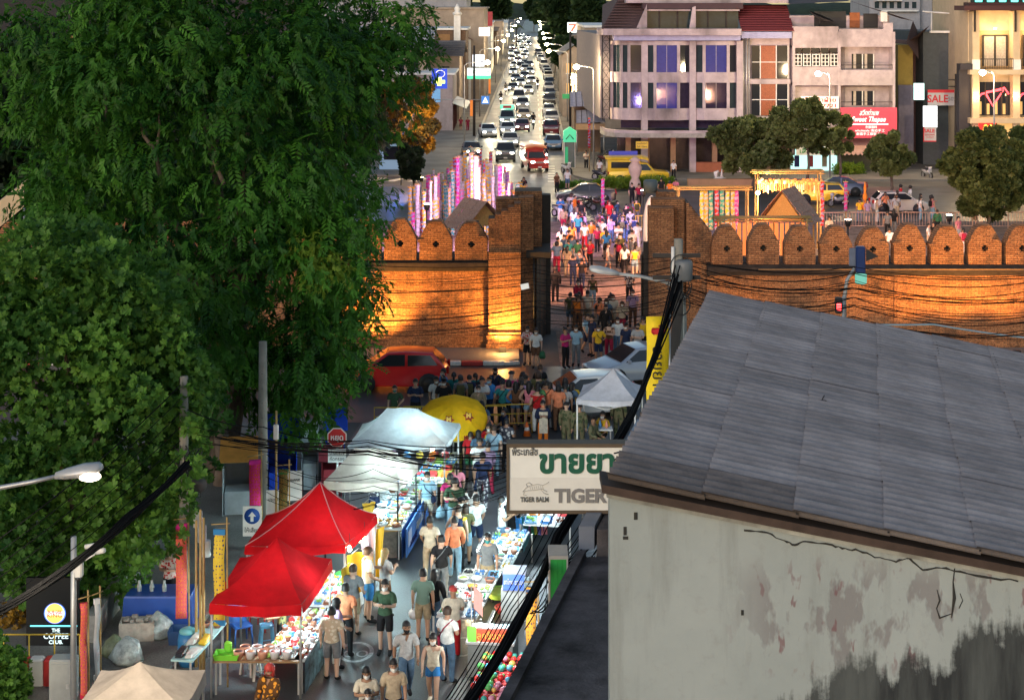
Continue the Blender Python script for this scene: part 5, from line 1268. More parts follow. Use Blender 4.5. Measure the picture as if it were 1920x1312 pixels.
for k in range(30):
 X=.12+(w-.24)*(k % 15)/14;row=k//15
 lt=thing('paper_lantern','%s lantern in the %s row of the tall bamboo frame' % (ordinal(k % 15+1),('front','back')[row]),'lantern',(t.location.x+X,102.9+.8*row,h-.55-q.uniform(0,.15)),0,'lanterns on the tall bamboo frame')
 MB().lathe([(.02,.12),(.1,.08),(.12,0),(.1,-.1),(.03,-.14)],(0,0,0),8).build('body',LANT if q.random()<.65 else LANT2,lt)
 MB().box((-.04,-.005,-.6),(.04,.005,-.14)).build('tassel',LANT if q.random()<.5 else LANT2,lt);MB().tube([(0,0,.12),(0,0,.5)],.008,4).build('string',BLACKM,lt)
ll=thing('bare_bulb','bright bare bulb on the tall bamboo frame','lamp',(*at(1421,362,102.4).xy,0));zb=at(1421,362,102.4).z
MB().ball((0,0,zb),.12,8).build('bulb',glow('bright_bulb',(1,.8,.3),90),ll);MB().tube([(0,.1,zb),(0,.3,zb+.3)],.02,4).build('wire',BLACKM,ll);lamp('bulb_light','POINT',(0,-.25,zb),1000,(1,.66,.25),.12,ll)
t,w,h=bamboo_frame('low bamboo frame with glowing orange strips just behind the battlements',1350,1512,410,80,bundle=7)
for i in range(16):
 x=1356+i*10;p=at(x,418,79.8)
 o=MB().box((-.09,-.01,-1.9),(.09,.01,0)).build('glow_strip',LANT,loc=p);tag(o,'glowing orange strip behind the battlements, %s of sixteen from the left' % ordinal(i+1),'lantern strip','glowing strips behind the battlements')
lamp('strip_glow','POINT',(w*.5,.6,h-.9),700,(1,.4,.1),.2,t)
# tall slim posts and red pennants on the plaza
for i,(x,yt,Y,col,L) in enumerate(((1540,345,100,'red',2.6),(1806-220,345,112,'magenta',1.9),(1130,340,118,'magenta',1.9),(1105,225,150,'red',2.6))):
 festival_banner(('slim red pennant right of the lantern frame','magenta pennant beside the parked dark motorbike','magenta pennant standing by the motorbikes','slim red pennant at the corner of the far road')[i],x,yt,Y,L,.22,col,'slim pennants about the plaza')
# white domed post, urn post, railings
dm=thing('white_domed_post','white bell shaped post behind the right gate pillar','post',(at(1222,420,100).x,100,0));MB().lathe([(.55,0),(.52,1.6),(.48,2.6),(.36,3.2),(.2,3.55),(.03,3.7)],(0,0,0),14).build('body',WHITEP,dm);MB().lathe([(.6,0),(.6,.25)],(0,0,0),14).build('foot',CONC,dm)
ur=thing('urn_post','pale stone urn post in front of the yellow truck','post',(at(1191,345,136).x,136,0));MB().lathe([(.5,0),(.45,.7),(.28,1.0),(.5,1.5),(.55,1.9),(.3,2.3),(.5,2.45),(.1,2.7)],(0,0,0),12).build('body',mat('pale_stone',(.5,.38,.32),.8),ur)
sw_=thing('white_ornament','small white swan like ornament on the low hedge wall','ornament',at(1350,338,141));MB().lathe([(.6,0),(.55,.15),(.2,.3)],(0,0,0),10).build('body',WHITEP,sw_);MB().tube([(-.3,0,.2),(-.35,0,.6),(-.1,0,.75)],[.15,.2,.1],6).build('neck',WHITEP,sw_);MB().tube([(.15,0,.2),(.15,0,1.0)],[.14,.02],6).build('spike',WHITEP,sw_)
lw_=thing('low_wall','low ochre planter wall behind the hanging strips','wall',(0,0,0));MB().box((at(1290,0,139.5).x,139.5,0),(at(1440,0,139.5).x,140.2,.55)).build('wall',mat('ochre_column',()),lw_)
def railing(label,X0,X1,Y,h=1.1,n=9,m=None):
 t=thing('crowd_railing',label,'railing',(X0,Y,0),0,'railings round the plaza');w=X1-X0;m=m or mat('pink_rail',(.5,.32,.25),.6)
 MB().tube([(0,0,h),(w,0,h)],.035,5).build('top_rail',m,t);MB().tube([(0,0,.2),(w,0,.2)],.03,5).build('bottom_rail',m,t)
 for k in range(n+1): MB().tube([(w*k/n,0,0 if k in (0,n) else .2),(w*k/n,0,h)],.03 if k in (0,n) else .018,4).build('baluster',m,t)
 return t
for (lab,px,Y,e,col,tx_) in (('added pink light on a stand before the tall banners',880,98,4600,(1,.48,.8),0),('added violet light on a stand before the tall banners',800,97,4600,(.9,.5,1),0),('added pale pink light on a stand beside the thatched hut',945,98,4200,(1,.6,.8),0),('added warm light on a stand behind the left gate pillar',1000,84,3000,(1,.45,.26),4),('added warm light on a stand behind the right gate pillar',1262,86,3000,(1,.45,.28),-4),('added violet light on a stand beside the plaza crowd',1206,104,2200,(.42,.3,1),-3),('added warm light behind the middle of the crenellated wall',1590,90,3600,(1,.5,.28),3),('added warm light behind the battlements at the right',1780,92,3600,(1,.5,.3),3),('added warm light beside the hanging strips rack',1300,90,2600,(1,.5,.22),2)):  # lamp stands added behind the walls purely to light plaza and banners
 p=at(px,0,Y);sl_=thing('stand_light',lab,'lamp',(p.x,Y,0));MB().tube([(0,0,0),(0,0,3.2)],.04,5).build('stand',BLACKM,sl_)
 for k in range(3): MB().tube([(0,0,.6),(.5*math.cos(2.1*k),.5*math.sin(2.1*k),0)],.025,4).build('leg',BLACKM,sl_)
 MB().lathe([(.12,0),(.18,.2),(.18,.35)],(0,0,3.2),10).build('housing',BLACKM,sl_);MB().lathe([(.17,.36),(.02,.4)],(0,0,3.2),10).build('lens',glow('added_lens',(1,.7,.5),30),sl_)
 lamp('added_beam','SPOT',(0,.1,3.75),e,col,.2,sl_,spot=150,blend=.8,target=(tx_*.6,14,0))
x0=at(1545,0,113).x
for k in range(8): railing('pale crowd railing behind the battlements, %s of eight from the left' % ordinal(k+1),x0+k*1.75,x0+k*1.75+1.68,113+.15*(k%2))
x0=at(1150,0,112).x
for k in range(2): railing('yellow crowd railing in the plaza, %s of two from the left' % ordinal(k+1),x0+k*1.5,x0+k*1.5+1.42,112.5,.95,7,mat('yellow_rail',(.6,.38,.05),.6))
# ------------------------------------------------------------------ vehicles
PROF={
 'sedan':  dict(W=1.74,belt=.93,roof=1.46,p=[(-2.2,.28),(-2.23,.52),(-2.15,.68),(-1.2,.92),(-.42,1.42),(.1,1.46),(.72,1.42),(1.45,1.02),(2.08,.98),(2.2,.8),(2.18,.32),(2.0,.2),(-2.0,.2)],ws=(3,4),rw=(6,7),wheels=(-1.35,1.3),side=[(-1.0,.95),(-.36,1.36),(.68,1.36),(1.3,1.0)]),
 'hatch':  dict(W=1.72,belt=.95,roof=1.52,p=[(-1.95,.28),(-2.0,.55),(-1.9,.75),(-1.15,.98),(-.4,1.48),(.3,1.52),(1.35,1.47),(1.8,1.0),(1.9,.8),(1.88,.32),(1.75,.2),(-1.8,.2)],ws=(3,4),rw=(6,7),wheels=(-1.25,1.2),side=[(-.98,1.0),(-.35,1.42),(1.25,1.4),(1.55,1.04)]),
 'suv':    dict(W=1.86,belt=1.08,roof=1.78,p=[(-2.25,.32),(-2.3,.75),(-2.2,.95),(-1.2,1.1),(-.6,1.72),(.2,1.78),(2.0,1.72),(2.25,1.1),(2.3,.8),(2.25,.36),(2.1,.24),(-2.1,.24)],ws=(3,4),rw=(6,7),wheels=(-1.4,1.35),side=[(-1.0,1.12),(-.52,1.64),(1.9,1.64),(2.1,1.14)]),
 'van':    dict(W=1.9,belt=1.15,roof=2.08,p=[(-2.3,.3),(-2.36,.7),(-2.28,1.0),(-1.95,1.15),(-1.2,1.98),(-.6,2.08),(2.3,2.04),(2.45,1.2),(2.45,.5),(2.35,.25),(-2.2,.25)],ws=(3,4),rw=(6,7),wheels=(-1.5,1.5),side=[(-1.7,1.2),(-1.05,1.9),(2.2,1.9),(2.3,1.22)]),
 'pickup': dict(W=1.82,belt=1.05,roof=1.72,p=[(-2.5,.35),(-2.55,.75),(-2.45,.95),(-1.35,1.08),(-.75,1.68),(-.2,1.72),(.7,1.68),(.95,1.1),(2.5,1.06),(2.55,.6),(2.4,.36),(-2.3,.3)],ws=(3,4),rw=(6,7),wheels=(-1.6,1.55),side=[(-1.1,1.1),(-.66,1.6),(.62,1.6),(.78,1.12)]),
 }
HEADL=glow('headlight_on',(1,.95,.78),30);HEADOFF=mat('headlight_off',(.5,.5,.5),.15,var=0,spec=.8)
TAIL=mat('tail_light',(.35,.01,.01),.25,var=0);TAILON=glow('tail_on',(1,.08,.04),6)
RIM=mat('alloy_rim',(.4,.4,.42),.35,metal=.7,var=.1);PLATE=mat('number_plate',(.7,.7,.66),.5,var=0);CHROME=mat('grille_chrome',(.25,.25,.26),.3,metal=.7,var=0)
WHEELS={}
def wheel(parent,x,y,r=.32,w=.2):
 k=(r,w)
 if k not in WHEELS:
  X=Matrix.Rotation(R(90),4,'Y');a=MB();a.lathe([(r*.66,-w/2),(r*.95,-w/2),(r,-w/2+.03),(r,w/2-.03),(r*.95,w/2),(r*.66,w/2)],(0,0,0),16,M=X,cap=False)
  b_=MB();b_.lathe([(r*.67,-w*.42),(r*.67,w*.42)],(0,0,0),16,M=X,cap=False)
  for s_ in (-1,1):
   for j in range(5):
    t=2*pi*j/5;b_.add([(s_*w*.4,.04*math.cos(t+1.57),.04*math.sin(t+1.57)),(s_*w*.4,.04*math.cos(t-1.57),.04*math.sin(t-1.57)),(s_*w*.45,r*.66*math.cos(t-.28),r*.66*math.sin(t-.28)),(s_*w*.45,r*.66*math.cos(t+.28),r*.66*math.sin(t+.28))],[(0,1,2,3)])
   b_.lathe([(r*.15,s_*w*.38),(r*.12,s_*w*.46)],(0,0,0),8,M=X)
  WHEELS[k]=(a.mesh('tyre'),b_.mesh('rim'))
  WHEELS[k][0].materials.append(RUB);WHEELS[k][1].materials.append(RIM)
 e=bpy.data.objects.new('wheel',None);COL.objects.link(e);e.parent=parent;e.location=(x,y,r);e.empty_display_size=.1
 ob('tyre',WHEELS[k][0],None,e);ob('rim',WHEELS[k][1],None,e)
VM={}
def vmesh(kind):
 "meshes of one kind of car; local front faces -Y"
 if kind in VM: return VM[kind]
 d=PROF[kind];p=d['p'];hw=d['W']/2;n=len(p);zc=.7
 def xw(z,y):
  t=max(0,(z-d['belt'])/(d['roof']-d['belt']));f=1-.20*t-.03*max(0,(.45-z))
  e=max(0,abs(y)-(abs(p[0][0])-.5))/.5;return hw*f*(1-.10*e*e)
 rings=[]
 for s_,k in ((-1,0),(-1,1),(1,1),(1,0)):
  r_=[]
  for (y,z) in p:
   if k: r_.append((s_*(xw(z,y)-.09),y,z))
   else: r_.append((s_*xw(z,y),y*.985,zc+(z-zc)*.95))
  rings.append(r_)
 mb=MB();mb.loft(rings,True,True,0,False)
 bo_=bpy.data.objects.new('shell',mb.mesh('shell'));bv=bo_.modifiers.new('b','BEVEL');bv.width=.05;bv.segments=3;bv.limit_method='ANGLE';bv.angle_limit=R(8)
 bme=evaluated_mesh(bo_);bme.polygons.foreach_set('use_smooth',[True]*len(bme.polygons));bme.name='body'
 out={'body': bme}
 def across(i,ins=.1,off=.012,f0=.06,f1=.06,name='windscreen'):
  (y0,z0),(y1,z1)=p[i],p[i+1];a=Vector((y0,z0));b_=Vector((y1,z1));dd=(b_-a);nrm=Vector((-dd.y,dd.x)).normalized()*off
  if nrm.y <0: nrm=-nrm
  q0,q1=a+dd*f0+nrm,b_-dd*f1+nrm;m=MB()
  m.add([(-(xw(q0.y,q0.x)-ins),q0.x,q0.y),(xw(q0.y,q0.x)-ins,q0.x,q0.y),(xw(q1.y,q1.x)-ins,q1.x,q1.y),(-(xw(q1.y,q1.x)-ins),q1.x,q1.y)],[(0,1,2,3)])
  return m.mesh(name)
 out['windscreen']=across(d['ws'][0]);out['rear_window']=across(d['rw'][0],name='rear_window')
 for s_,nm in ((-1,'side_window'),(1,'side_windowb')):
  sd=d['side'];m=MB();ym=(sd[0][0]+sd[-1][0])/2+.05
  for quad in ([sd[0],sd[1],(ym-.05,sd[1][1]+.01),(ym-.05,sd[0][1]+.01)],[(ym+.05,sd[0][1]+.01),(ym+.05,sd[2][1]+.01),sd[2],sd[3]]):
   m.add([(s_*(xw(z,y)+.012),y,z) for y,z in quad],[(0,1,2,3)])
  out[nm]=m.mesh('side_window')
 yf=p[1][0];zf=(p[1][1]+p[2][1])/2+.03
 m=MB();m.bbox((0,0,0),(.34,.16,.15),.03);out['headlight']=m.mesh('headlight')
 m=MB();m.bbox((0,0,0),(.22,.12,.28),.03);out['tail_light']=m.mesh('tail_light')
 m=MB();m.box((-.42,-.02,-.07),(.42,.06,.07));out['grille']=m.mesh('grille')
 m=MB();m.bbox((0,0,0),(W_:=d['W']*.92,.14,.2),.05);out['bumper']=m.mesh('bumper')
 m=MB();m.box((-.17,-.012,-.06),(.17,.0,.06));out['plate']=m.mesh('number_plate')
 m=MB();m.bbox((0,0,0),(.2,.1,.14),.03);out['mirror']=m.mesh('mirror')
 m=MB()
 for s_ in (-1,1):
  for y in d['wheels']: m.lathe([(.40,0),(.40,.02)],(0,0,0),14,M=Matrix.Translation((s_*(hw-.012)-(.01),y,.34)) @ Matrix.Rotation(R(90),4,'Y'))
 out['arch']=m.mesh('wheel_arch')
 out['pos']=(yf,zf,p)
 VM[kind]=out
 return out
def paint(c,metal=.2):
 return mat('paint_%02x%02x%02x' % tuple(int(v*255) for v in c),c,.28,metal=metal,var=.05,coat=.6)
def car(label,kind,loc,rz,c,lights=True,group=None,cat='car',name=None,spot=0,detail=True):
 v=vmesh(kind);d=PROF[kind];yf,zf,p=v['pos'];hw=d['W']/2
 t=thing(name or ('parked_car' if not lights else 'car'),label,cat,loc,rz,group)
 ob('body',v['body'],[paint(c)],t,objmat=True)
 ob('windscreen',v['windscreen'],GLASS,t);ob('rear_window',v['rear_window'],GLASS,t)
 ob('side_window',v['side_window'],GLASS,t);ob('side_window',v['side_windowb'],GLASS,t)
 for s_ in (-1,1):
  ob('headlight',v['headlight'],[HEADL if lights else HEADOFF],t,loc=(s_*(hw-.32),yf+.1,zf),objmat=True)
  ob('tail_light',v['tail_light'],[TAIL],t,loc=(s_*(hw-.22),-p[0][0]*.985 if kind !='pickup' else 2.5,d['belt']-.12))
  if detail: ob('mirror',v['mirror'],[paint(c)],t,loc=(s_*(hw+.05),p[d['ws'][0]][0]+.35,d['belt']+.06),objmat=True)
  for y in d['wheels']: wheel(t,s_*(hw-.1),y,.32 if kind in ('sedan','hatch') else .36)
 ob('grille',v['grille'],[CHROME],t,loc=(0,yf-.0,zf-.02));ob('bumper',v['bumper'],[paint(c)],t,loc=(0,yf+.04,.42),objmat=True)
 ob('wheel_arch',v['arch'],[BLACKM],t)['kind']='stuff'
 ob('number_plate',v['plate'],PLATE,t,loc=(0,yf-.04,.44))
 if spot: lamp('headlight_beam','SPOT',(0,yf-.15,zf),spot,(1,.85,.55),.12,t,spot=100,blend=.8,target=(0,yf-9,-.4))
 return t
def cg(x,y): p=gp(x,y);return (p.x,p.y,.012)
SIL,WHT,DRK,RED,GRY,BLU,MRN=(.42,.43,.45),(.72,.72,.7),(.03,.032,.036),(.42,.03,.025),(.12,.13,.14),(.10,.20,.36),(.16,.015,.02)
TG='traffic queue on the far road'
q=random.Random(31)
rows=[ # label, kind, x, y, colour, rz, spot
 ('white taxi like sedan turning at the left kerb of the far road','sedan',914,256,WHT,.12,250),
 ('pale silver sedan right behind the dark SUV queue head','sedan',957,274,SIL,0,160),
 ('dark grey SUV at the head of the queue with headlights on','suv',948,301,(.06,.07,.07),0,300),
 ('pale hatchback third in the left lane of the queue','hatch',952,253,WHT,0,160),
 ('maroon sedan beside the teal minibus','sedan',979,246,MRN,0,0),
 ('dark sedan with glaring headlights half hidden by the banners','sedan',884,293,DRK,.1,300),
 ('champagne sedan behind the maroon sedan','sedan',982,224,(.4,.34,.26),0,180),
 ('silver SUV in the middle lane behind the champagne sedan','suv',980,206,SIL,0,150),
 ('large white van in the middle of the queue','van',973,193,WHT,0,150),
 ('white hatchback peeking right of the large white van','hatch',990,177,WHT,0,150),
 ('white sedan directly behind the large white van','sedan',976,162,WHT,0,120),
 ('dark blue sedan left of the white sedans','sedan',967,153,(.05,.07,.12),0,120),
 ('black sedan in the middle lane far up the queue','sedan',984,148,DRK,0,120),
 ('silver van far up the queue','van',976,133,SIL,0,120),
 ('dark red sedan far up the queue','sedan',971,118,MRN,0,0),
 ('grey SUV beyond the dark red sedan','suv',969,109,GRY,0,120),
 ('white hatchback beyond the grey SUV','hatch',958,104,WHT,0,120),
 ('white pickup near the far end of the queue','pickup',979,98,WHT,0,120),
 ('pale sedan near the far end of the queue','sedan',960,92,SIL,0,0),
 ('white pickup at the far end of the queue','pickup',972,86,WHT,0,120),
 ('dark hatchback at the vanishing end of the queue','hatch',984,80,GRY,0,0),
 ('pale van at the vanishing end of the queue','van',975,75,WHT,0,0)]
for i,(x,y,kd,c_) in enumerate(((962,140,'sedan',WHT),(964,128,'hatch',SIL),(984,136,'suv',WHT),(983,124,'sedan',GRY),(982,112,'pickup',WHT),(986,104,'sedan',SIL),(964,98,'sedan',MRN),(986,92,'hatch',WHT),(966,80,'sedan',WHT),(991,87,'suv',DRK),(960,116,'suv',SIL),(962,171,'sedan',GRY),(996,158,'sedan',SIL),(994,140,'hatch',WHT),(993,126,'sedan',DRK),(968,70,'sedan',WHT),(979,68,'hatch',SIL),(990,72,'sedan',GRY))):
 rows.append(('%s %s in the crawl of small far cars, %s counted from the near end' % ({WHT:'white',SIL:'silver',GRY:'grey',MRN:'maroon',DRK:'black'}[c_],kd.replace('suv','SUV'),ordinal(i+1)),kd,x,y,c_,0,110 if i % 2 else 0))
for r_ in rows: car(r_[0],r_[1],cg(r_[2],r_[3]),r_[5],r_[4],True,TG,spot=r_[6]*1.6)
PG='cars parked along the right kerb of the far road'
for lab,kd,x,y,c_ in (('light blue sedan parked nearest the cash machine booth','sedan',1037,279,BLU),('dark red pickup parked behind the light blue sedan','pickup',1033,252,MRN),('silver pickup parked behind the dark red pickup','pickup',1034,232,SIL),('white hatchback parked behind the silver pickup','hatch',1029,216,WHT),
 ('black SUV parked sixth from the near end','suv',1030,197,DRK),('grey sedan parked behind the black SUV','sedan',1031,182,GRY),('silver sedan parked behind the grey sedan','sedan',1029,170,SIL),('dark sedan parked left of the green road sign','sedan',1030,160,DRK),('white SUV parked mid row','suv',1028,150,WHT),('silver hatchback parked mid row behind the white SUV','hatch',1027,142,SIL),
 ('white sedan parked behind the silver hatchback','sedan',1024,135,WHT),('pale van parked beyond the white sedan','van',1020,128,SIL),('grey hatchback parked far along the kerb','hatch',1018,121,GRY),('white pickup parked far along the kerb','pickup',1014,115,WHT),('pale sedan parked at the far end of the kerb','sedan',1012,109,SIL),('dark car parked at the far end of the kerb','suv',1009,103,DRK)):
 car(lab,kd,cg(x,y),0,c_,False,PG,name='parked_car')
# minibus with a green sign
t=car('teal and white minibus with a green roof sign in the left lane','van',cg(951,236),0,(.45,.6,.62),True,TG,'minibus','minibus')
MB().bbox((0,-.9,2.35),(1.7,.5,.5),.05).build('roof_sign',glow('minibus_sign',(.2,1,.6),.6,(.2,.5,.4)),t);MB().box((-.5,-1.2,2.2),(.5,-1.16,2.5)).build('sign_logo',mat('red_lettering',()),t)
# cars on the cross road and plaza side
car('red hatchback stopped before the orange wall','hatch',cg(748,727),R(-90),(.6,.008,.012),False,cat='car',name='hatchback')
car('white car nosing past the small white tent','hatch',(*gp(1098,776).xy,.012),R(-80),WHT,False,name='white_car')
car('silver car waiting behind the yellow flag','sedan',(*gp(1200,714).xy,.012),R(-70),(.34,.38,.45),False,name='silver_car')
car('white hatchback driving past the plaza railing','hatch',(at(1684,0,122).x,122,.012),R(90),(.7,.62,.56),False,name='white_car')
car('dark blue car behind the yellow and blue taxi','sedan',(at(1572,0,133).x,133,.012),R(-100),(.04,.06,.13),False,name='dark_car')
car('yellow and blue taxi half hidden by the lantern frame','hatch',(at(1540,0,128).x,128,.012),R(-95),(.7,.42,.02),False,cat='taxi',name='taxi')
car('black sedan parked behind the motorbikes on the plaza road','sedan',(at(1100,0,128).x,128,.012),R(-92),(.02,.02,.025),False,name='parked_car')
# pickup buses
def pickup_bus(label,loc,rz,c,roofc,lights):
 t=car(label,'pickup',loc,rz,c,lights,cat='pickup bus',name='pickup_bus',spot=0)
 mb=MB();mb.loft([[(x*w,y,z) for x,z in ((-.85,1.0),(.85,1.0),(.85,1.85),(.78,2.1),(0,2.22),(-.78,2.1),(-.85,1.85))] for y,w in ((-.1,.97),(2.6,1))],True,True);mb.build('passenger_box',paint(c),t)
 MB().loft([[(x,y,z+dz) for x,z in ((-.98,2.08),(-.7,2.2),(0,2.28),(.7,2.2),(.98,2.08),(.98,2.02),(0,2.2),(-.98,2.02))] for y,dz in ((-.8,-.1),(-.3,.04),(2.8,.02))],True,True).build('canopy_roof',paint(roofc),t)
 for s_ in (-1,1): MB().box((s_*.858-.01,.2,1.3),(s_*.858+.01,2.3,1.8)).build('box_window',GLASS,t)
 return t
t=pickup_bus('red pickup bus with an orange canopy crossing at the road mouth',(*gp(1002,318).xy,.012),R(10),(.45,.03,.025),(.5,.18,.06),True)
t=pickup_bus('yellow pickup bus with a blue advert behind the hedge',(at(1196,0,142).x,142,.012),R(92),(.75,.5,.02),(.75,.5,.02),False)
MB().box((.87,.3,1.05),(.9,2.2,1.6)).build('side_advert',mat('advert_blue',(.03,.04,.25),.5,emit=(.05,.06,.4),es=.3),t);MB().box((.3,.0,2.25),(.4,2.4,2.6)).build('roof_board',mat('advert_blue',()),t)
# motorbikes
MBK={}
def motorbike(label,loc,rz,c=(.03,.03,.035),light=False,group='motorbikes about the plaza and far road'):
 t=thing('motorbike',label,'motorbike',loc,rz,group)
 if not MBK:
  m=MB();m.loft([[(x*w,y,zc_+z*h) for x,z in ((-1,-.6),(1,-.6),(1,.5),(.6,1),(-.6,1),(-1,.5))] for y,w,zc_,h in ((-.35,.1,.62,.18),(-.1,.14,.5,.12),(.15,.16,.55,.2),(.55,.15,.66,.14),(.85,.06,.75,.06))],True,True,0,True);MBK['fairing']=m.mesh('fairing')
  m=MB();m.loft([[(x*w,y,z) for x,z in ((-1,.76),(1,.76),(.8,.84),(-.8,.84))] for y,w in ((.0,.1),(.3,.15),(.75,.12))],True,True);MBK['seat']=m.mesh('seat')
  m=MB();m.tube([(-.34,-.3,1.02),(-.2,-.42,1.0),(.2,-.42,1.0),(.34,-.3,1.02)],.018,5);m.tube([(0,-.66,.3),(0,-.42,1.0)],.035,5);MBK['handlebar']=m.mesh('handlebar')
  m=MB();m.bbox((0,-.5,.92),(.28,.2,.24),.05);m.bbox((0,-.56,.62),(.26,.06,.4),.02);MBK['front_cowl']=m.mesh('front_cowl')
  m=MB();m.ball((0,-.62,.92),(.09,.05,.09));MBK['headlight']=m.mesh('headlight')
  m=MB();m.tube([(.13,.25,.3),(.16,.75,.38)],[.04,.055],6);MBK['exhaust']=m.mesh('exhaust')
 for k,m_ in (('fairing',paint(c)),('seat',BLACKM),('handlebar',STEEL),('front_cowl',paint(c)),('headlight',HEADL if light else HEADOFF),('exhaust',STEEL)):
  ob(k,MBK[k],[m_],t,objmat=True)
 for y in (-.66,.6): wheel(t,0,y,.29,.1)
 return t
mbk=[('scooter with headlight on between the queue and left kerb',939,197,0,1,(.03,.03,.03)),('second scooter up the left side of the queue',948,178,0,1,(.05,.02,.02)),('dark motorbike between the queue and the parked cars',1000,242,0,1,(.02,.02,.02)),('black scooter ahead of the parked row',1008,168,0,1,(.02,.02,.02)),('scooter with bright light beside the red pickup bus',1024,308,0,1,(.03,.03,.04)),('white scooter parked beside the cash machine booth',1062,326,.5,0,(.6,.6,.6)),('dark motorbike near the yellow pickup bus',1128,338,1.2,0,(.03,.03,.04)),('red motorbike parked in the plaza crowd',1072,402,1.3,0,(.4,.02,.02)),('black motorbike parked beside the red motorbike',1096,396,1.2,0,(.02,.02,.02)),('red motorbike parked by the yellow railing',1136,402,.4,0,(.4,.02,.02)),('motorbike parked right of the magenta pennant',1120,392,1.4,0,(.08,.03,.02)),('motorbike parked among the cycles at the shop corner',1134,308,1.0,0,(.1,.02,.02)),('black motorbike parked under the corner canopy',1142,300,.6,0,(.02,.02,.02)),('pale motorbike parked behind the railing right of the lanterns',1572,388,-1.2,0,(.3,.3,.3)),('motorbike passing before the white hatchback',1690,398,-1.5,0,(.3,.05,.03)),('second motorbike passing before the white hatchback',1708,400,-1.5,0,(.05,.05,.06)),('pale motorbike parked in the dark alley mouth',1738,335,.3,0,(.4,.4,.4)),('white motorbike at the gate passage wall',1052,408,.8,0,(.5,.5,.5))]
for lab,x,y,rz,li,c_ in mbk: motorbike(lab,cg(x,y),rz,c_,bool(li))
# ------------------------------------------------------------------ people
SK={'pelvis':(0,0,.95),'spine':(0,.015,1.13),'chest':(0,.015,1.31),'neck':(0,.01,1.45),'head':(0,-.015,1.545),'crown':(0,-.005,1.645),
 'shl':(.175,.01,1.385),'shr':(-.175,.01,1.385),'hipl':(.095,0,.9),'hipr':(-.095,0,.9)}
POSES={
 'stand': dict(ell=(.235,.03,1.11),wrl=(.24,-.04,.87),elr=(-.235,.03,1.11),wrr=(-.24,-.04,.87),knl=(.105,-.02,.5),anl=(.11,.02,.09),knr=(-.105,-.01,.5),anr=(-.115,.03,.09)),
 'walk':  dict(ell=(.235,.12,1.12),wrl=(.24,.08,.88),elr=(-.235,-.07,1.12),wrr=(-.22,-.22,.93),knl=(.1,-.17,.52),anl=(.1,-.22,.1),knr=(-.1,.04,.5),anr=(-.1,.32,.14)),
 'walkb': dict(ell=(.235,-.09,1.12),wrl=(.2,-.25,.97),elr=(-.24,.11,1.12),wrr=(-.25,.1,.87),knl=(.1,.05,.5),anl=(.1,.27,.13),knr=(-.1,-.14,.51),anr=(-.1,-.16,.09)),
 'phone': dict(ell=(.24,-.03,1.12),wrl=(.07,-.28,1.2),elr=(-.24,-.03,1.12),wrr=(-.07,-.28,1.22),knl=(.11,-.02,.5),anl=(.12,.02,.09),knr=(-.1,-.03,.5),anr=(-.11,0,.09)),
 'cross': dict(ell=(.25,-.05,1.13),wrl=(-.1,-.2,1.18),elr=(-.25,-.05,1.13),wrr=(.1,-.23,1.14),knl=(.11,-.01,.5),anl=(.13,.02,.09),knr=(-.11,-.02,.5),anr=(-.12,.02,.09)),
 'hip':   dict(ell=(.33,.1,1.15),wrl=(.17,-.02,1.0),elr=(-.235,.03,1.11),wrr=(-.24,-.05,.87),knl=(.12,-.02,.5),anl=(.15,.02,.09),knr=(-.1,-.01,.5),anr=(-.1,.02,.09)),
 'raise': dict(ell=(.34,-.05,1.5),wrl=(.22,-.14,1.68),elr=(-.235,.03,1.11),wrr=(-.23,-.06,.87),knl=(.11,-.02,.5),anl=(.12,.02,.09),knr=(-.1,-.01,.5),anr=(-.11,.02,.09)),
 'reach': dict(ell=(.24,-.12,1.16),wrl=(.18,-.36,1.14),elr=(-.24,-.0,1.11),wrr=(-.2,-.2,1.0),knl=(.11,-.02,.5),anl=(.12,.02,.09),knr=(-.1,-.01,.5),anr=(-.11,.02,.09)),
 'sit':   dict(ell=(.24,-.02,1.13),wrl=(.17,-.26,1.02),elr=(-.24,-.02,1.13),wrr=(-.15,-.26,1.04),knl=(.12,-.42,.93),anl=(.12,-.4,.5),knr=(-.12,-.42,.92),anr=(-.12,-.36,.5)),
 }
RAD=dict(pelvis=.135,spine=.12,chest=.145,neck=.062,head=.088,crown=.085,shl=.075,shr=.075,hipl=.1,hipr=.1,ell=.045,elr=.045,wrl=.033,wrr=.033,knl=.062,knr=.062,anl=.043,anr=.043,tol=.035,tor=.035)
EDGES=[('pelvis','spine'),('spine','chest'),('chest','neck'),('neck','head'),('head','crown'),('chest','shl'),('chest','shr'),('shl','ell'),('ell','wrl'),('shr','elr'),('elr','wrr'),('pelvis','hipl'),('pelvis','hipr'),('hipl','knl'),('knl','anl'),('hipr','knr'),('knr','anr'),('anl','tol'),('anr','tor')]
REG={'spine':'torso','chest':'torso','neck':'neck','head':'head','crown':'head','shl':'torso','shr':'torso','ell':'uarm','elr':'uarm','wrl':'farm','wrr':'farm','hipl':'pelvis','hipr':'pelvis','knl':'thigh','knr':'thigh','anl':'shin','anr':'shin','tol':'foot','tor':'foot'}
BODY={}
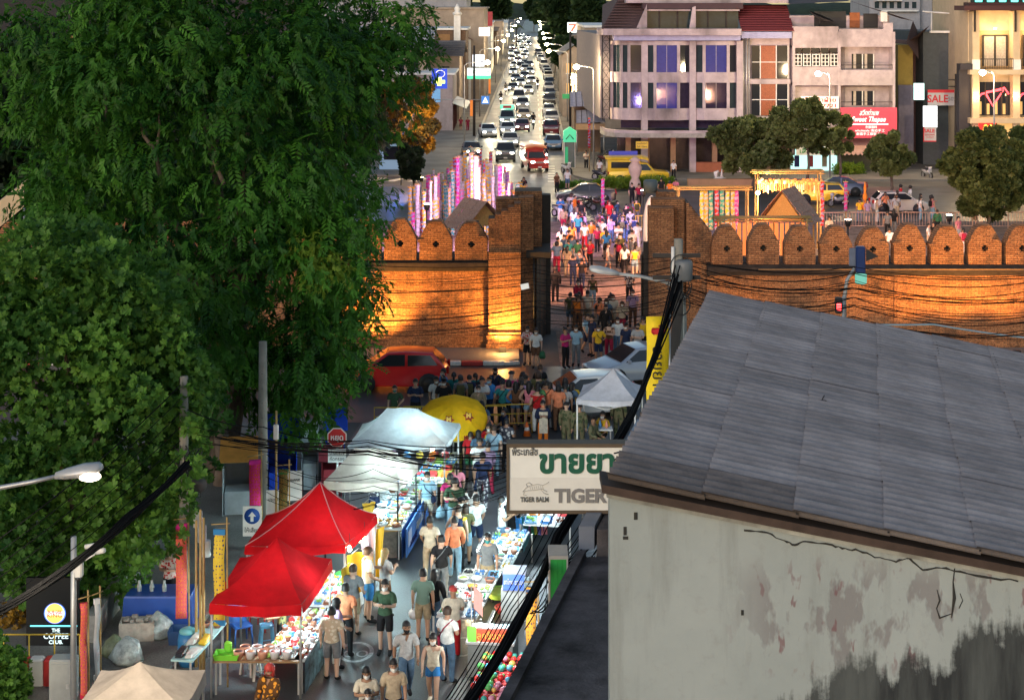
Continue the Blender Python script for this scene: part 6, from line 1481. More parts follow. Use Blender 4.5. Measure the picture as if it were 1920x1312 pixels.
def hand_geo(mb,wr,el,side):
 d=(Vector(wr)-Vector(el)).normalized();f=Vector((0,-1,0));u=f-d*f.dot(d);u=u.normalized() if u.length >.1 else Vector((1,0,0));w=d.cross(u)
 M=Matrix(((*u,0),(*w,0),(*d,0),(0,0,0,1))).transposed();M.translation=Vector(wr)
 mb.loft([[(x*a,y*b_,z) for x,y in ((-1,-1),(1,-1),(1,1),(-1,1))] for z,a,b_ in ((-.02,.026,.02),(.03,.036,.016),(.085,.04,.014))],True,True,0,True,M=M)
 for k,L in enumerate((.062,.075,.07,.055)):
  x=-.03+.02*k;mb.tube([(x,0,.08),(x,-side*.006,.08+L*.55),(x,-side*.02,.08+L)],[.0095,.009,.006],5,M=M)
 mb.tube([(.03,0,.025),(.052,-side*.01,.055),(.05,-side*.022,.09)],[.012,.01,.007],5,M=M)
def make_body(pose):
 if pose in BODY: return BODY[pose]
 J=dict(SK);J.update(POSES[pose])
 if pose=='sit':
  for s_ in 'lr': J['to'+s_]=(J['an'+s_][0],J['an'+s_][1]-.17,.45)
 else:
  for s_ in 'lr': J['to'+s_]=(J['an'+s_][0]*1.15,J['an'+s_][1]-.17,max(.035,J['an'+s_][2]-.07))
 names=list(J);me=bpy.data.meshes.new('skel');ix={n: i for i,n in enumerate(names)}
 me.from_pydata([J[n] for n in names],[(ix[a],ix[b_]) for a,b_ in EDGES],[])
 o=bpy.data.objects.new('skel',me)
 m=o.modifiers.new('s','SKIN');m.use_smooth_shade=True;m.branch_smoothing=.6
 for n in names:
  sv=me.skin_vertices[0].data[ix[n]];sv.radius=(RAD[n],RAD[n]);sv.use_root=(n=='pelvis')
 s2=o.modifiers.new('ss','SUBSURF');s2.levels=1;s2.render_levels=1
 ev=evaluated_mesh(o)
 V=np.array([v.co[:] for v in ev.vertices]);Fc=[tuple(p.vertices) for p in ev.polygons];bpy.data.meshes.remove(ev)
 A_=np.array([J[a] for a,b_ in EDGES]);B_=np.array([J[b_] for a,b_ in EDGES]);D_=B_-A_
 T=np.clip(((V[:,None,:]-A_[None])*D_[None]).sum(2)/(D_**2).sum(1)[None],0,1)
 dist=np.linalg.norm(V[:,None,:]-(A_[None]+T[:,:,None]*D_[None]),axis=2)
 rad_=np.array([min(RAD[a],RAD[b_]) for a,b_ in EDGES]);bi=np.argmin(dist-rad_[None]*.6,axis=1);tt=T[np.arange(len(V)),bi]
 reg=np.array([REG[EDGES[i][1]] for i in bi])
 tor=np.isin(reg,['torso','pelvis']);V[tor,1] *= .8;V[reg=='head',0] *= .86
 # vertex normals
 N=np.zeros_like(V)
 for f in Fc:
  a,b_,c_=V[f[0]],V[f[1]],V[f[2]];nn=np.cross(b_-a,c_-a)
  for i in f: N[i]+=nn
 N /= np.linalg.norm(N,axis=1)[:,None]+1e-9
 BODY[pose]=dict(V=V,F=Fc,reg=reg,t=tt,N=N,J=J,parts={})
 return BODY[pose]
def body_part(pose,part):
 b=make_body(pose)
 if part in b['parts']: return b['parts'][part]
 V,Fc,reg,tt,N,J=b['V'],b['F'],b['reg'],b['t'],b['N'],b['J']
 mb=MB()
 if part=='body':
  mb.add([tuple(v) for v in V],Fc,0,True)
  hand_geo(mb,J['wrl'],J['ell'],1);hand_geo(mb,J['wrr'],J['elr'],-1)
  hx_,hy_,hz_=J['head'][0],J['head'][1],J['head'][2]
  mb.add([(hx_-.016,hy_-.09,hz_),(hx_+.016,hy_-.09,hz_),(hx_,hy_-.125,hz_+.005),(hx_,hy_-.088,hz_+.05)],[(0,1,2),(1,3,2),(3,0,2)],0,True)
  for s_ in (-1,1):
   mb.ball((hx_+s_*.033,hy_-.082,hz_+.045),(.014,.01,.008),6,1);mb.ball((hx_+s_*.082,hy_+.01,hz_+.03),(.014,.025,.035),6,0)
   mb.box((hx_+s_*.033-.02,hy_-.092,hz_+.062),(hx_+s_*.033+.02,hy_-.08,hz_+.068),1)
  mb.box((hx_-.026,hy_-.09,hz_-.045),(hx_+.026,hy_-.08,hz_-.037),2)
 else:
  off=.016
  z=V[:,2];r=reg
  sel={'shirt': np.isin(r,['torso']) | ((r=='uarm') & (tt <.72)) | ((r=='pelvis') & (z >.86)) | ((r=='neck') & (tt <.45)),
 'long_sleeve_shirt': np.isin(r,['torso','uarm']) | ((r=='farm') & (tt <.9)) | ((r=='pelvis') & (z >.86)) | ((r=='neck') & (tt <.5)),
 'vest_top': (r=='torso') & (z <1.4) | ((r=='pelvis') & (z >.93)),
 'trousers': np.isin(r,['thigh','shin']) | ((r=='pelvis') & (z <.99)) | ((r=='torso') & (z <1.0)),
 'shorts': ((r=='thigh') & (tt <.88)) | ((r=='pelvis') & (z <.99)) | ((r=='torso') & (z <1.0)),
 'short_shorts': ((r=='thigh') & (tt <.5)) | ((r=='pelvis') & (z <.99)) | ((r=='torso') & (z <1.0)),
 'shoes': (r=='foot') | ((r=='shin') & (tt >.9))}[part]
  off={'shirt': .026,'long_sleeve_shirt': .024,'vest_top': .018,'trousers': .016,'shorts': .024,'short_shorts': .018,'shoes': .013}[part]
  keep=[f for f in Fc if sum(bool(sel[i]) for i in f) >= 3 or all(sel[i] for i in f)]
  used=sorted({i for f in keep for i in f});mp={i: k for k,i in enumerate(used)}
  P_=V[used]+N[used]*off
  mb.add([tuple(v) for v in P_],[tuple(mp[i] for i in f) for f in keep],0,True)
 me=mb.mesh(part);b['parts'][part]=me
 return me
HAIRM={}
def hair_mesh(kind):
 if kind in HAIRM: return HAIRM[kind]
 mb=MB()
 def cap(zlow,back,rx=.098,ry=.115,rz=.115):
  rings=[];n=12
  for i in range(7):
   t=pi/2*i/6;q=math.cos(t)
   ring=[]
   for j in range(n):
    a=2*pi*j/n;y=ry*q*math.sin(a);x=rx*q*math.cos(a)
    zl=zlow if y >-.02 else zlow+.075
    zz=rz*math.sin(t) if i else (zl if True else 0)
    ring.append((x,y+.005,1.615+zz*(1 if i else 1)))
   rings.append(ring)
  mb.loft(rings,False,True,0,True)
 if kind=='short': cap(-.06,0)
 elif kind=='bald': cap(-.02,0,.09,.1,.09)
 elif kind=='long':
  cap(-.08,0);mb.loft([[(x*w,.06+y*d,z) for x,y in ((-1,-.6),(-.6,.6),(0,1),(.6,.6),(1,-.6),(0,-.2))] for z,w,d in ((1.66,.09,.05),(1.5,.105,.065),(1.35,.11,.05),(1.2,.07,.03))],True,True,0,True)
 elif kind=='bob':
  cap(-.1,0);mb.loft([[(x*w,.02+y*d,z) for x,y in ((-1,-.5),(-.8,.6),(0,1),(.8,.6),(1,-.5),(0,.2))] for z,w,d in ((1.66,.098,.1),(1.56,.112,.1),(1.46,.105,.085))],True,True,0,True)
 elif kind=='tail':
  cap(-.05,0);mb.tube([(0,.1,1.66),(0,.17,1.64),(0,.18,1.52),(0,.15,1.38)],[.03,.04,.035,.012],7)
 elif kind=='bun':
  cap(-.05,0);mb.ball((0,.09,1.71),.05,8)
 elif kind=='cap':
  cap(.01,0,.106,.124,.112);mb.loft([[(x*.09,-.1+y,1.632+z) for x,y,z in ((-1,0,0),(0,-.02,.012),(1,0,0))],[(x*.075,-.19+y,1.62+z) for x,y,z in ((-1,0.02,0),(0,-.02,.006),(1,.02,0))]],closed=False)
 elif kind=='helmet':
  mb.ball((0,0,1.62),(.135,.15,.135),12)
 HAIRM[kind]=mb.mesh('hair')
 return HAIRM[kind]
ACC={}
def acc_mesh(kind):
 if kind in ACC: return ACC[kind]
 mb=MB()
 if kind=='face_mask': mb.loft([[(x*w,y,z) for x,y in ((-.075,-.04),(-.05,-.1),(0,-.128),(.05,-.1),(.075,-.04))] for z,w in ((1.555,1),(1.5,.9),(1.475,.6))],closed=False,smooth=True)
 elif kind=='backpack': mb.bbox((0,.2,1.2),(.3,.16,.42),.06);mb.tube([(.11,.13,1.36),(.13,.0,1.43),(.12,-.1,1.3),(.13,.1,1.05)],.016,5);mb.tube([(-.11,.13,1.36),(-.13,.0,1.43),(-.12,-.1,1.3),(-.13,.1,1.05)],.016,5)
 elif kind=='shoulder_bag': mb.bbox((.21,.0,.92),(.12,.26,.24),.04);mb.tube([(.2,.03,1.03),(0,.16,1.28),(-.15,.03,1.45),(-.02,-.14,1.25),(.2,-.04,1.03)],.014,5)
 elif kind=='carrier_bag': mb.loft([[(.27+x*w,-.05+y*w*.6,z) for x,y in ((-1,-1),(1,-1),(1,1),(-1,1))] for z,w in ((.42,.1),(.5,.14),(.66,.12),(.78,.02))],True,True,0,True)
 elif kind=='apron': mb.loft([[(x,-.165-(.02 if abs(x)<.1 else 0),z) for x in (-.15,-.05,.05,.15)] for z in (1.35,1.1,.85,.6)],closed=False)
 ACC[kind]=mb.mesh(kind)
 return ACC[kind]
SKIN=[mat('skin_a',(.42,.24,.16),.55,var=.06),mat('skin_b',(.33,.18,.11),.55,var=.06),mat('skin_c',(.52,.33,.24),.55,var=.06)]
EYE=mat('eye_dark',(.02,.015,.012),.3,var=0);LIP=mat('lip',(.3,.1,.09),.5,var=0)
HC={'k': (.012,.01,.01),'b': (.04,.022,.014),'g': (.2,.2,.2),'y': (.3,.2,.08),'w': (.7,.7,.68),'r': (.5,.05,.04)}
def cloth(c): return mat('cloth_%02x%02x%02x' % tuple(int(v*255) for v in c),c,.9,var=.3,scale=7,bump=.7,bscale=11,spec=.15)
PAT={}
def patterned(c1,c2,sc=9):
 k=(c1,c2,sc)
 if k in PAT: return PAT[k]
 m=mat('print_%d' % len(PAT),c1,.85,var=0);n,l=m.node_tree.nodes,m.node_tree.links
 tc=n.new('ShaderNodeTexCoord');v=n.new('ShaderNodeTexVoronoi');v.inputs['Scale'].default_value=sc;l.new(tc.outputs['Object'],v.inputs['Vector'])
 r=n.new('ShaderNodeMapRange');r.inputs['From Min'].default_value=.38;r.inputs['From Max'].default_value=.44;l.new(v.outputs['Distance'],r.inputs['Value'])
 mx=n.new('ShaderNodeMix');mx.data_type='RGBA';mx.inputs['A'].default_value=(*c1,1);mx.inputs['B'].default_value=(*c2,1);l.new(r.outputs[0],mx.inputs['Factor']);l.new(mx.outputs['Result'],n['Principled BSDF'].inputs['Base Color'])
 PAT[k]=m
 return m
C_=dict(white=(.68,.68,.66),black=(.018,.018,.02),navy=(.02,.03,.07),grey=(.16,.17,.18),lgrey=(.4,.4,.4),red=(.5,.02,.025),pink=(.6,.2,.25),salmon=(.7,.24,.12),orange=(.75,.2,.03),yellow=(.75,.45,.03),green=(.04,.14,.07),olive=(.09,.09,.04),teal=(.03,.2,.2),blue=(.04,.2,.5),lblue=(.3,.47,.58),denim=(.08,.14,.22),ldenim=(.22,.35,.45),beige=(.5,.4,.28),cream=(.6,.54,.43),khaki=(.3,.24,.15),brown=(.14,.07,.04),wine=(.28,.02,.05),lilac=(.4,.28,.42),dgreen=(.045,.085,.05),magenta=(.5,.03,.15))
NP=[0]
def person(label,x,y,h=1.68,face=0,pose='stand',top='white',bottom='denim',hair='short',hc='k',mask=None,acc=None,sleeve='shirt',legs='trousers',shoe='black',group=None,z=0.,build=1.0,skin=None,base=None):
 p=base if base is not None else gp(x,y,z);NP[0]+=1
 if z and base is None: p.z=z
 k=h/1.73;t=thing('person',label,'person',p,R(face),group);t.scale=(k*build,k*build,k)
 sk=SKIN[skin if skin is not None else NP[0] % 3]
 if pose=='sit': t.location.z -=.45*k
 ob('body',body_part(pose,'body'),[sk,EYE,LIP],t,objmat=True)
 tm=top if not isinstance(top,str) else cloth(C_[top]);bm_=bottom if not isinstance(bottom,str) else cloth(C_[bottom])
 if legs=='skirt':
  ob(legs,body_part(pose,'shorts'),[bm_],t,objmat=True)
 else: ob(legs,body_part(pose,legs),[bm_],t,objmat=True)
 ob(sleeve,body_part(pose,sleeve),[tm],t,objmat=True)
 ob('shoes',body_part(pose,'shoes'),[cloth(C_[shoe])],t,objmat=True)
 if hair: ob('helmet' if hair=='helmet' else 'cap' if hair=='cap' else 'hair',hair_mesh(hair),[mat('hair_'+hc,HC[hc],.55,var=.25,scale=30)],t,objmat=True)
 if mask: ob('face_mask',acc_mesh('face_mask'),[cloth(C_[mask])],t,objmat=True)
 for a in (acc or ()):
  nm,c_=a;ob(nm,acc_mesh(nm),[cloth(C_[c_])],t,objmat=True)
 return t
def held(t,name,m,loc,mb):
 o=mb.build(name,m,None,loc=loc);return o
FLORAL=patterned((.5,.03,.03),(.6,.5,.45),14);CAMO=patterned((.05,.07,.03),(.14,.13,.07),8);PLAID=patterned((.5,.5,.5),(.06,.06,.08),10);BATIK=patterned((.55,.5,.4),(.4,.33,.24),12);GREENP=patterned((.05,.17,.07),(.12,.28,.1),9);FLD=patterned((.02,.03,.02),(.2,.17,.06),16)
MG='people walking through the night market'
B,Fr=180,0
P=person
# --- market street, nearest first
P('person in striped white tee and face mask at the bottom edge',687,1398,1.62,10,'phone','cream','black','long',mask='white',group=MG)
P('child with dark hair at the bottom edge before the striped tee',690,1420,1.38,0,'stand','grey','black','short',mask='white',group=MG)
P('person in beige tee and white face mask at the bottom edge',738,1392,1.72,8,'stand','beige','navy','short',mask='white',group=MG)
P('person in black sleeved raglan shirt and jeans looking down',762,1312,1.72,15,'walkb','lgrey','denim','short',mask='black',group=MG)
P('person with headband, cream top and blue denim shorts',812,1326,1.6,-5,'walk','cream','blue','long',mask='white',legs='short_shorts',group=MG,sleeve='vest_top',shoe='cream')
P('person in white tee and dark jeans with a red scarf',839,1281,1.72,150,'phone','white','denim','short','b',group=MG,acc=(('shoulder_bag','wine'),))
P('person in red dungarees and a spotted cap',850,1233,1.66,190,'phone','cream','red','cap','r',group=MG,acc=(('apron','red'),))
P('person in olive green tee and black shorts with white mask facing us',722,1226,1.74,-10,'phone','dgreen','black','short',mask='white',legs='shorts',group=MG)
P('person in grey green tee and khaki shorts carrying a white helmet',793,1203,1.74,175,'stand',patterned((.12,.2,.16),(.13,.21,.17),3),'khaki','short',legs='shorts',group=MG)
P('person with long black hair in black top and long denim skirt',814,1194,1.62,165,'walk','black','denim','long',sleeve='long_sleeve_shirt',group=MG)
P('person seen from behind in cream batik shirt and dark grey shorts',622,1276,1.66,172,'stand',BATIK,'grey','short',legs='shorts',group=MG,build=1.1)
P('person with dark bob and lilac top leaning to the stall',631,1252,1.6,120,'reach','lilac','white','bob',group=MG)
P('person seen from behind in salmon tee and black trousers',648,1232,1.72,170,'stand','salmon','black','short',group=MG)
P('person seen from behind in slate grey tee at the bright stall',662,1192,1.72,165,'reach','grey','khaki','short','b',legs='shorts',group=MG)
P('tall broad person in white shirt and bright blue shorts',690,1166,1.84,110,'reach','white','blue','short','b',legs='shorts',group=MG,build=1.12,skin=2)
P('blond long haired person in pale tee holding up a phone',722,1155,1.68,130,'phone','lgrey','brown','long','y',group=MG,skin=2)
P('person in black tee with crossbody strap seen from behind',828,1130,1.72,178,'walk','black','grey','short',group=MG,acc=(('shoulder_bag','grey'),))
P('person in dark polo with green mask and khaki shorts facing us',914,1126,1.72,0,'stand','grey','khaki','short',mask='teal',legs='shorts',group=MG)
P('person in beige tee with a red fruit print on the back',806,1090,1.72,176,'walkb','cream','beige','short',group=MG)
P('person in loose coral top and pale jeans from behind',853,1088,1.68,184,'walk','salmon','ldenim','bun',group=MG,sleeve='long_sleeve_shirt',shoe='white')
P('person in white tee and navy shorts striding right',893,1046,1.74,200,'walk','white','navy','short',legs='shorts',group=MG)
P('person in white tee and blue shorts looking at a phone',941,1051,1.76,100,'phone','white','denim','short',mask='white',legs='shorts',group=MG)
P('person in black tee and red plaid shirt tied round the waist',959,1036,1.66,110,'phone','black','black','short',group=MG)
P('small child in a bright blue dress near the right stalls',972,1030,1.05,120,'stand','blue','blue','bob',group=MG,legs='shorts')
P('person in burgundy shirt and pale jeans from behind',844,1000,1.72,180,'walk','magenta','ldenim','short',group=MG,acc=(('carrier_bag','lblue'),))
P('long haired person in white crop top and pale jeans',882,1012,1.64,182,'walkb','white','ldenim','long',group=MG,sleeve='vest_top')
P('person in pale blue striped shirt with dark crossbody bag and mask',801,992,1.66,-15,'stand','lblue','cream','tail',mask='white',legs='shorts',group=MG,acc=(('shoulder_bag','navy'),))
P('person in black tee with plaid shirt at the waist from behind',905,955,1.72,178,'walk','navy',PLAID,'short',group=MG)
P('ponytailed person half hidden behind the burgundy shirt',856,972,1.62,182,'walk','pink','navy','tail',group=MG)
P('person in bright red tee and green shorts from behind',882,901,1.55,180,'stand','red','green','short','b',legs='shorts',group=MG)
P('person in black and white patterned shirt beside the red tee',902,886,1.68,200,'stand',PLAID,'navy','bun','b',group=MG)
P('person in light blue shirt and pale jeans from behind',926,898,1.72,178,'walkb','lblue','ldenim','short','b',group=MG,acc=(('shoulder_bag','navy'),))
P('person in white patterned shirt near the barrier',950,882,1.68,160,'phone',PLAID,'black','short',group=MG)
# stall keepers
VG='stall keepers'
P('stall keeper in dark floral blouse behind the red tent table',528,1236,1.58,-70,'reach',FLD,'black','bun',group=VG)
P('stall keeper in white and navy under the beige tent',702,985,1.6,-20,'phone',PLAID,'navy','short',mask='white',group=VG)
P('stall keeper standing in the dark behind the pink banner',318,1148,1.62,-10,'phone',FLORAL,'black','short',group=VG)
pf=P('street performer in orange tiger costume with striped mask',505,1402,1.72,-25,'reach',patterned((.75,.3,.03),(.1,.04,.01),10),patterned((.75,.3,.03),(.1,.04,.01),10),'bob','r',group=None,sleeve='long_sleeve_shirt')
# --- waiting behind the barrier
WG='people waiting at the cross road'
rows=[('person in dark green tee with teal mask behind the white tent',740,808,Fr,'hip','dgreen','black','short','teal','trousers','shirt'),('bearded person in navy shirt behind the white tent',779,803,Fr,'phone','navy','black','short',None,'trousers','shirt'),('person in white printed tee with raised arm',818,796,10,'raise','white','denim','short','white','trousers','shirt'),
 ('person in blue shirt and mask side on near the red hatchback',831,778,-60,'stand','blue','navy','short','white','trousers','long_sleeve_shirt'),('person in teal tee with back turned at the kerb',851,784,B,'stand','teal','black','tail',None,'trousers','shirt'),('person with olive backpack waiting to cross',864,790,B,'stand','grey','khaki','short',None,'trousers','shirt'),('person in navy tee beside the olive backpack',880,786,B,'stand','navy','black','short',None,'trousers','shirt'),
 ('person in white tee bending behind the yellow parasol',904,800,20,'phone','white','black','bun',None,'trousers','shirt'),('bald person in blue shirt with pale mask',918,796,-40,'stand','blue','navy','bald','lblue','trousers','shirt'),
 ('person in pink top and black trousers at the barrier',942,798,B,'stand','pink','black','tail',None,'trousers','shirt'),('person in royal blue top next to the pink top',954,800,B,'stand','blue','black','bob',None,'trousers','vest_top'),('person in brown top and denim shorts at the barrier',967,802,B,'hip','brown','denim','long',None,'short_shorts','vest_top'),('tall person in black tee with arm up',978,798,B,'raise','black','black','short',None,'trousers','shirt'),
 ('person in rose sleeveless top and denim shorts',992,808,170,'hip','pink','ldenim','long',None,'short_shorts','vest_top'),('person in green leaf print shirt with strap',1009,808,175,'stand',GREENP,'black','short',None,'shorts','shirt'),('long haired person with brown bag in the waiting row',1031,806,B,'stand','brown','black','long',None,'trousers','vest_top'),('person in rust top near the small white tent',1047,810,B,'stand','salmon','brown','bob',None,'trousers','shirt'),('person in grey tee near the small white tent',1060,808,B,'stand','lgrey','navy','short',None,'trousers','shirt'),('person in yellow tee behind the small white tent pole',1074,802,B,'stand','yellow','denim','short',None,'trousers','shirt')]
for i,r_ in enumerate(rows):
 P(r_[0],r_[1],r_[2],1.62+.03*(i*5 % 6),r_[3],r_[4],r_[5],r_[6],r_[7],mask=r_[8],legs=r_[9],sleeve=r_[10],group=WG,acc=((('backpack','olive'),) if 'backpack' in r_[0] else (('shoulder_bag','brown'),) if 'bag' in r_[0] else None))
P('person in open jacket and orange trousers reading a phone',1018,842,1.66,5,'phone','navy','orange','short',mask='salmon',group=WG,sleeve='long_sleeve_shirt',acc=(('apron','cream'),))
P('seated person with mask on a bench by the yellow barrier',946,830,1.64,-70,'sit','navy','black','short',mask='white',group=WG)
for i,(lab,x,y,fc) in enumerate((('soldier in camouflage standing left of the tent pole',1062,848,150),('soldier in camouflage nearest the white sign',1086,852,190),('soldier in camouflage seated in shade under the tent',1112,850,60),('soldier in camouflage at the tent back',1160,828,170))):
 P(lab,x,y,1.7,fc,'stand' if i !=2 else 'sit',CAMO,CAMO,'cap','k',group='soldiers at the small white tent',sleeve='long_sleeve_shirt')
P('volunteer in yellow vest seated under the small white tent',1130,838,1.66,-30,'sit','yellow','black','short',mask='white',group='soldiers at the small white tent')
# --- at the gate mouth
GG='people at the gate mouth'
rows=[('person in red floral shirt at the left gate pillar',989,684,-10,'phone',FLORAL,'black','short','white','shorts','shirt'),('person in white shirt holding a green bag',1005,690,0,'stand','white','brown','bun','white','shorts','shirt'),('person in pink polo and black trousers',1060,690,40,'phone','magenta','black','bun',None,'trousers','shirt'),('person in grey blue shirt next to the pink polo',1080,686,-10,'stand','lblue','grey','short','white','trousers','shirt'),('person in pale blue stepping over behind the grey blue shirt',1102,664,30,'walk','lblue','navy','short',None,'shorts','shirt'),('person in navy tee turned aside in the gate',1110,668,-60,'stand','navy','navy','short',None,'shorts','shirt'),
 ('person in bright yellow tee with black strap',1122,682,0,'hip','yellow','navy','short','white','shorts','shirt'),('person in brown crop top and red trousers',1142,674,-5,'cross','brown','wine','bob','black','trousers','vest_top'),('person in white tee right of the gate centre',1158,668,10,'stand','white','denim','short','white','trousers','shirt'),('person in navy tee and white cap',1174,682,-30,'stand','navy','navy','cap','white','shorts','shirt'),('person in grey tee with folded arms by the right pillar',1196,684,-20,'cross','lgrey','khaki','short','black','trousers','shirt'),('person in yellow top half hidden by the flag',1206,672,-20,'stand','yellow','black','bun',None,'trousers','shirt'),
 ('person in black tee walking through the gate',1126,626,0,'walk','black','black','short',None,'trousers','shirt'),('person in all black close behind the yellow tee',1136,640,5,'walkb','black','black','long',None,'trousers','long_sleeve_shirt'),('person in grey green tee and denim shorts in the passage',1069,616,B,'walk','olive','denim','short',None,'shorts','shirt'),('person in brown top and black skirt in the passage',1086,616,B,'walkb','brown','black','long',None,'shorts','vest_top'),('slim person in pale top in the passage',1102,614,B,'walk','cream','khaki','short',None,'shorts','shirt'),('dark dressed person leaning on the left gate door',1041,566,B,'stand','black','black','short',None,'trousers','long_sleeve_shirt'),
 ('person in black walking alone in the passage middle',1091,542,B,'walk','black','navy','short',None,'trousers','shirt'),('person in dark blue left of the passage middle',1074,536,B,'stand','navy','navy','short',None,'trousers','shirt'),('person in white patterned top and black trousers alone on the right',1180,570,0,'walk',PLAID,'black','short','white','trousers','shirt'),('person in white top beyond the street lamp head',1171,516,B,'walk','white','black','long',None,'trousers','shirt')]
for i,r_ in enumerate(rows):
 P(r_[0],r_[1],r_[2],1.62+.03*(i*7 % 6),r_[3],r_[4],r_[5],r_[6],r_[7],mask=r_[8],legs=r_[9],sleeve=r_[10],group=GG,acc=((('carrier_bag','green'),) if 'green bag' in r_[0] else (('shoulder_bag','black'),) if 'strap' in r_[0] else None))
# --- plaza crowd
CG_='crowd on the plaza beyond the gate'
rows=[('person in light blue with a bag strap at the left of the plaza crowd',1058,466,B,'stand','lblue','lgrey'),('person in white top and jeans nearest the red motorbike',1076,438,B,'stand','white','denim'),('person in black printed tee right of the white top',1092,444,B,'stand','black','beige'),('person in black standing alone by the yellow railing',1174,431,-40,'stand','black','black'),('person in red by the red motorbike on the right',1143,424,10,'stand','red','red'),('person in cream at the passage left edge',1046,502,B,'walk','cream','beige'),('person in grey beside the green tee',1068,494,B,'walkb','lgrey','grey'),('person in green tee in the plaza crowd',1083,503,B,'stand','green','lgrey'),('person in red tee beside the green tee',1106,504,B,'walk','red','black'),('person in orange top in the middle of the crowd',1109,465,20,'stand','orange','grey'),
 ('person in violet lit white carrying a star ornament',1129,462,B,'raise','white','navy'),('person in blue tee and black trousers mid crowd',1137,487,B,'stand','blue','black'),('person in lilac at the crowd centre',1146,456,10,'stand','lilac','denim'),('person in pale top lit violet right of centre',1160,470,0,'phone','white','lblue'),('person in black tee with back turned right of centre',1160,503,B,'stand','black','black'),('person in white tee and cap near the right pillar',1185,484,B,'stand','white','grey'),('person in grey trousers walking beside the right pillar',1192,511,B,'walk','grey','grey'),('person in lit white dress close to the right pillar',1195,470,B,'stand','white','white'),('person in dark red behind the blue tee',1120,474,B,'walkb','wine','black'),('person in navy among the far crowd',1152,440,20,'stand','navy','black'),('person in pink among the far crowd',1124,446,B,'stand','pink','denim'),('person in beige behind the cream walker',1052,480,B,'stand','beige','brown'),('person in white and red mid left of the crowd',1096,470,B,'walk','white','red'),('person in teal at the back of the crowd',1084,452,0,'stand','teal','navy'),('person in pale grey at the back right of the crowd',1178,456,B,'walkb','lgrey','denim'),
 ('person in brown shirt watching from the far kerb',1044,362,30,'stand','brown','black'),('person in black before the red pickup bus',982,372,0,'stand','black','black'),('person in white at the far kerb near the crossing',1064,356,0,'stand','white','denim'),('person with phone in dark skirt near the red pennant',1099,318,20,'phone','cream','black'),('person in white sitting beside the yellow truck rear',1124,336,-40,'stand','white','black'),('person in white shirt walking before the corner shop',1263,336,0,'walk','white','black'),('person in maroon on the left far pavement',864,246,0,'walk','wine','brown'),('second person in maroon on the left far pavement',877,247,5,'walkb','wine','wine'),
 ('person in black sitting on the low wall by the urn',1185,386,10,'stand','black','black'),('person in dark red sitting next to the urn post',1198,388,10,'stand','wine','black'),('person in dark top behind the white domed post',1240,376,B,'stand','black','brown'),('person in orange top behind the white domed post',1256,378,B,'stand','orange','black'),('person in pink top behind the white domed post',1267,375,B,'stand','pink','black'),
 ('person in yellow tee lifting a tall orange flower tower',1612,418,-20,'raise','yellow','denim'),('person in lilac beside the yellow tee and flower tower',1627,420,10,'stand','lilac','grey'),('person in dark grey at the railing, left of a pair',1664,446,B,'stand','grey','black'),('person in dark grey at the railing, right of a pair',1676,442,B,'stand','black','grey'),('person in white seen in the gap of the battlements',1741,468,60,'stand','white','beige'),('person in black seen beside the white figure over the battlements',1750,466,-60,'stand','black','black'),('person in pink seen through the battlements at the right',1806,480,B,'phone','pink','white'),('person in pale pink leaning by the dark tree',1797,456,40,'stand','pink','lgrey'),('person seen low behind the battlements right of the lanterns',1555,456,20,'stand','cream','white'),('person in white seen in the left gap of the battlements',1668,482,B,'walk','white','grey')]
hr=['short','long','short','bun','tail','short','bob','short','cap','long']
for i,r_ in enumerate(rows):
 P(r_[0],r_[1],r_[2],1.6+.03*(i*7 % 6),r_[3],r_[4],r_[5],r_[6],hr[i % 10],group=CG_,acc=((('backpack',('black','navy','wine')[i % 3]),) if i % 6==2 else None),legs=('trousers','shorts')[i % 4==3])
# fuller crowd: every figure with its own clothes
rq=random.Random(101);used_=set()
def filler(n,zone,box,grp,faces,hmin=1.58):
 tops=[t for t in C_ if t not in ('lblue',)];bots=['denim','black','navy','khaki','ldenim','grey','beige','brown','white','wine']
 NM={'lgrey':'pale grey','denim':'denim','ldenim':'pale denim','dgreen':'bottle green','lblue':'light blue','wine':'wine red'}
 for k in range(n):
  for _ in range(60):
   a,b_=rq.choice(tops),rq.choice(bots);lg=rq.choice(('trousers','trousers','shorts'))
   if (zone,a,b_,lg) not in used_: break
  used_.add((zone,a,b_,lg));x,y=rq.uniform(box[0],box[1]),rq.uniform(box[2],box[3]);fc=rq.choice(faces)+rq.uniform(-25,25)
  P('person in %s top and %s %s %s' % (NM.get(a,a),NM.get(b_,b_),lg,zone),x,y,rq.uniform(hmin,1.78),fc,rq.choice(('stand','walk','walkb','phone','hip','stand')),a,b_,rq.choice(('short','short','long','bun','tail','bob','cap')),rq.choice('kkkb'),mask=rq.choice((None,'white','white','black')),acc=rq.choice((None,None,(('backpack',rq.choice(('black','navy','olive'))),),(('shoulder_bag',rq.choice(('brown','black'))),))),legs=lg,sleeve=rq.choice(('shirt','shirt','long_sleeve_shirt','vest_top')),group=grp,build=rq.uniform(.95,1.12))
filler(34,'in the dense plaza crowd',(1042,1200,402,520),CG_,(0,180,180,90))
filler(12,'inside the gate passage',(1050,1195,525,650),GG,(0,180))
filler(13,'in the waiting crowd at the crossing',(930,1085,772,812),WG,(180,180,150))
filler(6,'beside the barrier at the crossing',(830,930,776,812),WG,(180,0))
filler(9,'further up the market lane',(850,945,850,935),MG,(180,180,0))
filler(5,'in the middle of the market lane',(815,930,985,1080),MG,(180,0))
filler(10,'on the plaza behind the crenellated wall',(1560,1880,400,440),CG_,(0,180,90))
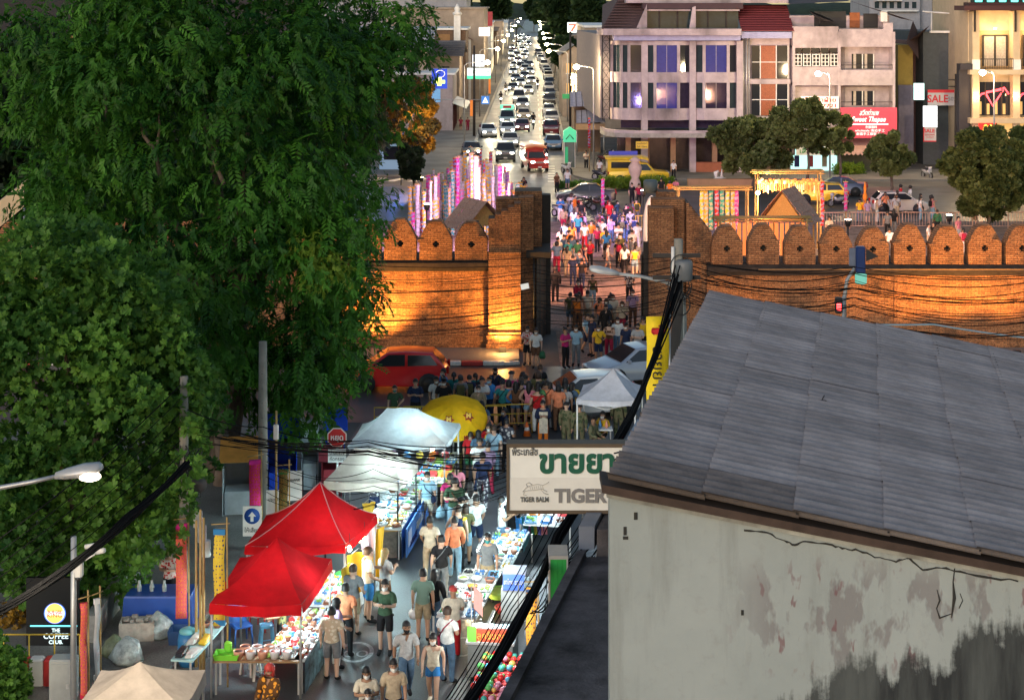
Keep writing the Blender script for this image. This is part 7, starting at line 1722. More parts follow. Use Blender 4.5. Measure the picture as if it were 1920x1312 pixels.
# riders
for lab,x,y,c_ in (('scooter rider in dark jacket on the left of the queue',939,197,'black'),('rider in grey on the second scooter',948,178,'grey'),('rider in black between the queue and parked cars',1000,242,'black'),('rider in dark clothes ahead of the parked row',1008,168,'black'),('rider in dark blue beside the red pickup bus',1024,308,'navy'),('rider in red on the motorbike before the white hatchback',1690,398,'red'),('rider in pale shirt on the second passing motorbike',1708,400,'white')):
 b=gp(x,y);P(lab,x,y,1.66,0 if x <1100 else -88,'sit',c_,'black','helmet','k',base=Vector((b.x,b.y+.2,.74)),group='motorbike riders',sleeve='long_sleeve_shirt')
# things carried
h_=gp(777,1196);tag(MB().ball((0,0,0),(.14,.16,.13),12).build('helmet',mat('white_gloss',(.7,.7,.7),.2,var=0),loc=(h_.x,h_.y-.1,.62)),'white motorbike helmet hanging from a hand in the market','helmet')
ft=thing('flower_tower','tall orange flower tower held up by the yellow tee','ornament',(*gp(1622,418).xy,.9));MB().lathe([(.2,0),(.22,.4),(.12,.6),(.17,.9),(.08,1.2),(.11,1.5),(.02,1.9)],(0,0,0),9).build('petals',mat('marigold',(.75,.22,.02),.8,var=.3,scale=20),ft);MB().tube([(0,0,-.3),(0,0,.1)],.02,5).build('handle',BAM,ft)
st=thing('star_ornament','black spiky star ornament above the plaza crowd','ornament',gp(1120,462)+Vector((0,0,1.75)))
for k in range(6): MB().tube([(math.cos(pi*k/6)*-.45,0,math.sin(pi*k/6)*-.45),(math.cos(pi*k/6)*.45,0,math.sin(pi*k/6)*.45)],.03,4).build('spike',BLACKM,st)
# ------------------------------------------------------------------ market tents and stalls
def fabric(name,c,trans=.3):
 if name in MATS: return MATS[name]
 m=mat(name,c,.95,var=.2,scale=2.2,bump=.9,bscale=3.2,spec=.1,dirt=.16)
 n,l=m.node_tree.nodes,m.node_tree.links;b_=n['Principled BSDF'];src=b_.inputs['Base Color'].links[0].from_socket
 t=n.new('ShaderNodeBsdfTranslucent');l.new(src,t.inputs['Color']);ms_=n.new('ShaderNodeMixShader');ms_.inputs[0].default_value=trans
 l.new(b_.outputs[0],ms_.inputs[1]);l.new(t.outputs[0],ms_.inputs[2]);l.new(ms_.outputs[0],n['Material Output'].inputs[0])
 return m
REDF=fabric('red_canvas',(.52,.008,.012),.16);BEIF=fabric('beige_canvas',(.50,.42,.36),.25);WHF=fabric('white_canvas',(.6,.64,.66),.2);SNOWF=fabric('pale_canvas',(.66,.67,.72),.25);YELF=fabric('yellow_canvas',(.9,.5,.012),.12)
def tent(label,cn,ze,peak,m,seam=None,val=.2,legs=(0,1,2,3),legm=None,sag=.22,group=None):
 "cn: four eave corners (front-left, front-right, back-right, back-left); peak: one or two ridge points"
 base=Vector((sum(c[0] for c in cn)/4,sum(c[1] for c in cn)/4,0));t=thing('market_tent',label,'tent',base,0,group)
 L=lambda p: Vector((p[0]-base.x,p[1]-base.y,p[2] if len(p)>2 else ze))
 c4=[L(c) for c in cn];pk=[L(p) for p in peak]
 if len(pk)==1: pk=[pk[0],pk[0]]
 ridge={0: (pk[0],pk[1]),1: (pk[1],pk[1]),2: (pk[1],pk[0]),3: (pk[0],pk[0])}
 n=8
 for k in range(4):
  a,b_=c4[k],c4[(k+1) % 4];r0,r1=ridge[k];mb=MB();rows=[]
  for i in range(n+1):
   u=i/n;row=[]
   for j in range(n+1):
    v=j/n;e=a.lerp(b_,v);r_=r0.lerp(r1,v);p=e.lerp(r_,u)
    p.z -=sag*(r_.z-e.z)*4*u*(1-u)*.55*(1-.3*math.sin(pi*v)) -.012*math.sin(7*v+3*u+k)
    edge=math.sin(pi*v)*(1-u);p.z -=.05*edge
    row.append(p)
   rows.append(row)
  mb.loft(rows,closed=False,smooth=True);mb.build('roof_panel',m,t)
  rows=[]
  for i in range(3):
   rows.append([a.lerp(b_,j/n)+Vector((0,0,-.05*math.sin(pi*j/n)-val*i/2+.02*math.sin(j*2.1+k)*(i >0)))+(a.lerp(b_,.5)-Vector((0,0,ze)))*.012*i for j in range(n+1)])
  mb=MB();mb.loft(rows,closed=False,smooth=True);mb.build('valance',m,t)
  if seam:
   q=c4[k];r_=ridge[k][0];mb=MB();mb.tube([q.lerp(r_,u)+Vector((0,0,.012-sag*(r_.z-q.z)*4*u*(1-u)*.55)) for u in [i/6 for i in range(7)]],.014,4);mb.build('seam',seam,t)
 for k in legs:
  q=c4[k];mb=MB();mb.tube([(q.x*.97,q.y*.97,0),(q.x*.97,q.y*.97,ze-.03)],.028,5);mb.build('leg',legm or STEEL,t)
 for k in range(4):
  a,b_=c4[k]*.96,c4[(k+1) % 4]*.96;mb=MB();mid=a.lerp(b_,.5);mb.tube([(a.x,a.y,ze-.1),(mid.x,mid.y,ze-.32),(b_.x,b_.y,ze-.1)],.014,4);mb.build('truss',legm or STEEL,t)
 return t
def tube_light(label,p,L,e_,col=(.62,.95,1),rz=0,es=40,warm=False):
 t=thing('tube_light',label,'lamp',p,rz,'tube lights in the market stalls')
 MB().tube([(0,-L/2,0),(0,L/2,0)],.018,6).build('tube',glow('tube_cool',(.85,1,1),es),t);MB().box((-.03,-L/2,.02),(.03,L/2,.05)).build('fitting',WHITEP,t);lamp('tube_glow','POINT',(0,0,-.08),e_*2.1,col,.25,t);return t
def bulb(label,p,e_,col=(1,.75,.4)):
 t=thing('bare_bulb',label,'lamp',p,0,'bare bulbs in the market stalls')
 MB().lathe([(.01,-.09),(.045,-.06),(.055,-.02),(.025,.03),(.02,.06)],(0,0,0),9).build('bulb',glow('bulb_warm',(1,.8,.5),70),t);MB().tube([(0,0,.05),(0,.03,.35)],.008,4).build('cord',BLACKM,t);lamp('bulb_glow','POINT',(0,-.02,-.14),e_*2,col,.06,t);return t
WSEAM=mat('pale_seam',(.6,.3,.3),.7,var=0)
tent('front red pop up tent over the food bowls',[(-6.52,36.8),(-4.53,36.75),(-4.2,39.75),(-6.35,39.85)],2.05,[(-5.27,38.35,3.0)],REDF,None,.22,legm=STEEL)
tent('rear red pop up tent with pale seams',[(-6.35,40.6),(-3.97,40.75),(-3.42,43.1),(-6.2,43.0)],2.08,[(-4.72,42.0,3.2)],REDF,WSEAM,.2)
tent('beige flat topped tent over the white lit counter',[(-5.08,46.1),(-3.06,46.1),(-2.66,48.0),(-4.75,48.0)],2.08,[(-4.35,47.3,2.66),(-3.35,47.3,2.62)],BEIF,None,.24,legm=BLACKM,sag=.1)
tent('large white tent with drooping sides behind the beige tent',[(-4.8,50.0),(-1.94,50.0),(-1.6,52.5),(-4.6,52.5)],2.05,[(-3.75,51.4,2.8),(-2.85,51.4,2.78)],WHF,None,.1,legm=STEEL)
tent('small white peaked tent at the cross road',[(2.08,55.3),(4.0,55.1),(4.4,57.2),(2.4,57.4)],2.15,[(3.35,56.3,2.95)],SNOWF,None,.16,legm=WHITEP)
tent('pale tent roof at the bottom left edge',[(-8.0,31.0),(-6.0,31.2),(-5.93,33.0),(-7.95,33.0)],2.1,[(-7.02,32.2,2.57)],BEIF,None,.25)
# tables and goods
WCLOTH=mat('white_cloth',(.7,.72,.72),.8,var=.1);TBLW=mat('table_wood',(.3,.18,.09),.7,var=.25)
def table(label,p,q,w,h=.75,top=None,skirt=None,legs=True,name='market_table',th=.04):
 "table along p-q (street side), width w to the left"
 p,q=Vector((*p,0)),Vector((*q,0));d=(q-p);L=d.length;rz=math.atan2(d.y,d.x);t=thing(name,label,'table',p,rz)
 MB().box((0,0,h-th),(L,w,h)).build('table_top',top or WCLOTH,t)
 if legs:
  for x in (.06,L-.1):
   for y in (.06,w-.1): MB().box((x,y,0),(x+.04,y+.04,h-th)).build('leg',STEEL,t)
 if skirt:
  rows=[[(L*i/14,-.012-.012*math.sin(i*2.3)*(1-z),z*(h-th-.02)+.02) for i in range(15)] for z in (0,.5,1)]
  mb=MB();mb.loft(rows,closed=False,smooth=True);mb.build('skirt',skirt,t)
 return t,rz,L
GCOL=[(.6,.38,.03),(.6,.58,.52),(.04,.25,.06),(.45,.03,.03),(.05,.18,.45),(.6,.2,.03),(.25,.45,.08),(.6,.6,.62),(.2,.07,.03),(.03,.03,.035),(.62,.6,.55)]
def goods(t,label,L,w,h,n,m,seed,kinds=('tray','bag','bowl'),what='goods',cat='food'):
 q=random.Random(seed);k=0;names=ORD[1:]
 R3=Matrix.Rotation(t.rotation_euler.z,3,'Z')
 for i in range(n):
  for j in range(m):
   kd=q.choice(kinds);x,y=L*(i+.5)/n+q.uniform(-.03,.03),w*(j+.5)/m+q.uniform(-.02,.02);c1=q.choice(GCOL);c2=q.choice(GCOL)
   loc=Vector(t.location)+R3 @ Vector((x,y,0));loc.z=h;sx,sy=L/n*.42,w/m*.42;k+=1
   lab='%s %s item %s, %s in its row' % (label,{'tray':'tray','bag':'bagged','bowl':'bowl'}[kd],'row '+names[i],names[j])
   lab='%s of goods in the %s column and %s row on %s' % (kd,names[i],names[j],label)
   e=thing(kd,lab,kd,loc,t.rotation_euler.z+q.uniform(-.1,.1),'goods on '+label)
   if kd=='tray':
    MB().loft([[(a*sx*s_,b_*sy*s_,z) for a,b_ in ((-1,-1),(1,-1),(1,1),(-1,1))] for z,s_ in ((0,.85),(.05,1),(.05,.93),(.02,.85))],True,True).build('tray',colour(q.choice([(.6,.62,.64),(.1,.3,.55),(.65,.65,.6)]),.5),e)
    mb=MB()
    for u in range(10): mb.ball((q.uniform(-.7,.7)*sx,q.uniform(-.7,.7)*sy,.05+q.uniform(0,.02)),(sx*.22,sy*.22,.025),6)
    mb.build('contents',colour(c1,.6),e)['kind']='stuff'
   elif kd=='bag':
    MB().loft([[(a*sx*s_*.9+q.uniform(-.02,.02),b_*sy*s_*.9+q.uniform(-.02,.02),z+q.uniform(-.01,.01)) for a,b_ in ((-1,-.7),(-.7,-1),(.7,-1),(1,-.7),(1,.7),(.7,1),(-.7,1),(-1,.7))] for z,s_ in ((0,1),(.03,1.05),(.07,.85),(.085,.45))],True,True).build('bag',colour(c2,.35),e)
   else:
    r_=min(sx,sy);MB().lathe([(r_*.6,0),(r_*.9,.07),(r_,.11),(r_*.93,.11),(r_*.85,.09)],(0,0,0),12).build('bowl',colour(q.choice([(.6,.6,.6),(.3,.12,.07),(.65,.66,.68)]),.4),e)
    MB().ball((0,0,.085),(r_*.82,r_*.82,.04),8).build('contents',colour(c1,.5),e)
tA,rz,L=table('front table of bowls under the front red tent',(-6.5,36.95),(-4.55,36.95),.7,.75,TBLW)
bq=random.Random(4)
for i in range(9):
 x,y=-5.95+.17*(i % 5)*1.55+(.1 if i >4 else 0),37.12+.28*(i//5);r_=.115
 e=thing('food_bowl','%s bowl of relish in the %s row on the front table' % (ordinal(i % 5+1),('front','back')[i//5]),'bowl',(x,y,.75),0,'relish bowls on the front table')
 MB().lathe([(r_*.75,0),(r_*.95,.11),(r_*1.02,.17),(r_*.95,.17),(r_*.9,.15)],(0,0,0),14).build('bowl',colour(((.62,.3,.2),(.62,.62,.64))[(i*3) % 5>1],.35),e);MB().ball((0,0,.14),(r_*.9,r_*.9,.03),10).build('contents',colour(bq.choice([(.12,.05,.03),(.05,.03,.03),(.4,.2,.1),(.3,.06,.04)]),.4),e)
e=thing('green_crate','bright lime green plastic scale tray at the left table end','tray',(-6.2,37.15,.75));MB().loft([[(a*.28*s_,b_*.2*s_,z) for a,b_ in ((-1,-1),(1,-1),(1,1),(-1,1))] for z,s_ in ((0,.85),(.12,1),(.12,.92),(.03,.82))],True,True).build('tray',colour((.2,.62,.05),.4),e);MB().bbox((.0,.12,.2),(.16,.12,.22),.03).build('scale_body',colour((.2,.62,.05),.4),e)
tA2,rz,L=table('long bright goods table on the street side of the red tents',(-4.5,37.0),(-4.12,40.0),.95,.75,WCLOTH,mat('graphic_skirt',(.18,.28,.3),.7,var=.9,scale=3.5))
goods(tA2,'the long goods table',L,.95,.75,10,5,5)
tA3,rz,L=table('second bright goods table under the rear red tent',(-4.05,40.3),(-3.72,42.6),.9,.75,WCLOTH,WCLOTH)
goods(tA3,'the second goods table',L,.9,.75,8,4,6,('tray','bag','tray'))
tube_light('cool tube light under the front red tent',(-4.95,38.3,1.82),1.2,95,rz=-.1)
tube_light('cool tube light under the rear red tent',(-4.5,41.6,1.85),1.2,70,rz=-.1)
b1=at(655,1027,40.9);bulb('bright bulb at the corner of the rear red tent',b1,18);b2=at(683,1005,42.2);bulb('second bright bulb behind the corner bulb of the rear red tent',b2,14)
# side table at the left with a pale board, chairs, stools
tl,rz,L=table('pale blue topped side table at the left of the red tent',(-6.9,36.9),(-6.55,39.2),.5,.78,mat('pale_teal_top',(.35,.55,.55),.5));
goods(tl,'the pale side table',L,.5,.78,3,2,9,('bowl','bag'))
def stool(label,p,c,h=.45,rz=.3):
 t=thing('plastic_stool',label,'stool',p,rz,'plastic stools at the red tent');m=colour(c,.4)
 MB().bbox((0,0,h),(.3,.3,.05),.05).build('seat',m,t)
 for sx in (-1,1):
  for sy in (-1,1): MB().loft([[(sx*(.11+k*.05)+a*.025,sy*(.11+k*.05)+b_*.025,h*(1-k)) for a,b_ in ((-1,-1),(1,-1),(1,1),(-1,1))] for k in (.05,.5,1)],True,True).build('leg',m,t)
 MB().tube([(-.13,-.13,.2),(.13,-.13,.2)],.012,4).build('brace',m,t)
stool('sky blue plastic stool under the red tent',gp(500,1212),(.12,.4,.62),.5);stool('white plastic stool under the front bowl table',gp(487,1270),(.6,.55,.5),.5);stool('second white plastic stool beside the table leg',gp(470,1262),(.6,.55,.5),.5,1)
def chair(label,p,c,rz):
 t=thing('plastic_chair',label,'chair',p,rz,'plastic chairs under the red tent');m=colour(c,.4)
 MB().bbox((0,0,.43),(.45,.42,.05),.04).build('seat',m,t);MB().loft([[(x,.2+.05*x*x*4+z*.1,.45+z*.42) for x in (-.21,-.1,0,.1,.21)] for z in (0,.5,1)],closed=False,smooth=True).build('backrest',m,t)
 for sx in (-.19,.19):
  for sy in (-.17,.18): MB().tube([(sx,sy,.42),(sx*1.15,sy*1.15,0)],[.025,.018],5).build('leg',m,t)
chair('blue plastic chair in shade under the red tent',gp(452,1205),(.03,.12,.4),.5);chair('red plastic chair beside the blue chair',gp(490,1178),(.45,.03,.03),-.4)
# beige tent: white counter with blue banner front
tC,rz,L=table('glaring white counter under the beige tent',(-2.98,45.9),(-2.55,49.4),1.05,.85,WCLOTH,mat('blue_banner_print',(.05,.14,.42),.6,var=.5,scale=2.2));goods(tC,'the white counter',L,1.05,.85,9,3,12,('tray','bowl'))
bn=thing('stall_banner','printed blue banner along the front of the white counter','banner',(-2.92,45.9,0),rz);MB().box((0,-.09,.08),(L,-.06,.84)).build('panel',mat('blue_banner',(.06,.17,.45),.6,var=.25,scale=2),bn)
o=letters('สมุนไพร',bn,(2.0,-.095,.5),.34,WHITEP);o=letters('MASSAGE',bn,(1.0,-.095,.28),.24,mat('navy_letters',(.01,.02,.15),.6));MB().box((.2,-.1,.3),(.7,-.092,.7)).build('photo_panel',mat('pale_panel',(.5,.5,.6),.6),bn)
fan=thing('standing_fan','blue standing fan behind the white counter','fan',gp(742,985));MB().lathe([(.2,0),(.18,.04),(.02,.06)],(0,0,0),12).build('base',BLACKM,fan);MB().tube([(0,0,.05),(0,0,1.1)],.02,5).build('stem',STEEL,fan)
for k in range(3): MB().ball((.1*math.cos(2.1*k),-.05,1.25+.1*math.sin(2.1*k)),(.09,.015,.07),7).build('blade',colour((.05,.2,.6),.3),fan)
MB().tube([(.24*math.cos(a),-.05,1.25+.24*math.sin(a)) for a in [2*pi*k/14 for k in range(15)]],.012,4).build('cage',STEEL,fan)
tube_light('cool tube light under the beige tent',(-3.5,47.0,1.95),1.2,110,rz=-.1)
wc=thing('wooden_stand','carved wooden stand beside the white counter','stand',gp(727,1040),.1);MB().box((-.3,-.25,0),(.3,.25,.72)).build('cabinet',mat('grey_carved',(.16,.14,.12),.8,var=.4,scale=10),wc);MB().box((-.36,-.3,.72),(.36,.3,.9)).build('top',mat('honey_wood',(.5,.3,.1),.6),wc)
for k in range(3): MB().lathe([(.05,0),(.06,.06),(.03,.12)],(-.2+.2*k,-.1,.9),8).build('jar',mat('amber_jar',(.4,.2,.05),.3),wc)
def hung(label,px,py,Y,w,h,c,seed):
 p=at(px,py,Y);t=thing('hung_garment',label,'garment',(p.x,Y,p.z-h),.6,'yellow garments hung on the red tent');mb=MB();q=random.Random(seed)
 rows=[[(w*(u-.5)*(1-.25*math.cos(pi*v)),.06*math.sin(u*9+v*3+seed),h*v) for u in [i/8 for i in range(9)]] for v in [j/6 for j in range(7)]]
 mb.loft(rows,closed=False,smooth=True);mb.build('cloth',colour(c,.7),t);MB().tube([(-.18,0,h),(0,0,h+.1),(.18,0,h)],.01,4).build('hanger',STEEL,t);return t
hung('yellow robe hanging beside the two bulbs',672,1035,41.9,.55,1.0,(.8,.48,.03),1);hung('yellow robe hanging left of the standing white shirt',655,1062,40.6,.4,.8,(.8,.5,.04),2);hung('yellow robe nearest the wooden stand',706,990,43.3,.4,1.25,(.78,.45,.02),3);hung('small yellow pennant hood above the vendor',692,942,45.3,.3,.6,(.8,.5,.05),4);hung('lilac shawl hanging between the yellow robes',690,985,43.0,.35,1.2,(.5,.4,.55),5)
# white tent goods
tD,rz,L=table('yellow lit snack table under the large white tent',(-2.0,50.4),(-1.6,54.0),1.0,.75,mat('lime_cloth',(.5,.55,.1),.7),mat('yellow_frame',(.6,.55,.08),.6));goods(tD,'the snack table',L,1.0,.75,5,3,22,('tray','bag'))
tD2,rz,L=table('white parcel table at the front of the large white tent',(-4.2,50.1),(-2.2,50.2),.6,.8,WCLOTH,WCLOTH);goods(tD2,'the parcel table',L,.6,.8,5,2,23,('tray','bowl'))
tube_light('cool tube light under the large white tent',(-2.9,51.2,1.95),1.2,85);bulb('bright bulb at the edge of the large white tent',(-2.35,50.4,1.85),22,(.9,1,1))
for k in range(6):
 p=at(715+24*k,851,50.3);o=thing('hanging_toy','%s toy hanging from the large white tent edge' % ordinal(k+1),'toy',p,0,'toys hung along the white tent edge');MB().lathe([(.02,.1),(.1,.05),(.12,-.08),(.03,-.14)],(0,0,0),9).build('body',colour([(.7,.1,.1),(.6,.3,.5),(.1,.3,.6),(.75,.6,.1),(.8,.25,.05),(.6,.1,.1)][k],.5),o);MB().tube([(0,0,.1),(0,0,.3)],.006,3).build('string',BLACKM,o)
# yellow parasol with emblem
pr=thing('yellow_parasol','tilted yellow parasol with a dark red star emblem','parasol',at(850,772,54.6)+Vector((0,0,-.1)));tilt=Matrix.Rotation(R(24),4,'X');n=8
for k in range(n):
 mb=MB();a0,a1=2*pi*k/n,2*pi*(k+1)/n;rows=[]
 for i in range(6):
  u=i/5;rr_=1.08*u;z=.42*(1-u**1.6);rows.append([(rr_*math.cos(a0+(a1-a0)*v),rr_*math.sin(a0+(a1-a0)*v),z-.03*math.sin(pi*v)*u) for v in (0,.5,1)])
 rows.append([(1.1*math.cos(a0+(a1-a0)*v),1.1*math.sin(a0+(a1-a0)*v),-.17-.03*math.sin(pi*v)) for v in (0,.5,1)])
 mb.loft([[tilt @ Vector(p) for p in r_] for r_ in rows],closed=False,smooth=True);mb.build('canopy_panel',YELF,pr)
MB().tube([(0,.1,-2.1),(0,.02,.35)],.025,6).build('pole',STEEL,pr)
EMB=mat('emblem_red',(.3,.03,.01),.7,var=0)
for ex,ey in ((-.12,-.62),(.5,-.42)):
 r0=math.hypot(ex,ey);z0=.42*(1-(r0/1.08)**1.6)+.04;mb=MB()
 pts=[]
 for k in range(12):
  a=2*pi*k/12;r_=.19 if k % 2==0 else .11;x,y=ex+r_*math.cos(a),ey+r_*math.sin(a);pts.append(tilt @ Vector((x,y,.42*(1-(min(1.05,math.hypot(x,y))/1.08)**1.6)+.035)))
 mb.add([tuple(v) for v in pts]+[tuple(tilt @ Vector((ex,ey,z0+.01)))],[(i,(i+1) % 12,12) for i in range(12)]);mb.build('emblem',EMB,pr)
 o=letters('M',pr,tilt @ Vector((ex,ey-.02,z0+.035)),.2,mat('emblem_gold',(.8,.5,.1),.6),bold=.01);o.rotation_euler=(R(-35),0,0)
for ang,s_ in ((-105,'MISO'),(-62,'MISO'),(-140,'MISO')):
 a=R(ang);o=letters(s_,pr,tilt @ Vector((1.115*math.cos(a),1.115*math.sin(a),-.1)),.16,EMB,rz=a+pi/2,bold=.006)
# barriers
def barrier(label,x,y,rz=0,w=1.6):
 t=thing('steel_barrier',label,'barrier',gp(x,y),rz,'yellow steel barriers at the cross road');m=mat('barrier_yellow',(.6,.4,.04),.5,var=.2)
 MB().tube([(-w/2,0,0),(-w/2,0,1.0),(w/2,0,1.0),(w/2,0,0)],.022,6).build('frame',m,t)
 for z in (.35,.68): MB().tube([(-w/2,0,z),(w/2,0,z)],.016,5).build('rail',m,t)
 for k in range(5): MB().tube([(-w/2+w*(k+1)/6,0,.35),(-w/2+w*(k+1)/6,0,.68)],.01,4).build('bar',m,t)
barrier('yellow steel barrier right of the parasol',905,815);barrier('second yellow steel barrier before the seated person',955,812,.1);barrier('steel barrier left behind the white tent',745,818);barrier('steel barrier between the white tent and parasol',800,816)
for i,(x,y) in enumerate(((988,818),(1138,640))):
 c=thing('traffic_cone',('small orange cone beside the orange trousers','orange cone at the yellow railing')[i],'cone',gp(x,y));MB().box((-.17,-.17,0),(.17,.17,.03)).build('base',BLACKM,c);MB().lathe([(.13,.03),(.03,.5)],(0,0,0),10).build('body',colour((.8,.15,.02),.5),c);MB().lathe([(.092,.22),(.07,.33)],(0,0,0),10,cap=False).build('band',WHITEP,c)
dk=thing('aid_table','small table of supplies under the little white tent','table',gp(1120,842));MB().box((-.5,-.25,.68),(.5,.25,.72)).build('table_top',WCLOTH,dk)
for sx in (-.45,.42):
 for sy in (-.2,.17): MB().box((sx,sy,0),(sx+.03,sy+.03,.68)).build('leg',STEEL,dk)
for k in range(4): o=MB().lathe([(.05,0),(.06,.1),(.03,.2),(.02,.26)],(0,0,0),8).build('bottle',colour([(.2,.45,.6),(.6,.6,.62),(.1,.3,.6),(.7,.3,.2)][k],.2),loc=gp(1120,842)+Vector((-.35+.22*k,0,.72)));tag(o,'%s bottle from the left on the small aid table' % ordinal(k+1),'bottle','bottles on the aid table')
# ---- stalls on the right side
def cart(label,x,y,w,d,h,topc,skirtc,rz=-.12):
 p=gp(x,y);t=thing('food_cart',label,'cart',p,rz);MB().box((-w/2,-d/2,.12),(w/2,d/2,h-.05)).build('cabinet',skirtc,t);MB().box((-w/2-.04,-d/2-.04,h-.05),(w/2+.04,d/2+.04,h)).build('counter',topc,t)
 for sx in (-w/2+.1,w/2-.1):
  for sy in (-d/2+.1,d/2-.1): MB().lathe([(.06,0),(.06,.12)],(sx,sy,0),8).build('castor',RUB,t)
 for sx in (-w/2,w/2): MB().tube([(sx,d/2,h),(sx,d/2,h+1.0)],.018,5).build('post',STEEL,t)
 return t
c1=cart('steel food cart with a red and yellow sign board',925,1262,1.0,1.1,.9,mat('steel_top',(.5,.5,.5),.3,metal=.4),mat('cart_grey',(.15,.16,.16),.5))
MB().box((-.46,-.6,.92),(.48,-.5,1.2)).build('sign_board',mat('cart_sign',(.65,.1,.05),.6),c1);letters('ลูกชิ้นทอด',c1,(.1,-.62,1.06),.2,mat('emblem_gold',()),width=.75)
MB().box((-.5,-.61,.92),(-.3,-.605,1.25)).build('menu_card',colour((.25,.7,.1),.5),c1)
gt_=thing('goods_counter','anchor','x');bpy.data.objects.remove(gt_)
tE,rz,L=table('cart top counter of fried snacks on the right',(-1.75,39.4),(-1.2,42.6),-.95,.85,mat('steel_top',()),None);goods(tE,'the fried snack counter',L,-.95,.85,6,3,31,('tray','bowl'))
for i,(px,py,Y,r_,c_,lab) in enumerate(((936,1108,42.5,.36,(.35,.6,.1),'large green lidded basket on the snack counter'),(948,1138,41.8,.27,(.65,.05,.05),'red plastic bowl below the green basket'))):
 p=at(px,py,Y);o=thing('basket',lab,'basket',p);MB().lathe([(r_*.7,-.14),(r_,0),(r_,.03),(r_*.92,.03),(r_*.88,-.02)],(0,0,0),18).build('basket',colour(c_,.5),o);MB().ball((0,0,-.02),(r_*.88,r_*.88,.06),12).build('contents',colour((.45,.65,.15) if i==0 else (.6,.1,.08),.6),o)
wb=thing('white_sign_box','white counter box with blue printed sign on the right','sign',gp(966,1150),-.1);MB().box((-.3,-.5,0),(.3,.5,.75)).build('cabinet',WCLOTH,wb);MB().add([(-.26,-.52,.75),(.26,-.52,.75),(.26,-.36,1.08),(-.26,-.36,1.08)],[(0,1,2,3)]).build('sign_face',mat('sign_blue3',(.05,.12,.5),.5,emit=(.06,.14,.6),es=.4),wb);MB().box((-.28,-.36,1.06),(.28,.3,1.1)).build('sign_top',mat('mauve_top',(.3,.28,.36),.6),wb)
o=letters('ชาไทย ชานม',wb,(0,-.455,.92),.16,WHITEP,width=.46);o.rotation_euler=(R(-22),0,0)
tF,rz,L=table('red edged stall of coloured glass balls at the bottom right',(-.98,34.6),(-.6,37.3),-1.0,.75,mat('red_cloth',(.5,.04,.05),.7),mat('red_skirt',(.45,.05,.04),.7))
q=random.Random(77)
R3=Matrix.Rotation(rz,3,'Z')
for k in range(90):
 p=Vector((-.98,34.6,0))+R3 @ Vector((L*((k % 15)+.5)/15+q.uniform(-.04,.04),-.95*((k//15)+.5)/6+q.uniform(-.03,.03),0));r_=q.uniform(.05,.085)
 o=MB().ball((0,0,0),(r_,r_,r_),8).build('glass_ball',colour(q.choice([(.6,.03,.03),(.6,.03,.03),(.05,.35,.3),(.1,.35,.55),(.65,.4,.1),(.6,.25,.35),(.1,.4,.12)]),.15),loc=(p.x,p.y,.75+r_+(.06 if k % 3==0 else 0)))
 tag(o,'glass ball in row %s of the red stall, %s from the near end' % (('one','two','three','four','five','six')[k//15],ordinal(k % 15+1)),'ball','coloured glass balls on the red stall')
bulb('bare bulb on a pole left of the snack counter',at(881,1126,42.3),16);tube_light('cool tube light over the snack counter',(-.75,41.0,2.0),1.0,70,(.9,1,.95),rz=-.15);tube_light('cool tube light over the glass balls',(-.45,36.3,1.9),.8,40,(.95,1,.95),rz=-.15)
pl=thing('pennant_pole','thin pole with a folded pink pennant beside the snack counter','pole',gp(884,1275));MB().tube([(0,0,0),(0,0,2.1)],.015,5).build('pole',STEEL,pl);MB().loft([[(.05+.2*u,.02*math.sin(u*6),1.6+.5*v-.2*u) for u in (0,.5,1)] for v in (0,1)],closed=False).build('pennant',colour((.6,.3,.28),.7),pl)
tH,rz,L=table('long table of bright snacks before the rainbow stall',(-.95,42.9),(-.42,46.0),-.9,.8,WCLOTH,mat('teal_skirt',(.1,.35,.4),.7));goods(tH,'the long snack table',L,-.9,.8,9,4,43);tube_light('cool tube light over the long snack table',(-.2,44.4,2.0),1.2,90,rz=-.15)
tG,rz,L=table('stall of rainbow coloured clothes under the white sign',(.3,46.5),(.8,50.0),-1.2,.8,WCLOTH,mat('teal_skirt',(.1,.35,.4),.7));goods(tG,'the rainbow stall',L,-1.2,.8,5,3,41,('bag','tray'));tube_light('cool tube light at the rainbow stall',(.9,48,2.0),1.2,120,(.75,.9,1))
for k in range(6):
 o=hung('%s bright garment on the rainbow stall rail' % ordinal(k+1),985+7*k,968,47.5,.22,.5,[(.1,.5,.6),(.6,.15,.5),(.15,.6,.3),(.7,.6,.1),(.2,.2,.7),(.7,.25,.3)][k],10+k);o['group']='garments on the rainbow stall rail'
jug=thing('water_tank','pale plastic water tank behind the orange batik banner','tank',gp(1012,1240));MB().lathe([(.2,0),(.22,.05),(.22,.5),(.12,.6),(.08,.66)],(0,0,0),14).build('tank',mat('milky_plastic',(.45,.5,.5),.4),jug);MB().lathe([(.09,.66),(.09,.72)],(0,0,0),10).build('cap',colour((.1,.3,.5),.4),jug)
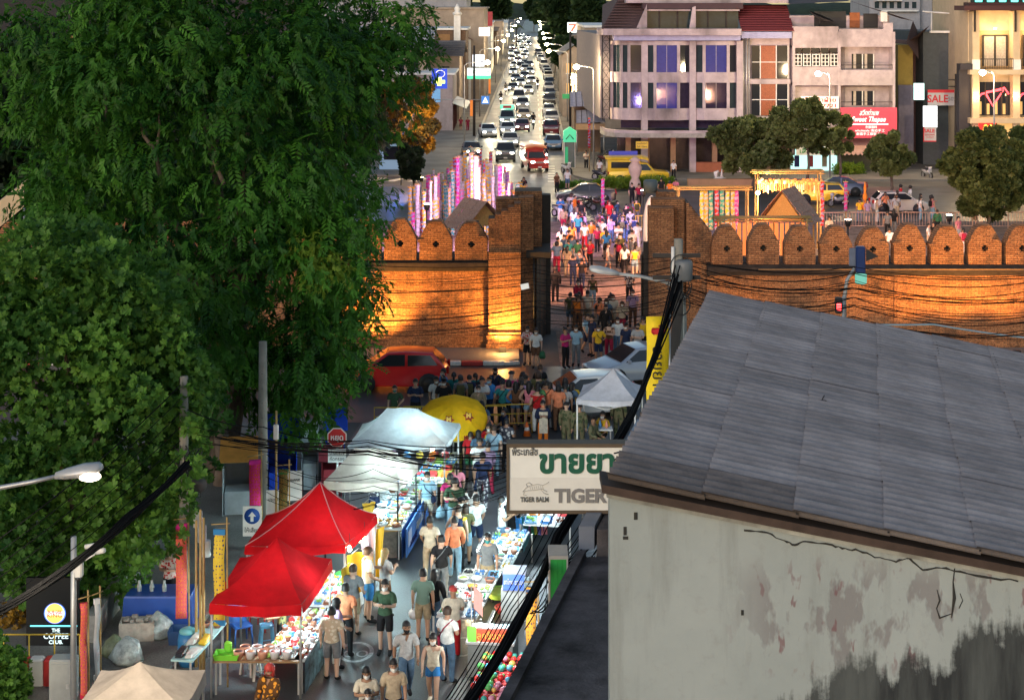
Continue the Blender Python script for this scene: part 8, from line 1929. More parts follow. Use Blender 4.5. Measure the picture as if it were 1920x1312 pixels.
# ---- near hanging banners
def pattern_banner(nm,c1,c2,c3,horiz=7.):
 if nm in MATS: return MATS[nm]
 m=mat(nm,c1,.8,var=0);n,l=m.node_tree.nodes,m.node_tree.links;b_=n['Principled BSDF'];tc=n.new('ShaderNodeTexCoord');mp=n.new('ShaderNodeMapping');mp.inputs['Scale'].default_value=(15,1,horiz*1.6);l.new(tc.outputs['Object'],mp.inputs[0])
 v=n.new('ShaderNodeTexVoronoi');v.feature='F1';v.distance='MANHATTAN';v.inputs['Scale'].default_value=1;v.inputs['Randomness'].default_value=.35;l.new(mp.outputs[0],v.inputs['Vector'])
 r=n.new('ShaderNodeValToRGB');r.color_ramp.interpolation='CONSTANT';e0,e1=r.color_ramp.elements;e0.color=(*c2,1);e1.position=.38;e1.color=(*c1,1);e2=r.color_ramp.elements.new(.62);e2.color=(*c3,1);l.new(v.outputs['Distance'],r.inputs[0]);l.new(r.outputs[0],b_.inputs['Base Color'])
 return m
def near_banner(label,x,y0,y1,Y,w,m,endm,lean=0,pole=True):
 p=at(x,y0,Y);L=(y1-y0)*Y/F;t=thing('woven_banner',label,'banner',(p.x,Y,0),lean,'long woven banners about the market')
 c=banner_cloth(L,w,int(x)).build('cloth',m,t);c.location=(0,0,p.z)
 for z in (0,-L+.12): MB().box((-w/2-.004,-.02,-.12),(w/2+.004,.05,0)).build('end_band',endm,c,loc=(0,0,z))
 if pole:
  MB().tube([(w/2+.05,.06,0),(w/2+.03,.06,p.z+.25)],.022,6).build('pole',BAM,t);MB().tube([(w/2+.1,.06,p.z+.12),(-w/2-.05,0,p.z+.1)],.014,5).build('arm',BAM,t)
 return t
near_banner('magenta and orange woven banner beside the bamboo poles',340,982,1158,39.5,.25,pattern_banner('weave_magenta',(.75,.22,.03),(.7,.03,.2),(.7,.1,.1)),colour((.7,.02,.25),.8),.1)
near_banner('yellow and navy woven banner at the left of the red tent',411,992,1172,37.4,.25,pattern_banner('weave_yellow',(.75,.48,.03),(.03,.06,.15),(.7,.5,.05)),colour((.03,.2,.45),.8),-.1)
near_banner('crimson woven banner slanting by the concrete pole',478,862,998,45.8,.3,pattern_banner('weave_crimson',(.5,.02,.05),(.65,.08,.03),(.6,.02,.2)),colour((.6,.02,.25),.8),.3)
near_banner('dark green and brown woven banner right of the concrete pole',531,880,1012,45.2,.24,pattern_banner('weave_green',(.25,.11,.02),(.03,.11,.03),(.1,.08,.02)),colour((.03,.13,.03),.8),0)
near_banner('slim scarlet banner beside the camera pole',157,1130,1310,36.5,.14,pattern_banner('weave_magenta',()*3,(),()),colour((.6,.02,.06),.8),.4)
near_banner('slim white tattered banner near the camera pole',182,1122,1275,37.5,.12,mat('grey_white_cloth',(.5,.5,.5),.8),WHITEP,.6)
near_banner('orange and navy batik banner right of the snack counter',996,1100,1235,37.5,.22,pattern_banner('weave_batik',(.75,.3,.02),(.03,.05,.1),(.7,.35,.05)),colour((.03,.06,.15),.8),-.3)
fl_=thing('pharmacy_flag','tall yellow pharmacy flag with black Thai letters by the wire pole','flag',at(1233,594,44),.12);w=.58;Lf=2.35
banner_cloth(Lf,w,3).build('cloth',mat('flag_yellow',(.75,.55,.01),.7,var=.12),fl_);MB().tube([(w/2+.03,.03,-4.2),(w/2+.03,.03,.1)],.025,6).build('pole',STEEL,fl_)
o=letters('ขายยา',fl_,(-.02,-.09,-1.25),.42,BLACKM);o.rotation_euler=(0,R(90),0);MB().bbox((0,-.09,-.35),(.36,.02,.16),.04).build('red_logo',mat('red_lettering',()),fl_);MB().bbox((.05,-.09,-.22),(.1,.02,.05),.01).build('logo_mark',mat('emblem_red',()),fl_)
# ------------------------------------------------------------------ poles, cables, signs, odds and ends
CABLE=mat('black_cable',(.007,.007,.008),1.0,var=0,spec=.05)
WOODP=mat('weathered_concrete_pole',(.27,.25,.21),.85,var=.25,scale=3,bump=.3,dirt=.3)
# pharmacy sign hung on the shophouse
ps=thing('pharmacy_hanging_sign','white pharmacy sign with green Thai letters jutting from the roof edge','sign',(0,27,0))
xl,xr,zt,zb=at(955,0,27).x,at(955,0,27).x+2.35,at(0,838,27).z,at(0,956,27).z
MB().box((xl,.0,zb),(xr,.22,zt)).build('panel',mat('sign_panel',(.8,.82,.78),.5,var=.06,scale=2,dirt=.08),ps);FRB=mat('sign_frame',(.10,.075,.05),.7)
MB().box((xl-.045,-.03,zt),(xr+.04,.25,zt+.06)).build('frame_top',FRB,ps);MB().box((xl-.045,-.03,zb-.05),(xr+.04,.25,zb)).build('frame_bottom',FRB,ps);MB().box((xl-.045,-.03,zb),(xl,.25,zt)).build('frame_side',FRB,ps)
MB().box((xl,-.006,zb),(xr,-.002,zb+(zt-zb)*.52)).build('lower_panel',mat('sign_panel_low',(.72,.73,.69),.5,var=.06),ps)
GLET=mat('deep_green_lettering',(.005,.10,.06),.5,var=0);SLET=mat('slate_lettering',(.12,.13,.13),.5,var=0)
def sx_(px): return at(px,0,27).x
def sz_(py): return at(0,py,27).z
letters('พีระเภสัช',ps,((sx_(960)+sx_(1008))/2,-.012,sz_(847)),.16,SLET,width=sx_(1008)-sx_(960),bold=.002)
letters('ขายยา',ps,((sx_(1012)+sx_(1152))/2,-.012,sz_(867)),.5,GLET,width=sx_(1153)-sx_(1012),bold=.018)
letters('TIGER BALM',ps,((sx_(975)+sx_(1030))/2,-.014,sz_(936)),.105,SLET,width=sx_(1029)-sx_(976),bold=.004)
letters('TIGER BALM',ps,(sx_(1040)+.82,-.014,sz_(930)),.29,mat('mid_grey_lettering',(.2,.2,.2),.5,var=0),width=1.64,bold=.012)
tg=MB();TP=[(980,921),(986,914),(996,909),(1008,907),(1018,909),(1024,906),(1029,903)]
def sp3(l): return [(sx_(a),-.012,sz_(b_)) for a,b_ in l]
tg.tube(sp3(TP),.006,4);tg.tube(sp3([(980,921),(990,919),(1004,918),(1016,916),(1026,921)]),.006,4);tg.tube(sp3([(990,912),(986,907),(992,904),(998,908)]),.006,4);tg.tube(sp3([(1014,917),(1020,924),(1028,926)]),.006,4);tg.tube(sp3([(984,920),(981,927),(988,928)]),.006,4)
for k in range(7): tg.tube(sp3([(993+4*k,910),(995+4*k,917)]),.004,4)
tg.build('tiger_emblem',mat('pale_grey_lettering',(.42,.42,.4),.5,var=0),ps)
MB().tube([(xr-.4,.11,zt+.05),(xr-.1,.11,zt+.7)],.02,5).build('stay',STEEL,ps)
# the near lit street lamp and the unlit one by the gate
nl=thing('street_lamp','lit street lamp reaching in from the left edge','street lamp',at(-60,930,30));o_=at(-60,930,30)
L2=lambda px,py,Y: at(px,py,Y)-o_
MB().tube([L2(-60,930,30),L2(0,914,30),L2(60,903,30),L2(112,891,30)],[.05,.045,.04,.035],8).build('arm',STEEL,nl)
MB().tube([(0,0,-o_.z),(0,0,0)],.07,8).build('pole',STEEL,nl)
a,b_=L2(104,892,30),L2(192,876,30);d=(b_-a);mb=MB();side=Vector((0,1,0))
mb.loft([[a+d*u+side*sy*w+Vector((0,0,sz_h*h)) for sy,sz_h in ((-1,-.4),(1,-.4),(1,.1),(.5,.6),(-.5,.6),(-1,.1))] for u,w,h in ((0,.06,.1),(.25,.12,.16),(.6,.17,.2),(.92,.15,.16),(1,.08,.07))],True,True,0,True);mb.build('lamp_head',mat('lamp_grey',(.45,.45,.45),.4,metal=.3),nl)
mb=MB();c=L2(168,893,29.9);mb.ball(c,(.2,.12,.085),12);mb.build('lens',glow('near_lens',(1,.87,.66),14),nl)
lamp('lamp_light','SPOT',c+Vector((0,-.05,-.16)),1000,(1,.86,.62),.15,nl,spot=172,blend=.9,rot=(0,0,0))
gl=thing('street_lamp','unlit grey street lamp curving over the gate passage','street lamp',Vector((at(1283,0,47).x,47,0)));o_=gl.location
L3=lambda px,py,Y=47: at(px,py,Y)-Vector(o_)
MB().tube([(0,0,0),L3(1283,600),L3(1281,556),L3(1270,538),L3(1245,528),L3(1200,518),L3(1150,512)],[.08,.07,.06,.055,.05,.045,.04],8).build('pole',mat('pole_grey',(.32,.33,.33),.5,metal=.3),gl)
a,b_=L3(1160,513),L3(1105,503);d=b_-a;mb=MB()
mb.loft([[a+d*u+side*sy*w+Vector((0,0,sz_h*h)) for sy,sz_h in ((-1,-.4),(1,-.4),(1,.1),(.5,.6),(-.5,.6),(-1,.1))] for u,w,h in ((0,.05,.08),(.25,.11,.15),(.6,.16,.18),(.92,.14,.14),(1,.07,.06))],True,True,0,True);mb.build('lamp_head',mat('lamp_grey',()),gl)
def pole(label,px,ybase,Y,ytop,r0,r1,m,name='utility_pole',cat='utility pole'):
 p=at(px,0,Y);t=thing(name,label,cat,(p.x,Y,0));zt_=at(0,ytop,Y).z;MB().tube([(0,0,-.02),(0,0,zt_)],[r0,r1],8).build('shaft',m,t);return t,zt_
# right wire pole with transformer drum and coils
rp,zt_=pole('dark utility pole wrapped in cables beside the yellow flag',1272,0,46.5,448,.15,.12,WOODP)
for z in (zt_-.5,zt_-1.1): MB().box((-.7,-.06,z),(.6,.06,z+.1)).build('crossarm',DARKW,rp)
MB().lathe([(.2,0),(.24,.06),(.24,.5),(.2,.56)],(.12,-.25,zt_-1.1),12).build('transformer',mat('drum_grey',(.14,.15,.16),.5),rp)
for k in range(5):
 rr_=.2+.05*k;MB().tube([(.1-.02*k+rr_*math.cos(a)*.8,-.18,zt_-.75-.5*(k%3)+rr_*math.sin(a)) for a in [2*pi*j/14 for j in range(15)]],.018,4).build('cable_coil',BLACKM,rp)
for k in range(9): MB().tube([(.02*k-.1,-.15-.01*k,zt_-.6),(.03*k-.15,-.16,zt_-2.0),(.025*k-.3,-.2,zt_-3.6),(.03*k-.1,-.15,.3)],.022,4).build('riser_cable',BLACKM,rp)
MB().tube([(-.16,-.1,zt_-.2),(-.16,-.1,zt_-1.4)],.05,6).build('insulator',WHITEP,rp)
# concrete pole with a blue arrow sign
cp_,zc_=pole('tall pale concrete utility pole before the drooping tree',493,0,46.6,640,.15,.11,WOODP)
for k in range(12): MB().lathe([(.012,0),(.012,.02)],(0,0,0),6,M=Matrix.Translation((0,-.145,.5+k*.4)) @ Matrix.Rotation(R(90),4,'X')).build('bolt_hole',BLACKM,cp_)
MB().box((-.13,-.16,.32),(.0,-.14,.6)).build('yellow_notice',mat('notice_yellow',(.55,.5,.1),.7),cp_)
ar=thing('arrow_sign','white board with a blue round arrow sign before the concrete pole','road sign',(at(473,0,45.6).x,45.6,0));zz=at(0,975,45.6).z
MB().box((-.25,-.02,zz-.42),(.25,.02,zz+.38)).build('board',WHITEP,ar);MB().lathe([(.21,0),(.21,.012)],(0,0,0),20,M=Matrix.Translation((0,-.022,zz+.12)) @ Matrix.Rotation(R(90),4,'X')).build('disc',mat('sign_disc',(.02,.08,.35),.5),ar)
MB().prism([(-.04,.0),(.04,.0),(.04,.14),(.1,.14),(0,.26),(-.1,.14),(-.04,.14)],'y',-.05,-.036,M=Matrix.Translation((0,0,zz-.02))).build('arrow',WHITEP,ar);letters('ให้เลี้ยว',ar,(0,-.03,zz-.26),.15,SLET,width=.4);MB().tube([(0,.03,0),(0,.03,zz+.3)],.03,6).build('post',STEEL,ar)
# stop sign
ss=thing('stop_sign','red octagonal Thai stop sign with a white plate below','road sign',(at(632,0,49.5).x,49.5,0));zz=at(0,820,49.5).z
def octa(r_): return [(r_*math.cos(R(22.5+45*k)),r_*math.sin(R(22.5+45*k))) for k in range(8)]
MB().prism(octa(.3),'y',-.012,.012,M=Matrix.Translation((0,0,zz))).build('border',WHITEP,ss);MB().prism(octa(.27),'y',-.022,-.0125,M=Matrix.Translation((0,0,zz))).build('plate',mat('stop_red',(.5,.02,.02),.5),ss);letters('หยุด',ss,(0,-.03,zz),.24,WHITEP,width=.36,bold=.004)
MB().box((-.26,-.015,zz-.72),(.26,.012,zz-.33)).build('lower_plate',WHITEP,ss);letters('ด่านตรวจ',ss,(0,-.022,zz-.44),.15,BLACKM,width=.42);letters('คัดกรอง',ss,(0,-.022,zz-.62),.15,BLACKM,width=.42);MB().tube([(0,.03,0),(0,.03,zz+.25)],.035,7).build('post',STEEL,ss)
# camera pole at the left
cm,zc_=pole('steel pole with two surveillance cameras at the lower left',138,0,35,1005,.075,.06,STEEL,'camera_pole','camera pole')
zc=at(0,1050,35).z
MB().bbox((.12,-.05,zc-.12),(.16,.2,.42),.03).build('camera_box',WHITEP,cm);MB().ball((.12,-.1,zc-.33),(.07,.07,.05),8).build('dome',GLASS,cm)
for i,(dx,dz,l_) in enumerate(((.42,.32,.3),(.55,.2,.16))):
 MB().tube([(.05,0,zc-.0),(.25,-.05,zc+.02),(dx-.1,-.05,zc+dz-.06)],.018,5).build('bracket',WHITEP,cm);MB().tube([(dx-l_*.6,.02,zc+dz-.05),(dx+l_*.6,-.08,zc+dz+.03)],[.05,.055],9).build('camera',WHITEP,cm)
# tangled pole with loudspeaker, bamboo poles
tp,zt2=pole('grey pole swamped with cable tangles beside the round leaved tree',345,0,40.9,705,.13,.1,WOODP)
zz=at(0,900,40.9).z
q=random.Random(15)
for k in range(26):
 pts=[(q.uniform(-.3,.5),q.uniform(-.35,.1),zz+q.uniform(-.5,.9)) for _ in range(4)];MB().tube([Vector(pts[0]).lerp(Vector(pts[1]),u).lerp(Vector(pts[2]).lerp(Vector(pts[3]),u),u) for u in [i/7 for i in range(8)]],q.uniform(.008,.02),4).build('cable_tangle',BLACKM,tp)
for k in range(3): MB().bbox((.35+.1*k,-.1,zz-.9-.35*k),(.2,.16,.4),.02).build('junction_box',WHITEP,tp)
MB().lathe([(.03,0),(.05,.06),(.2,.2),(.21,.22)],(0,0,0),14,M=Matrix.Translation((.4,-.12,zz)) @ Matrix.Rotation(R(90),4,'X')).build('loudspeaker',mat('speaker_grey',(.09,.09,.09),.5),tp)
for i,(px,Y,yt) in enumerate(((368,38.6,975),(376,38.0,955),(382,38.4,970))):
 t,_=pole('%s of three bamboo poles standing before the tangled pole' % ('leftmost','tallest','rightmost')[i],px,0,Y,yt,.035,.028,BAM,'bamboo_pole','pole')
t,_=pole('bamboo pole with a small lamp box beside the concrete pole',518,0,45.5,770,.035,.03,BAM,'bamboo_pole','pole');MB().bbox((0,-.06,_-.55),(.14,.1,.4),.02).build('lamp_box',WHITEP,t)
# traffic signal and pedestrian signal beyond the corrugated roof
ts=thing('traffic_signal','traffic signal on a curved grey pole above the corrugated roof','traffic light',(at(1583,0,66).x,66,0));L4=lambda px,py: at(px,py,66)-Vector(ts.location)
MB().tube([(0,0,0),L4(1583,560),L4(1588,525),L4(1602,503)],[.09,.08,.07,.06],8).build('pole',mat('pole_grey',()),ts)
p=L4(1613,492);MB().bbox(p+Vector((0,0,.1)),(.36,.3,1.05),.04).build('housing',mat('signal_blue',(.01,.03,.12),.4),ts);MB().bbox(p+Vector((.02,-.02,-.62)),(.42,.3,.42),.05).build('lamp_cover',glow('signal_green',(.25,1,.75),.35),ts);MB().loft([[tuple(p+Vector((.2,-.1,.3+z))) for z in (-.25,.25)],[tuple(p+Vector((.65,-.1,.25+z))) for z in (-.02,.02)]],closed=False).build('visor',BLACKM,ts);MB().bbox(p+Vector((-.28,.05,.2)),(.3,.06,.7),.02).build('backplate',mat('plate_slate',(.13,.15,.2),.5),ts)
pd=thing('pedestrian_signal','red pedestrian signal on a post at the roof edge','traffic light',(at(1572,0,65).x,65,0));z_=at(0,572,65).z;MB().tube([(.2,.1,0),(.2,.1,z_+.3)],.05,6).build('post',mat('pole_grey',()),pd);MB().bbox((0,0,z_),(.26,.2,.6),.03).build('housing',BLACKM,pd);MB().bbox((0,-.11,z_-.05),(.17,.02,.24),.02).build('red_figure',glow('signal_red',(1,.03,.03),8),pd)
# restaurant and cafe sign at the lower left
bk=thing('restaurant_sign','black lit sign board with a burger emblem and cafe lettering','sign',at(103,1155,39.5));k_=39.5/F
MB().box((-54*k_,0,-72*k_),(44*k_,.12,72*k_)).build('board',mat('sign_black',(.008,.01,.012),.35),bk)
TEALW=glow('teal_white',(.75,1,1),.9,(.5,.6,.6))
def disc(r_,y,z0,m,nm,sx=1.,half=None):
 pts=[(sx*r_*math.cos(a),z0+r_*math.sin(a)*.95) for a in ([2*pi*j/24 for j in range(24)] if half is None else [(0 if half >0 else pi)+pi*j/12 for j in range(13)])]
 MB().prism(pts,'y',y-.006,y).build(nm,m,bk)
X0=4*k_
disc(20.5*k_,-.004,6*k_,glow('crescent_blue',(.06,.2,.9),1.0),'blue_crescent');disc(18.5*k_,-.012,6.5*k_,TEALW,'white_disc');disc(15.5*k_,-.02,10*k_,glow('bun_yellow',(1,.55,.08),1.4),'upper_bun',half=1);disc(15.5*k_,-.02,3*k_,glow('bun_yellow',(1,.55,.08),1.4),'lower_bun',half=-1)
RG=glow('burger_red',(.85,.05,.03),1.2);letters('BURGER',bk,(0,-.034,9.3*k_),.1,RG,width=26*k_);letters('KING',bk,(0,-.034,2.6*k_),.13,RG,width=27*k_)
MB().box((-46*k_,-.02,-18.5*k_),(42*k_,-.004,-16.5*k_)).build('divider',glow('teal_line',(.15,.85,1),1.5),bk)
for s_,dz,sz2,w2 in (('THE',-26,.12,15),('COFFEE',-37,.17,46),('CLUB.',-48,.12,26)): letters(s_,bk,(2*k_,-.012,dz*k_),sz2,TEALW,width=w2*k_)
MB().tube([(-50*k_,.06,-at(103,1155,39.5).z),(-50*k_,.06,0)],.05,6).build('post',BLACKM,bk);MB().tube([(40*k_,.06,-at(103,1155,39.5).z),(40*k_,.06,0)],.05,6).build('post',BLACKM,bk)
cab=thing('utility_cabinet','grey metal utility cabinet at the foot of the camera pole','cabinet',gp(120,1318));MB().bbox((0,0,.5),(.55,.4,1.0),.03).build('body',mat('cabinet_grey',(.33,.34,.32),.6,dirt=.3),cab);MB().box((-.24,-.215,.1),(.24,-.202,.92)).build('door',mat('cabinet_grey',()),cab);MB().box((.1,-.23,.4),(.16,-.216,.5)).build('lock',STEEL,cab)
rw=thing('striped_barrier','red and white striped plastic barrier below the restaurant sign','barrier',gp(75,1292))
for k in range(5): MB().bbox((-.7+.32*k,0,.35),(.31,.3,.7),.03).build('block',colour((.5,.03,.03),.5) if k % 2 else WHITEP,rw)
yr=thing('yellow_fence','thin yellow tube fence before the restaurant sign','fence',gp(75,1278));MB().tube([(-.8,0,1.05),(.9,0,1.05)],.02,5).build('top_rail',mat('barrier_yellow',()),yr)
for k in range(4): MB().tube([(-.8+.56*k,0,0),(-.8+.56*k,0,1.05)],.018,5).build('post',mat('barrier_yellow',()),yr)
gs=thing('gold_lit_shrub','golden lit shrub left of the restaurant sign','shrub');p=at(32,1160,41);crown('foliage',[(p.x,p.y,p.z,.5,.9),(p.x-.2,p.y,p.z-.4,.45,.8)],320,rosette(),gs,LEAF_G,0,91,.6,1.1,.3);MB().tube([(p.x,p.y,.1),(p.x,p.y,p.z)],.04,5).build('stem',BARK,gs)
lamp('shrub_glow','POINT',(p.x+.1,p.y-.7,p.z-.3),40,(1,.6,.2),.08,gs);MB().ball((p.x+.1,p.y-.72,p.z-.22),.05,6).build('garden_lamp',glow('warm_bulb',(1,.75,.35),25),gs)
# rubbish, bins, planter
pw=thing('planter_wall','low grey planter wall beside the rubbish bags','wall',(0,0,0));a,b_=gp(178,1215),gp(262,1100);d=(b_-a).normalized();n_=Vector((-d.y,d.x,0))*.25;MB().prism([(a.x,a.y),(b_.x,b_.y),(b_.x+n_.x,b_.y+n_.y),(a.x+n_.x,a.y+n_.y)],'z',.1,.75).build('wall',CONC,pw)
def bag(label,x,y,s_,m):
 t=thing('rubbish_bag',label,'rubbish bag',gp(x,y,.13),0,'rubbish bags by the planter wall');q=random.Random(x);rows=[]
 for z,r_ in ((0,1.05),(.1,1.15),(.25,1.05),(.4,.75),(.5,.4),(.58,.1)): rows.append([(s_*r_*.36*math.cos(2*pi*j/10)*(1+q.uniform(-.15,.15)),s_*r_*.36*math.sin(2*pi*j/10)*(1+q.uniform(-.25,.2)),z*s_+q.uniform(-.03,.03)) for j in range(10)])
 MB().loft(rows,True,True,0,True).build('bag',m,t)
PLB=mat('clear_bag',(.38,.42,.40),.3,var=.5,scale=8,bump=.6,bscale=8)
bag('bulging clear rubbish bag nearest the planter wall',238,1238,.95,PLB);bag('smaller clear rubbish bag left of the bulging bag',215,1225,.75,mat('olive_bag',(.2,.22,.12),.4,var=.4,scale=8));bag('clear rubbish bag beside the cardboard box',295,1190,.95,PLB);bag('black rubbish bag in the shade of the blue cover',330,1168,.8,mat('black_bag',(.02,.02,.025),.3,bump=.5))
bx_=thing('styrofoam_box','pale box full of refuse behind the rubbish bags','box',gp(258,1195,.13),.1)
for a0,b0 in (((-.4,-.25,0),(.4,-.2,.42)),((-.4,.2,0),(.4,.25,.42)),((-.4,-.199,0),(-.35,.199,.42)),((.35,-.199,0),(.4,.199,.42)),((-.349,-.199,0),(.349,.199,.05))): MB().box(a0,b0).build('side',mat('styrofoam',(.5,.42,.34),.8,var=.3,scale=6),bx_)
q=random.Random(6);mb=MB()
for k in range(14): mb.bbox((q.uniform(-.28,.28),q.uniform(-.15,.15),.38+q.uniform(0,.08)),(q.uniform(.1,.2),q.uniform(.08,.15),q.uniform(.05,.1)),.015)
mb.build('refuse',mat('refuse_mix',(.4,.36,.3),.7,var=.6,scale=9),bx_)['kind']='stuff'
bl_=thing('blue_covered_table','table under a blue plastic cover in the shade','table',gp(302,1165,.13));MB().loft([[(a_*s_*.8,b_*s_*.45,z) for a_,b_ in ((-1,-1),(1,-1),(1,1),(-1,1))] for z,s_ in ((0,1.06),(.72,1),(.76,.97))],True,True).build('cover',mat('blue_plastic',(.02,.07,.3),.4),bl_)
for k in range(3): o=MB().lathe([(.05,0),(.06,.12),(.03,.2),(.03,.26)],(0,0,0),8).build('bottle',mat('clear_bag',()),loc=gp(302,1165,.13)+Vector((-.5+.3*k,-.1,.77)));tag(o,'%s bottle on the blue covered table' % ordinal(k+1),'bottle','bottles on the blue covered table')
bi=thing('blue_bin','blue water barrel behind the bamboo poles','barrel',gp(352,1245,.0));MB().lathe([(.2,0),(.23,.2),(.23,.55),(.2,.72)],(0,0,0),14).build('barrel',colour((.03,.16,.35),.4),bi);MB().ball((0,0,.75),(.2,.2,.1),10).build('liner',mat('teal_liner',(.15,.4,.42),.4),bi)
bi=thing('dark_crate','dark blue crate beside the water barrel','crate',gp(342,1205,.1));MB().loft([[(a_*s_*.3,b_*s_*.25,z) for a_,b_ in ((-1,-1),(1,-1),(1,1),(-1,1))] for z,s_ in ((0,.9),(.35,1),(.35,.93),(.05,.85))],True,True).build('crate',colour((.02,.06,.16),.5),bi)
# stalls in the shade at the back left
def box_stall(label,x0,x1,yb,Y,h,m,roofm,slope=.5):
 a,b_=at(x0,0,Y),at(x1,0,Y);t=thing('covered_stall',label,'stall',((a.x+b_.x)/2,Y,0),.12,'covered stalls under the big tree');w=(b_.x-a.x)/2
 for s_ in (-1,1): MB().box((s_*w-.01,-.0,0),(s_*w+.01,1.8,h)).build('side_sheet',m,t)
 MB().box((-w,1.79,0),(w,1.81,h)).build('back_sheet',m,t);MB().add([(-w-.1,-.15,h),(w+.1,-.15,h),(w+.1,.9,h+slope),(-w-.1,.9,h+slope),(w+.1,1.95,h),(-w-.1,1.95,h)],[(0,1,2,3),(3,2,4,5)]).build('roof_sheet',roofm,t)
 MB().box((-w+.05,.1,.0),(w-.05,.9,.8)).build('counter',m,t)
BLUES=fabric('blue_tarp',(.02,.06,.42),.2);WHS=fabric('pale_tarp',(.5,.55,.58),.2);ORS=fabric('orange_tarp',(.65,.28,.06),.2)
box_stall('pale tarp stall with an orange roof under the big tree',418,478,960,49.5,1.7,WHS,ORS);box_stall('blue tarp stall right of the concrete pole',502,556,940,51.5,1.9,BLUES,BLUES);box_stall('small pale tarp stall beyond the blue tarp',566,596,930,52.5,1.5,WHS,WHS);box_stall('dark red cloth covered stall by the stop sign',604,640,940,51.8,1.1,mat('wine_cloth',(.25,.02,.03),.8),mat('wine_cloth',()),.1);box_stall('low blue tarp stall behind the stop sign',612,646,900,54.0,1.5,BLUES,BLUES)
hb=thing('notice_board','row of white printed notices on a board behind the green banner','notice board',(at(530,0,46.2).x,46.2,0),.15);zz=at(0,935,46.2).z
for k,(dx,dz) in enumerate(((-.22,-.15),(.3,.35),(-.2,-1.0))): MB().box((dx-.22,-.02,zz+dz-.4),(dx+.22,.01,zz+dz+.4)).build('notice',WHITEP,hb);letters('ประกาศ',hb,(dx,-.03,zz+dz+.15),.12,BLACKM,width=.32)
MB().tube([(0,.04,0),(0,.04,zz+.8)],.03,5).build('post',STEEL,hb)
# bright lamps for the stalls in the shade are not lit; the corner roof slab at the far left edge
ws=thing('white_sunshade','pale awning corner showing through the tree at the left edge','awning');p0,p1,p2=at(-30,400,60),at(45,342,60),at(45,388,60);MB().add([p0+Vector((0,0,0)),p1,p2,at(-30,450,60),p0+Vector((0,1.5,.2)),p1+Vector((0,1.5,.2))],[(0,1,2,3),(0,4,5,1)]).build('sheet',CREAM,ws);MB().tube([p2,Vector((p2.x,p2.y,0))],.04,5).build('post',STEEL,ws)
# ------------------------------------------------------------------ overhead cables
def cable(label,pts,r=.012,sag=.3,group='overhead cables',n=14,parent=None,name='cable'):
 "one cable through the given world points, hanging between them"
 out=[]
 for a,b_ in zip(pts,pts[1:]):
  a,b_=Vector(a),Vector(b_)
  for i in range(n):
   u=i/n;p=a.lerp(b_,u);p.z -=sag*4*u*(1-u);out.append(p)
 out.append(Vector(pts[-1]));o=MB().tube(out,r,4,cap=False).build(name,CABLE,parent)
 if parent is None: tag(o,label,'cable',group)
 return o
q=random.Random(23)
bund=thing('cable_bundle','thick black cable bundle running down past the roof edge to the bottom','cable bundle')
for k in range(20):
 j=lambda s_=1.: Vector((q.uniform(-.07,.07)*s_,q.uniform(-.07,.07)*s_,q.uniform(-.07,.07)*s_))
 cable('',[at(1275,500+q.uniform(-10,50),46.5)+j(2),at(1215,700,40)+j(),at(1172,800,34)+j(),at(1045,1005,27)+j(),at(962,1180,22.6)+j(.8),at(868,1335,19.4)+j(.8)],q.uniform(.012,.026),.05,parent=bund,n=7,name='strand')
for k in range(7):
 x0=1010+12*k;cable('%s thin service wire slanting below the white sign to the lower left' % ordinal(k+1),[at(x0+20,948+6*k,28.5-.2*k),at(x0-70-6*k,1130+4*k,24.5),at(x0-190-4*k,1335,20.6)],.008,.06,'service wires below the white sign')
for k in range(9):
 cable('',[at(1130+q.uniform(-30,30),960+q.uniform(0,30),29),at(1040+q.uniform(-15,25),1060+q.uniform(-20,20),27),at(1000+q.uniform(-20,30),1180+q.uniform(-40,40),24.5)],.009,q.uniform(.05,.25),parent=bund,name='strand',n=8)
lbnd=thing('cable_bundle','thick black cable bundle sloping from the tangled pole to the left edge','cable bundle')
for k in range(13):
 jj=lambda: Vector((q.uniform(-.06,.06),q.uniform(-.06,.06),q.uniform(-.08,.08)))
 cable('',[at(352,868,38)+jj(),at(240,972,34.5)+jj(),at(120,1068,31)+jj(),at(-40,1165,27.5)+jj()],q.uniform(.014,.026),.04,parent=lbnd,name='strand',n=7)
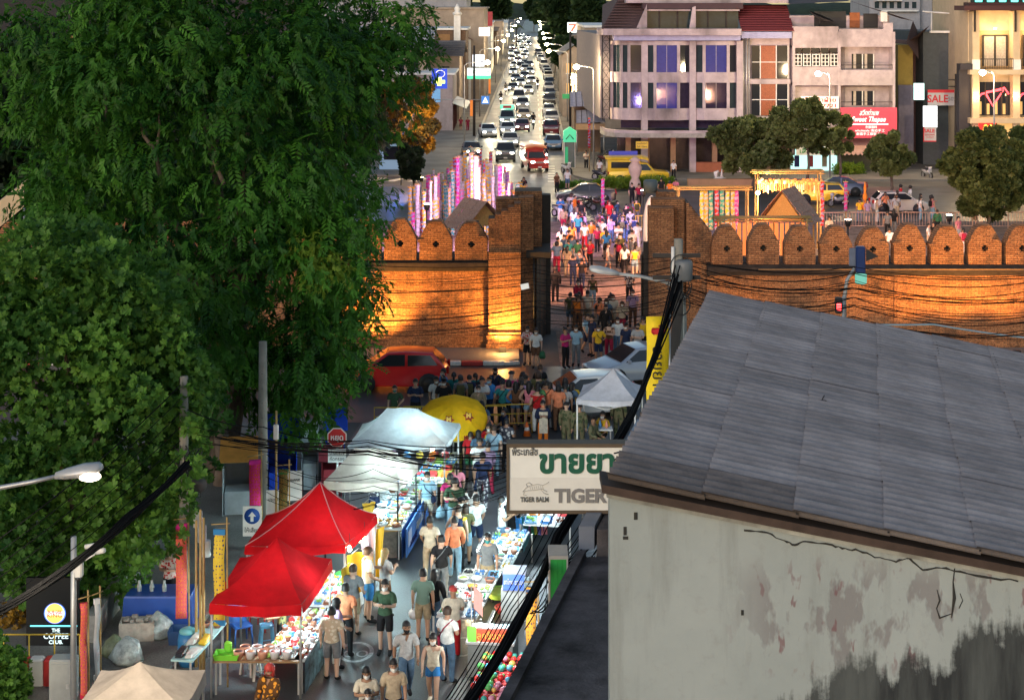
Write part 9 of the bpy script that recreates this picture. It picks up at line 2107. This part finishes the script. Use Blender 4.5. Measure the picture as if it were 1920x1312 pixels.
for k in range(6): cable('%s thin wire fanning down leftwards from the tangled pole' % ordinal(k+1),[at(338,722+26*k,38.2),at(-30,1030+24*k,30)],.008 if k else .012,.15,'thin wires from the tangled pole')
cable('pale wire crossing from the tangled pole to the concrete pole',[at(352,768,38.2),at(493,800,46),at(660,826,44)],.014,.12)
for k in range(13):
 y0=806+q.uniform(-8,26);y1=838+q.uniform(-10,50)
 cable('%s wire of the bundle crossing above the market tents' % ordinal(k+1),[at(400+q.uniform(-40,40),y0+q.uniform(-10,20),40),at(690,832+q.uniform(-10,22),37),at(955+q.uniform(0,30),y1,31),at(1180,860+q.uniform(-20,40),26.5)],q.uniform(.008,.014),.12,'wires above the market tents')
for k in range(8):
 cable('%s sagging wire over the beige tent' % ordinal(k+1),[at(500,838+14*k,45),at(700,868+12*k+q.uniform(-8,8),42),at(960,862+9*k,36)],.009,q.uniform(.15,.4),'wires over the beige tent')
for k in range(17):
 yr_=476+k*7.5+q.uniform(-4,4);yl_=470+k*9+q.uniform(-8,8)
 cable('%s wire from the top crossing before the gate' % ordinal(k+1),[at(1272,yr_*.9+52,46.5),at(1000,yr_+12+q.uniform(-6,6),50),at(600,yl_+20,54)],q.uniform(.009,.016),q.uniform(.1,.35),'wires crossing before the gate')
for k in range(20):
 yl_=482+k*4.5;ya=505+k*6.2+q.uniform(-10,10)
 cable('%s wire from the top running right along the crenellated wall' % ordinal(k+1),[at(1274,yl_,46.5),at(1600,(yl_+ya)/2+14+q.uniform(-8,8),49),at(1990,ya+10,52)],q.uniform(.009,.018),q.uniform(.15,.5),'wires along the crenellated wall')
cable('pale blue cable along the foot of the crenellated wall',[at(1560,604,60),at(1750,608,60),at(1990,640,60)],.035,.05).data.materials[0]=mat('pale_blue_cable',(.25,.36,.42),.5)
ctag=thing('cable_tag','small white tag hanging on the gate wires','tag',at(984,537,50));MB().box((-.12,0,-.08),(.12,.02,.08)).build('plate',WHITEP,ctag,rot=(0,R(-12),0))
bpy.data.scenes.remove(TMP)
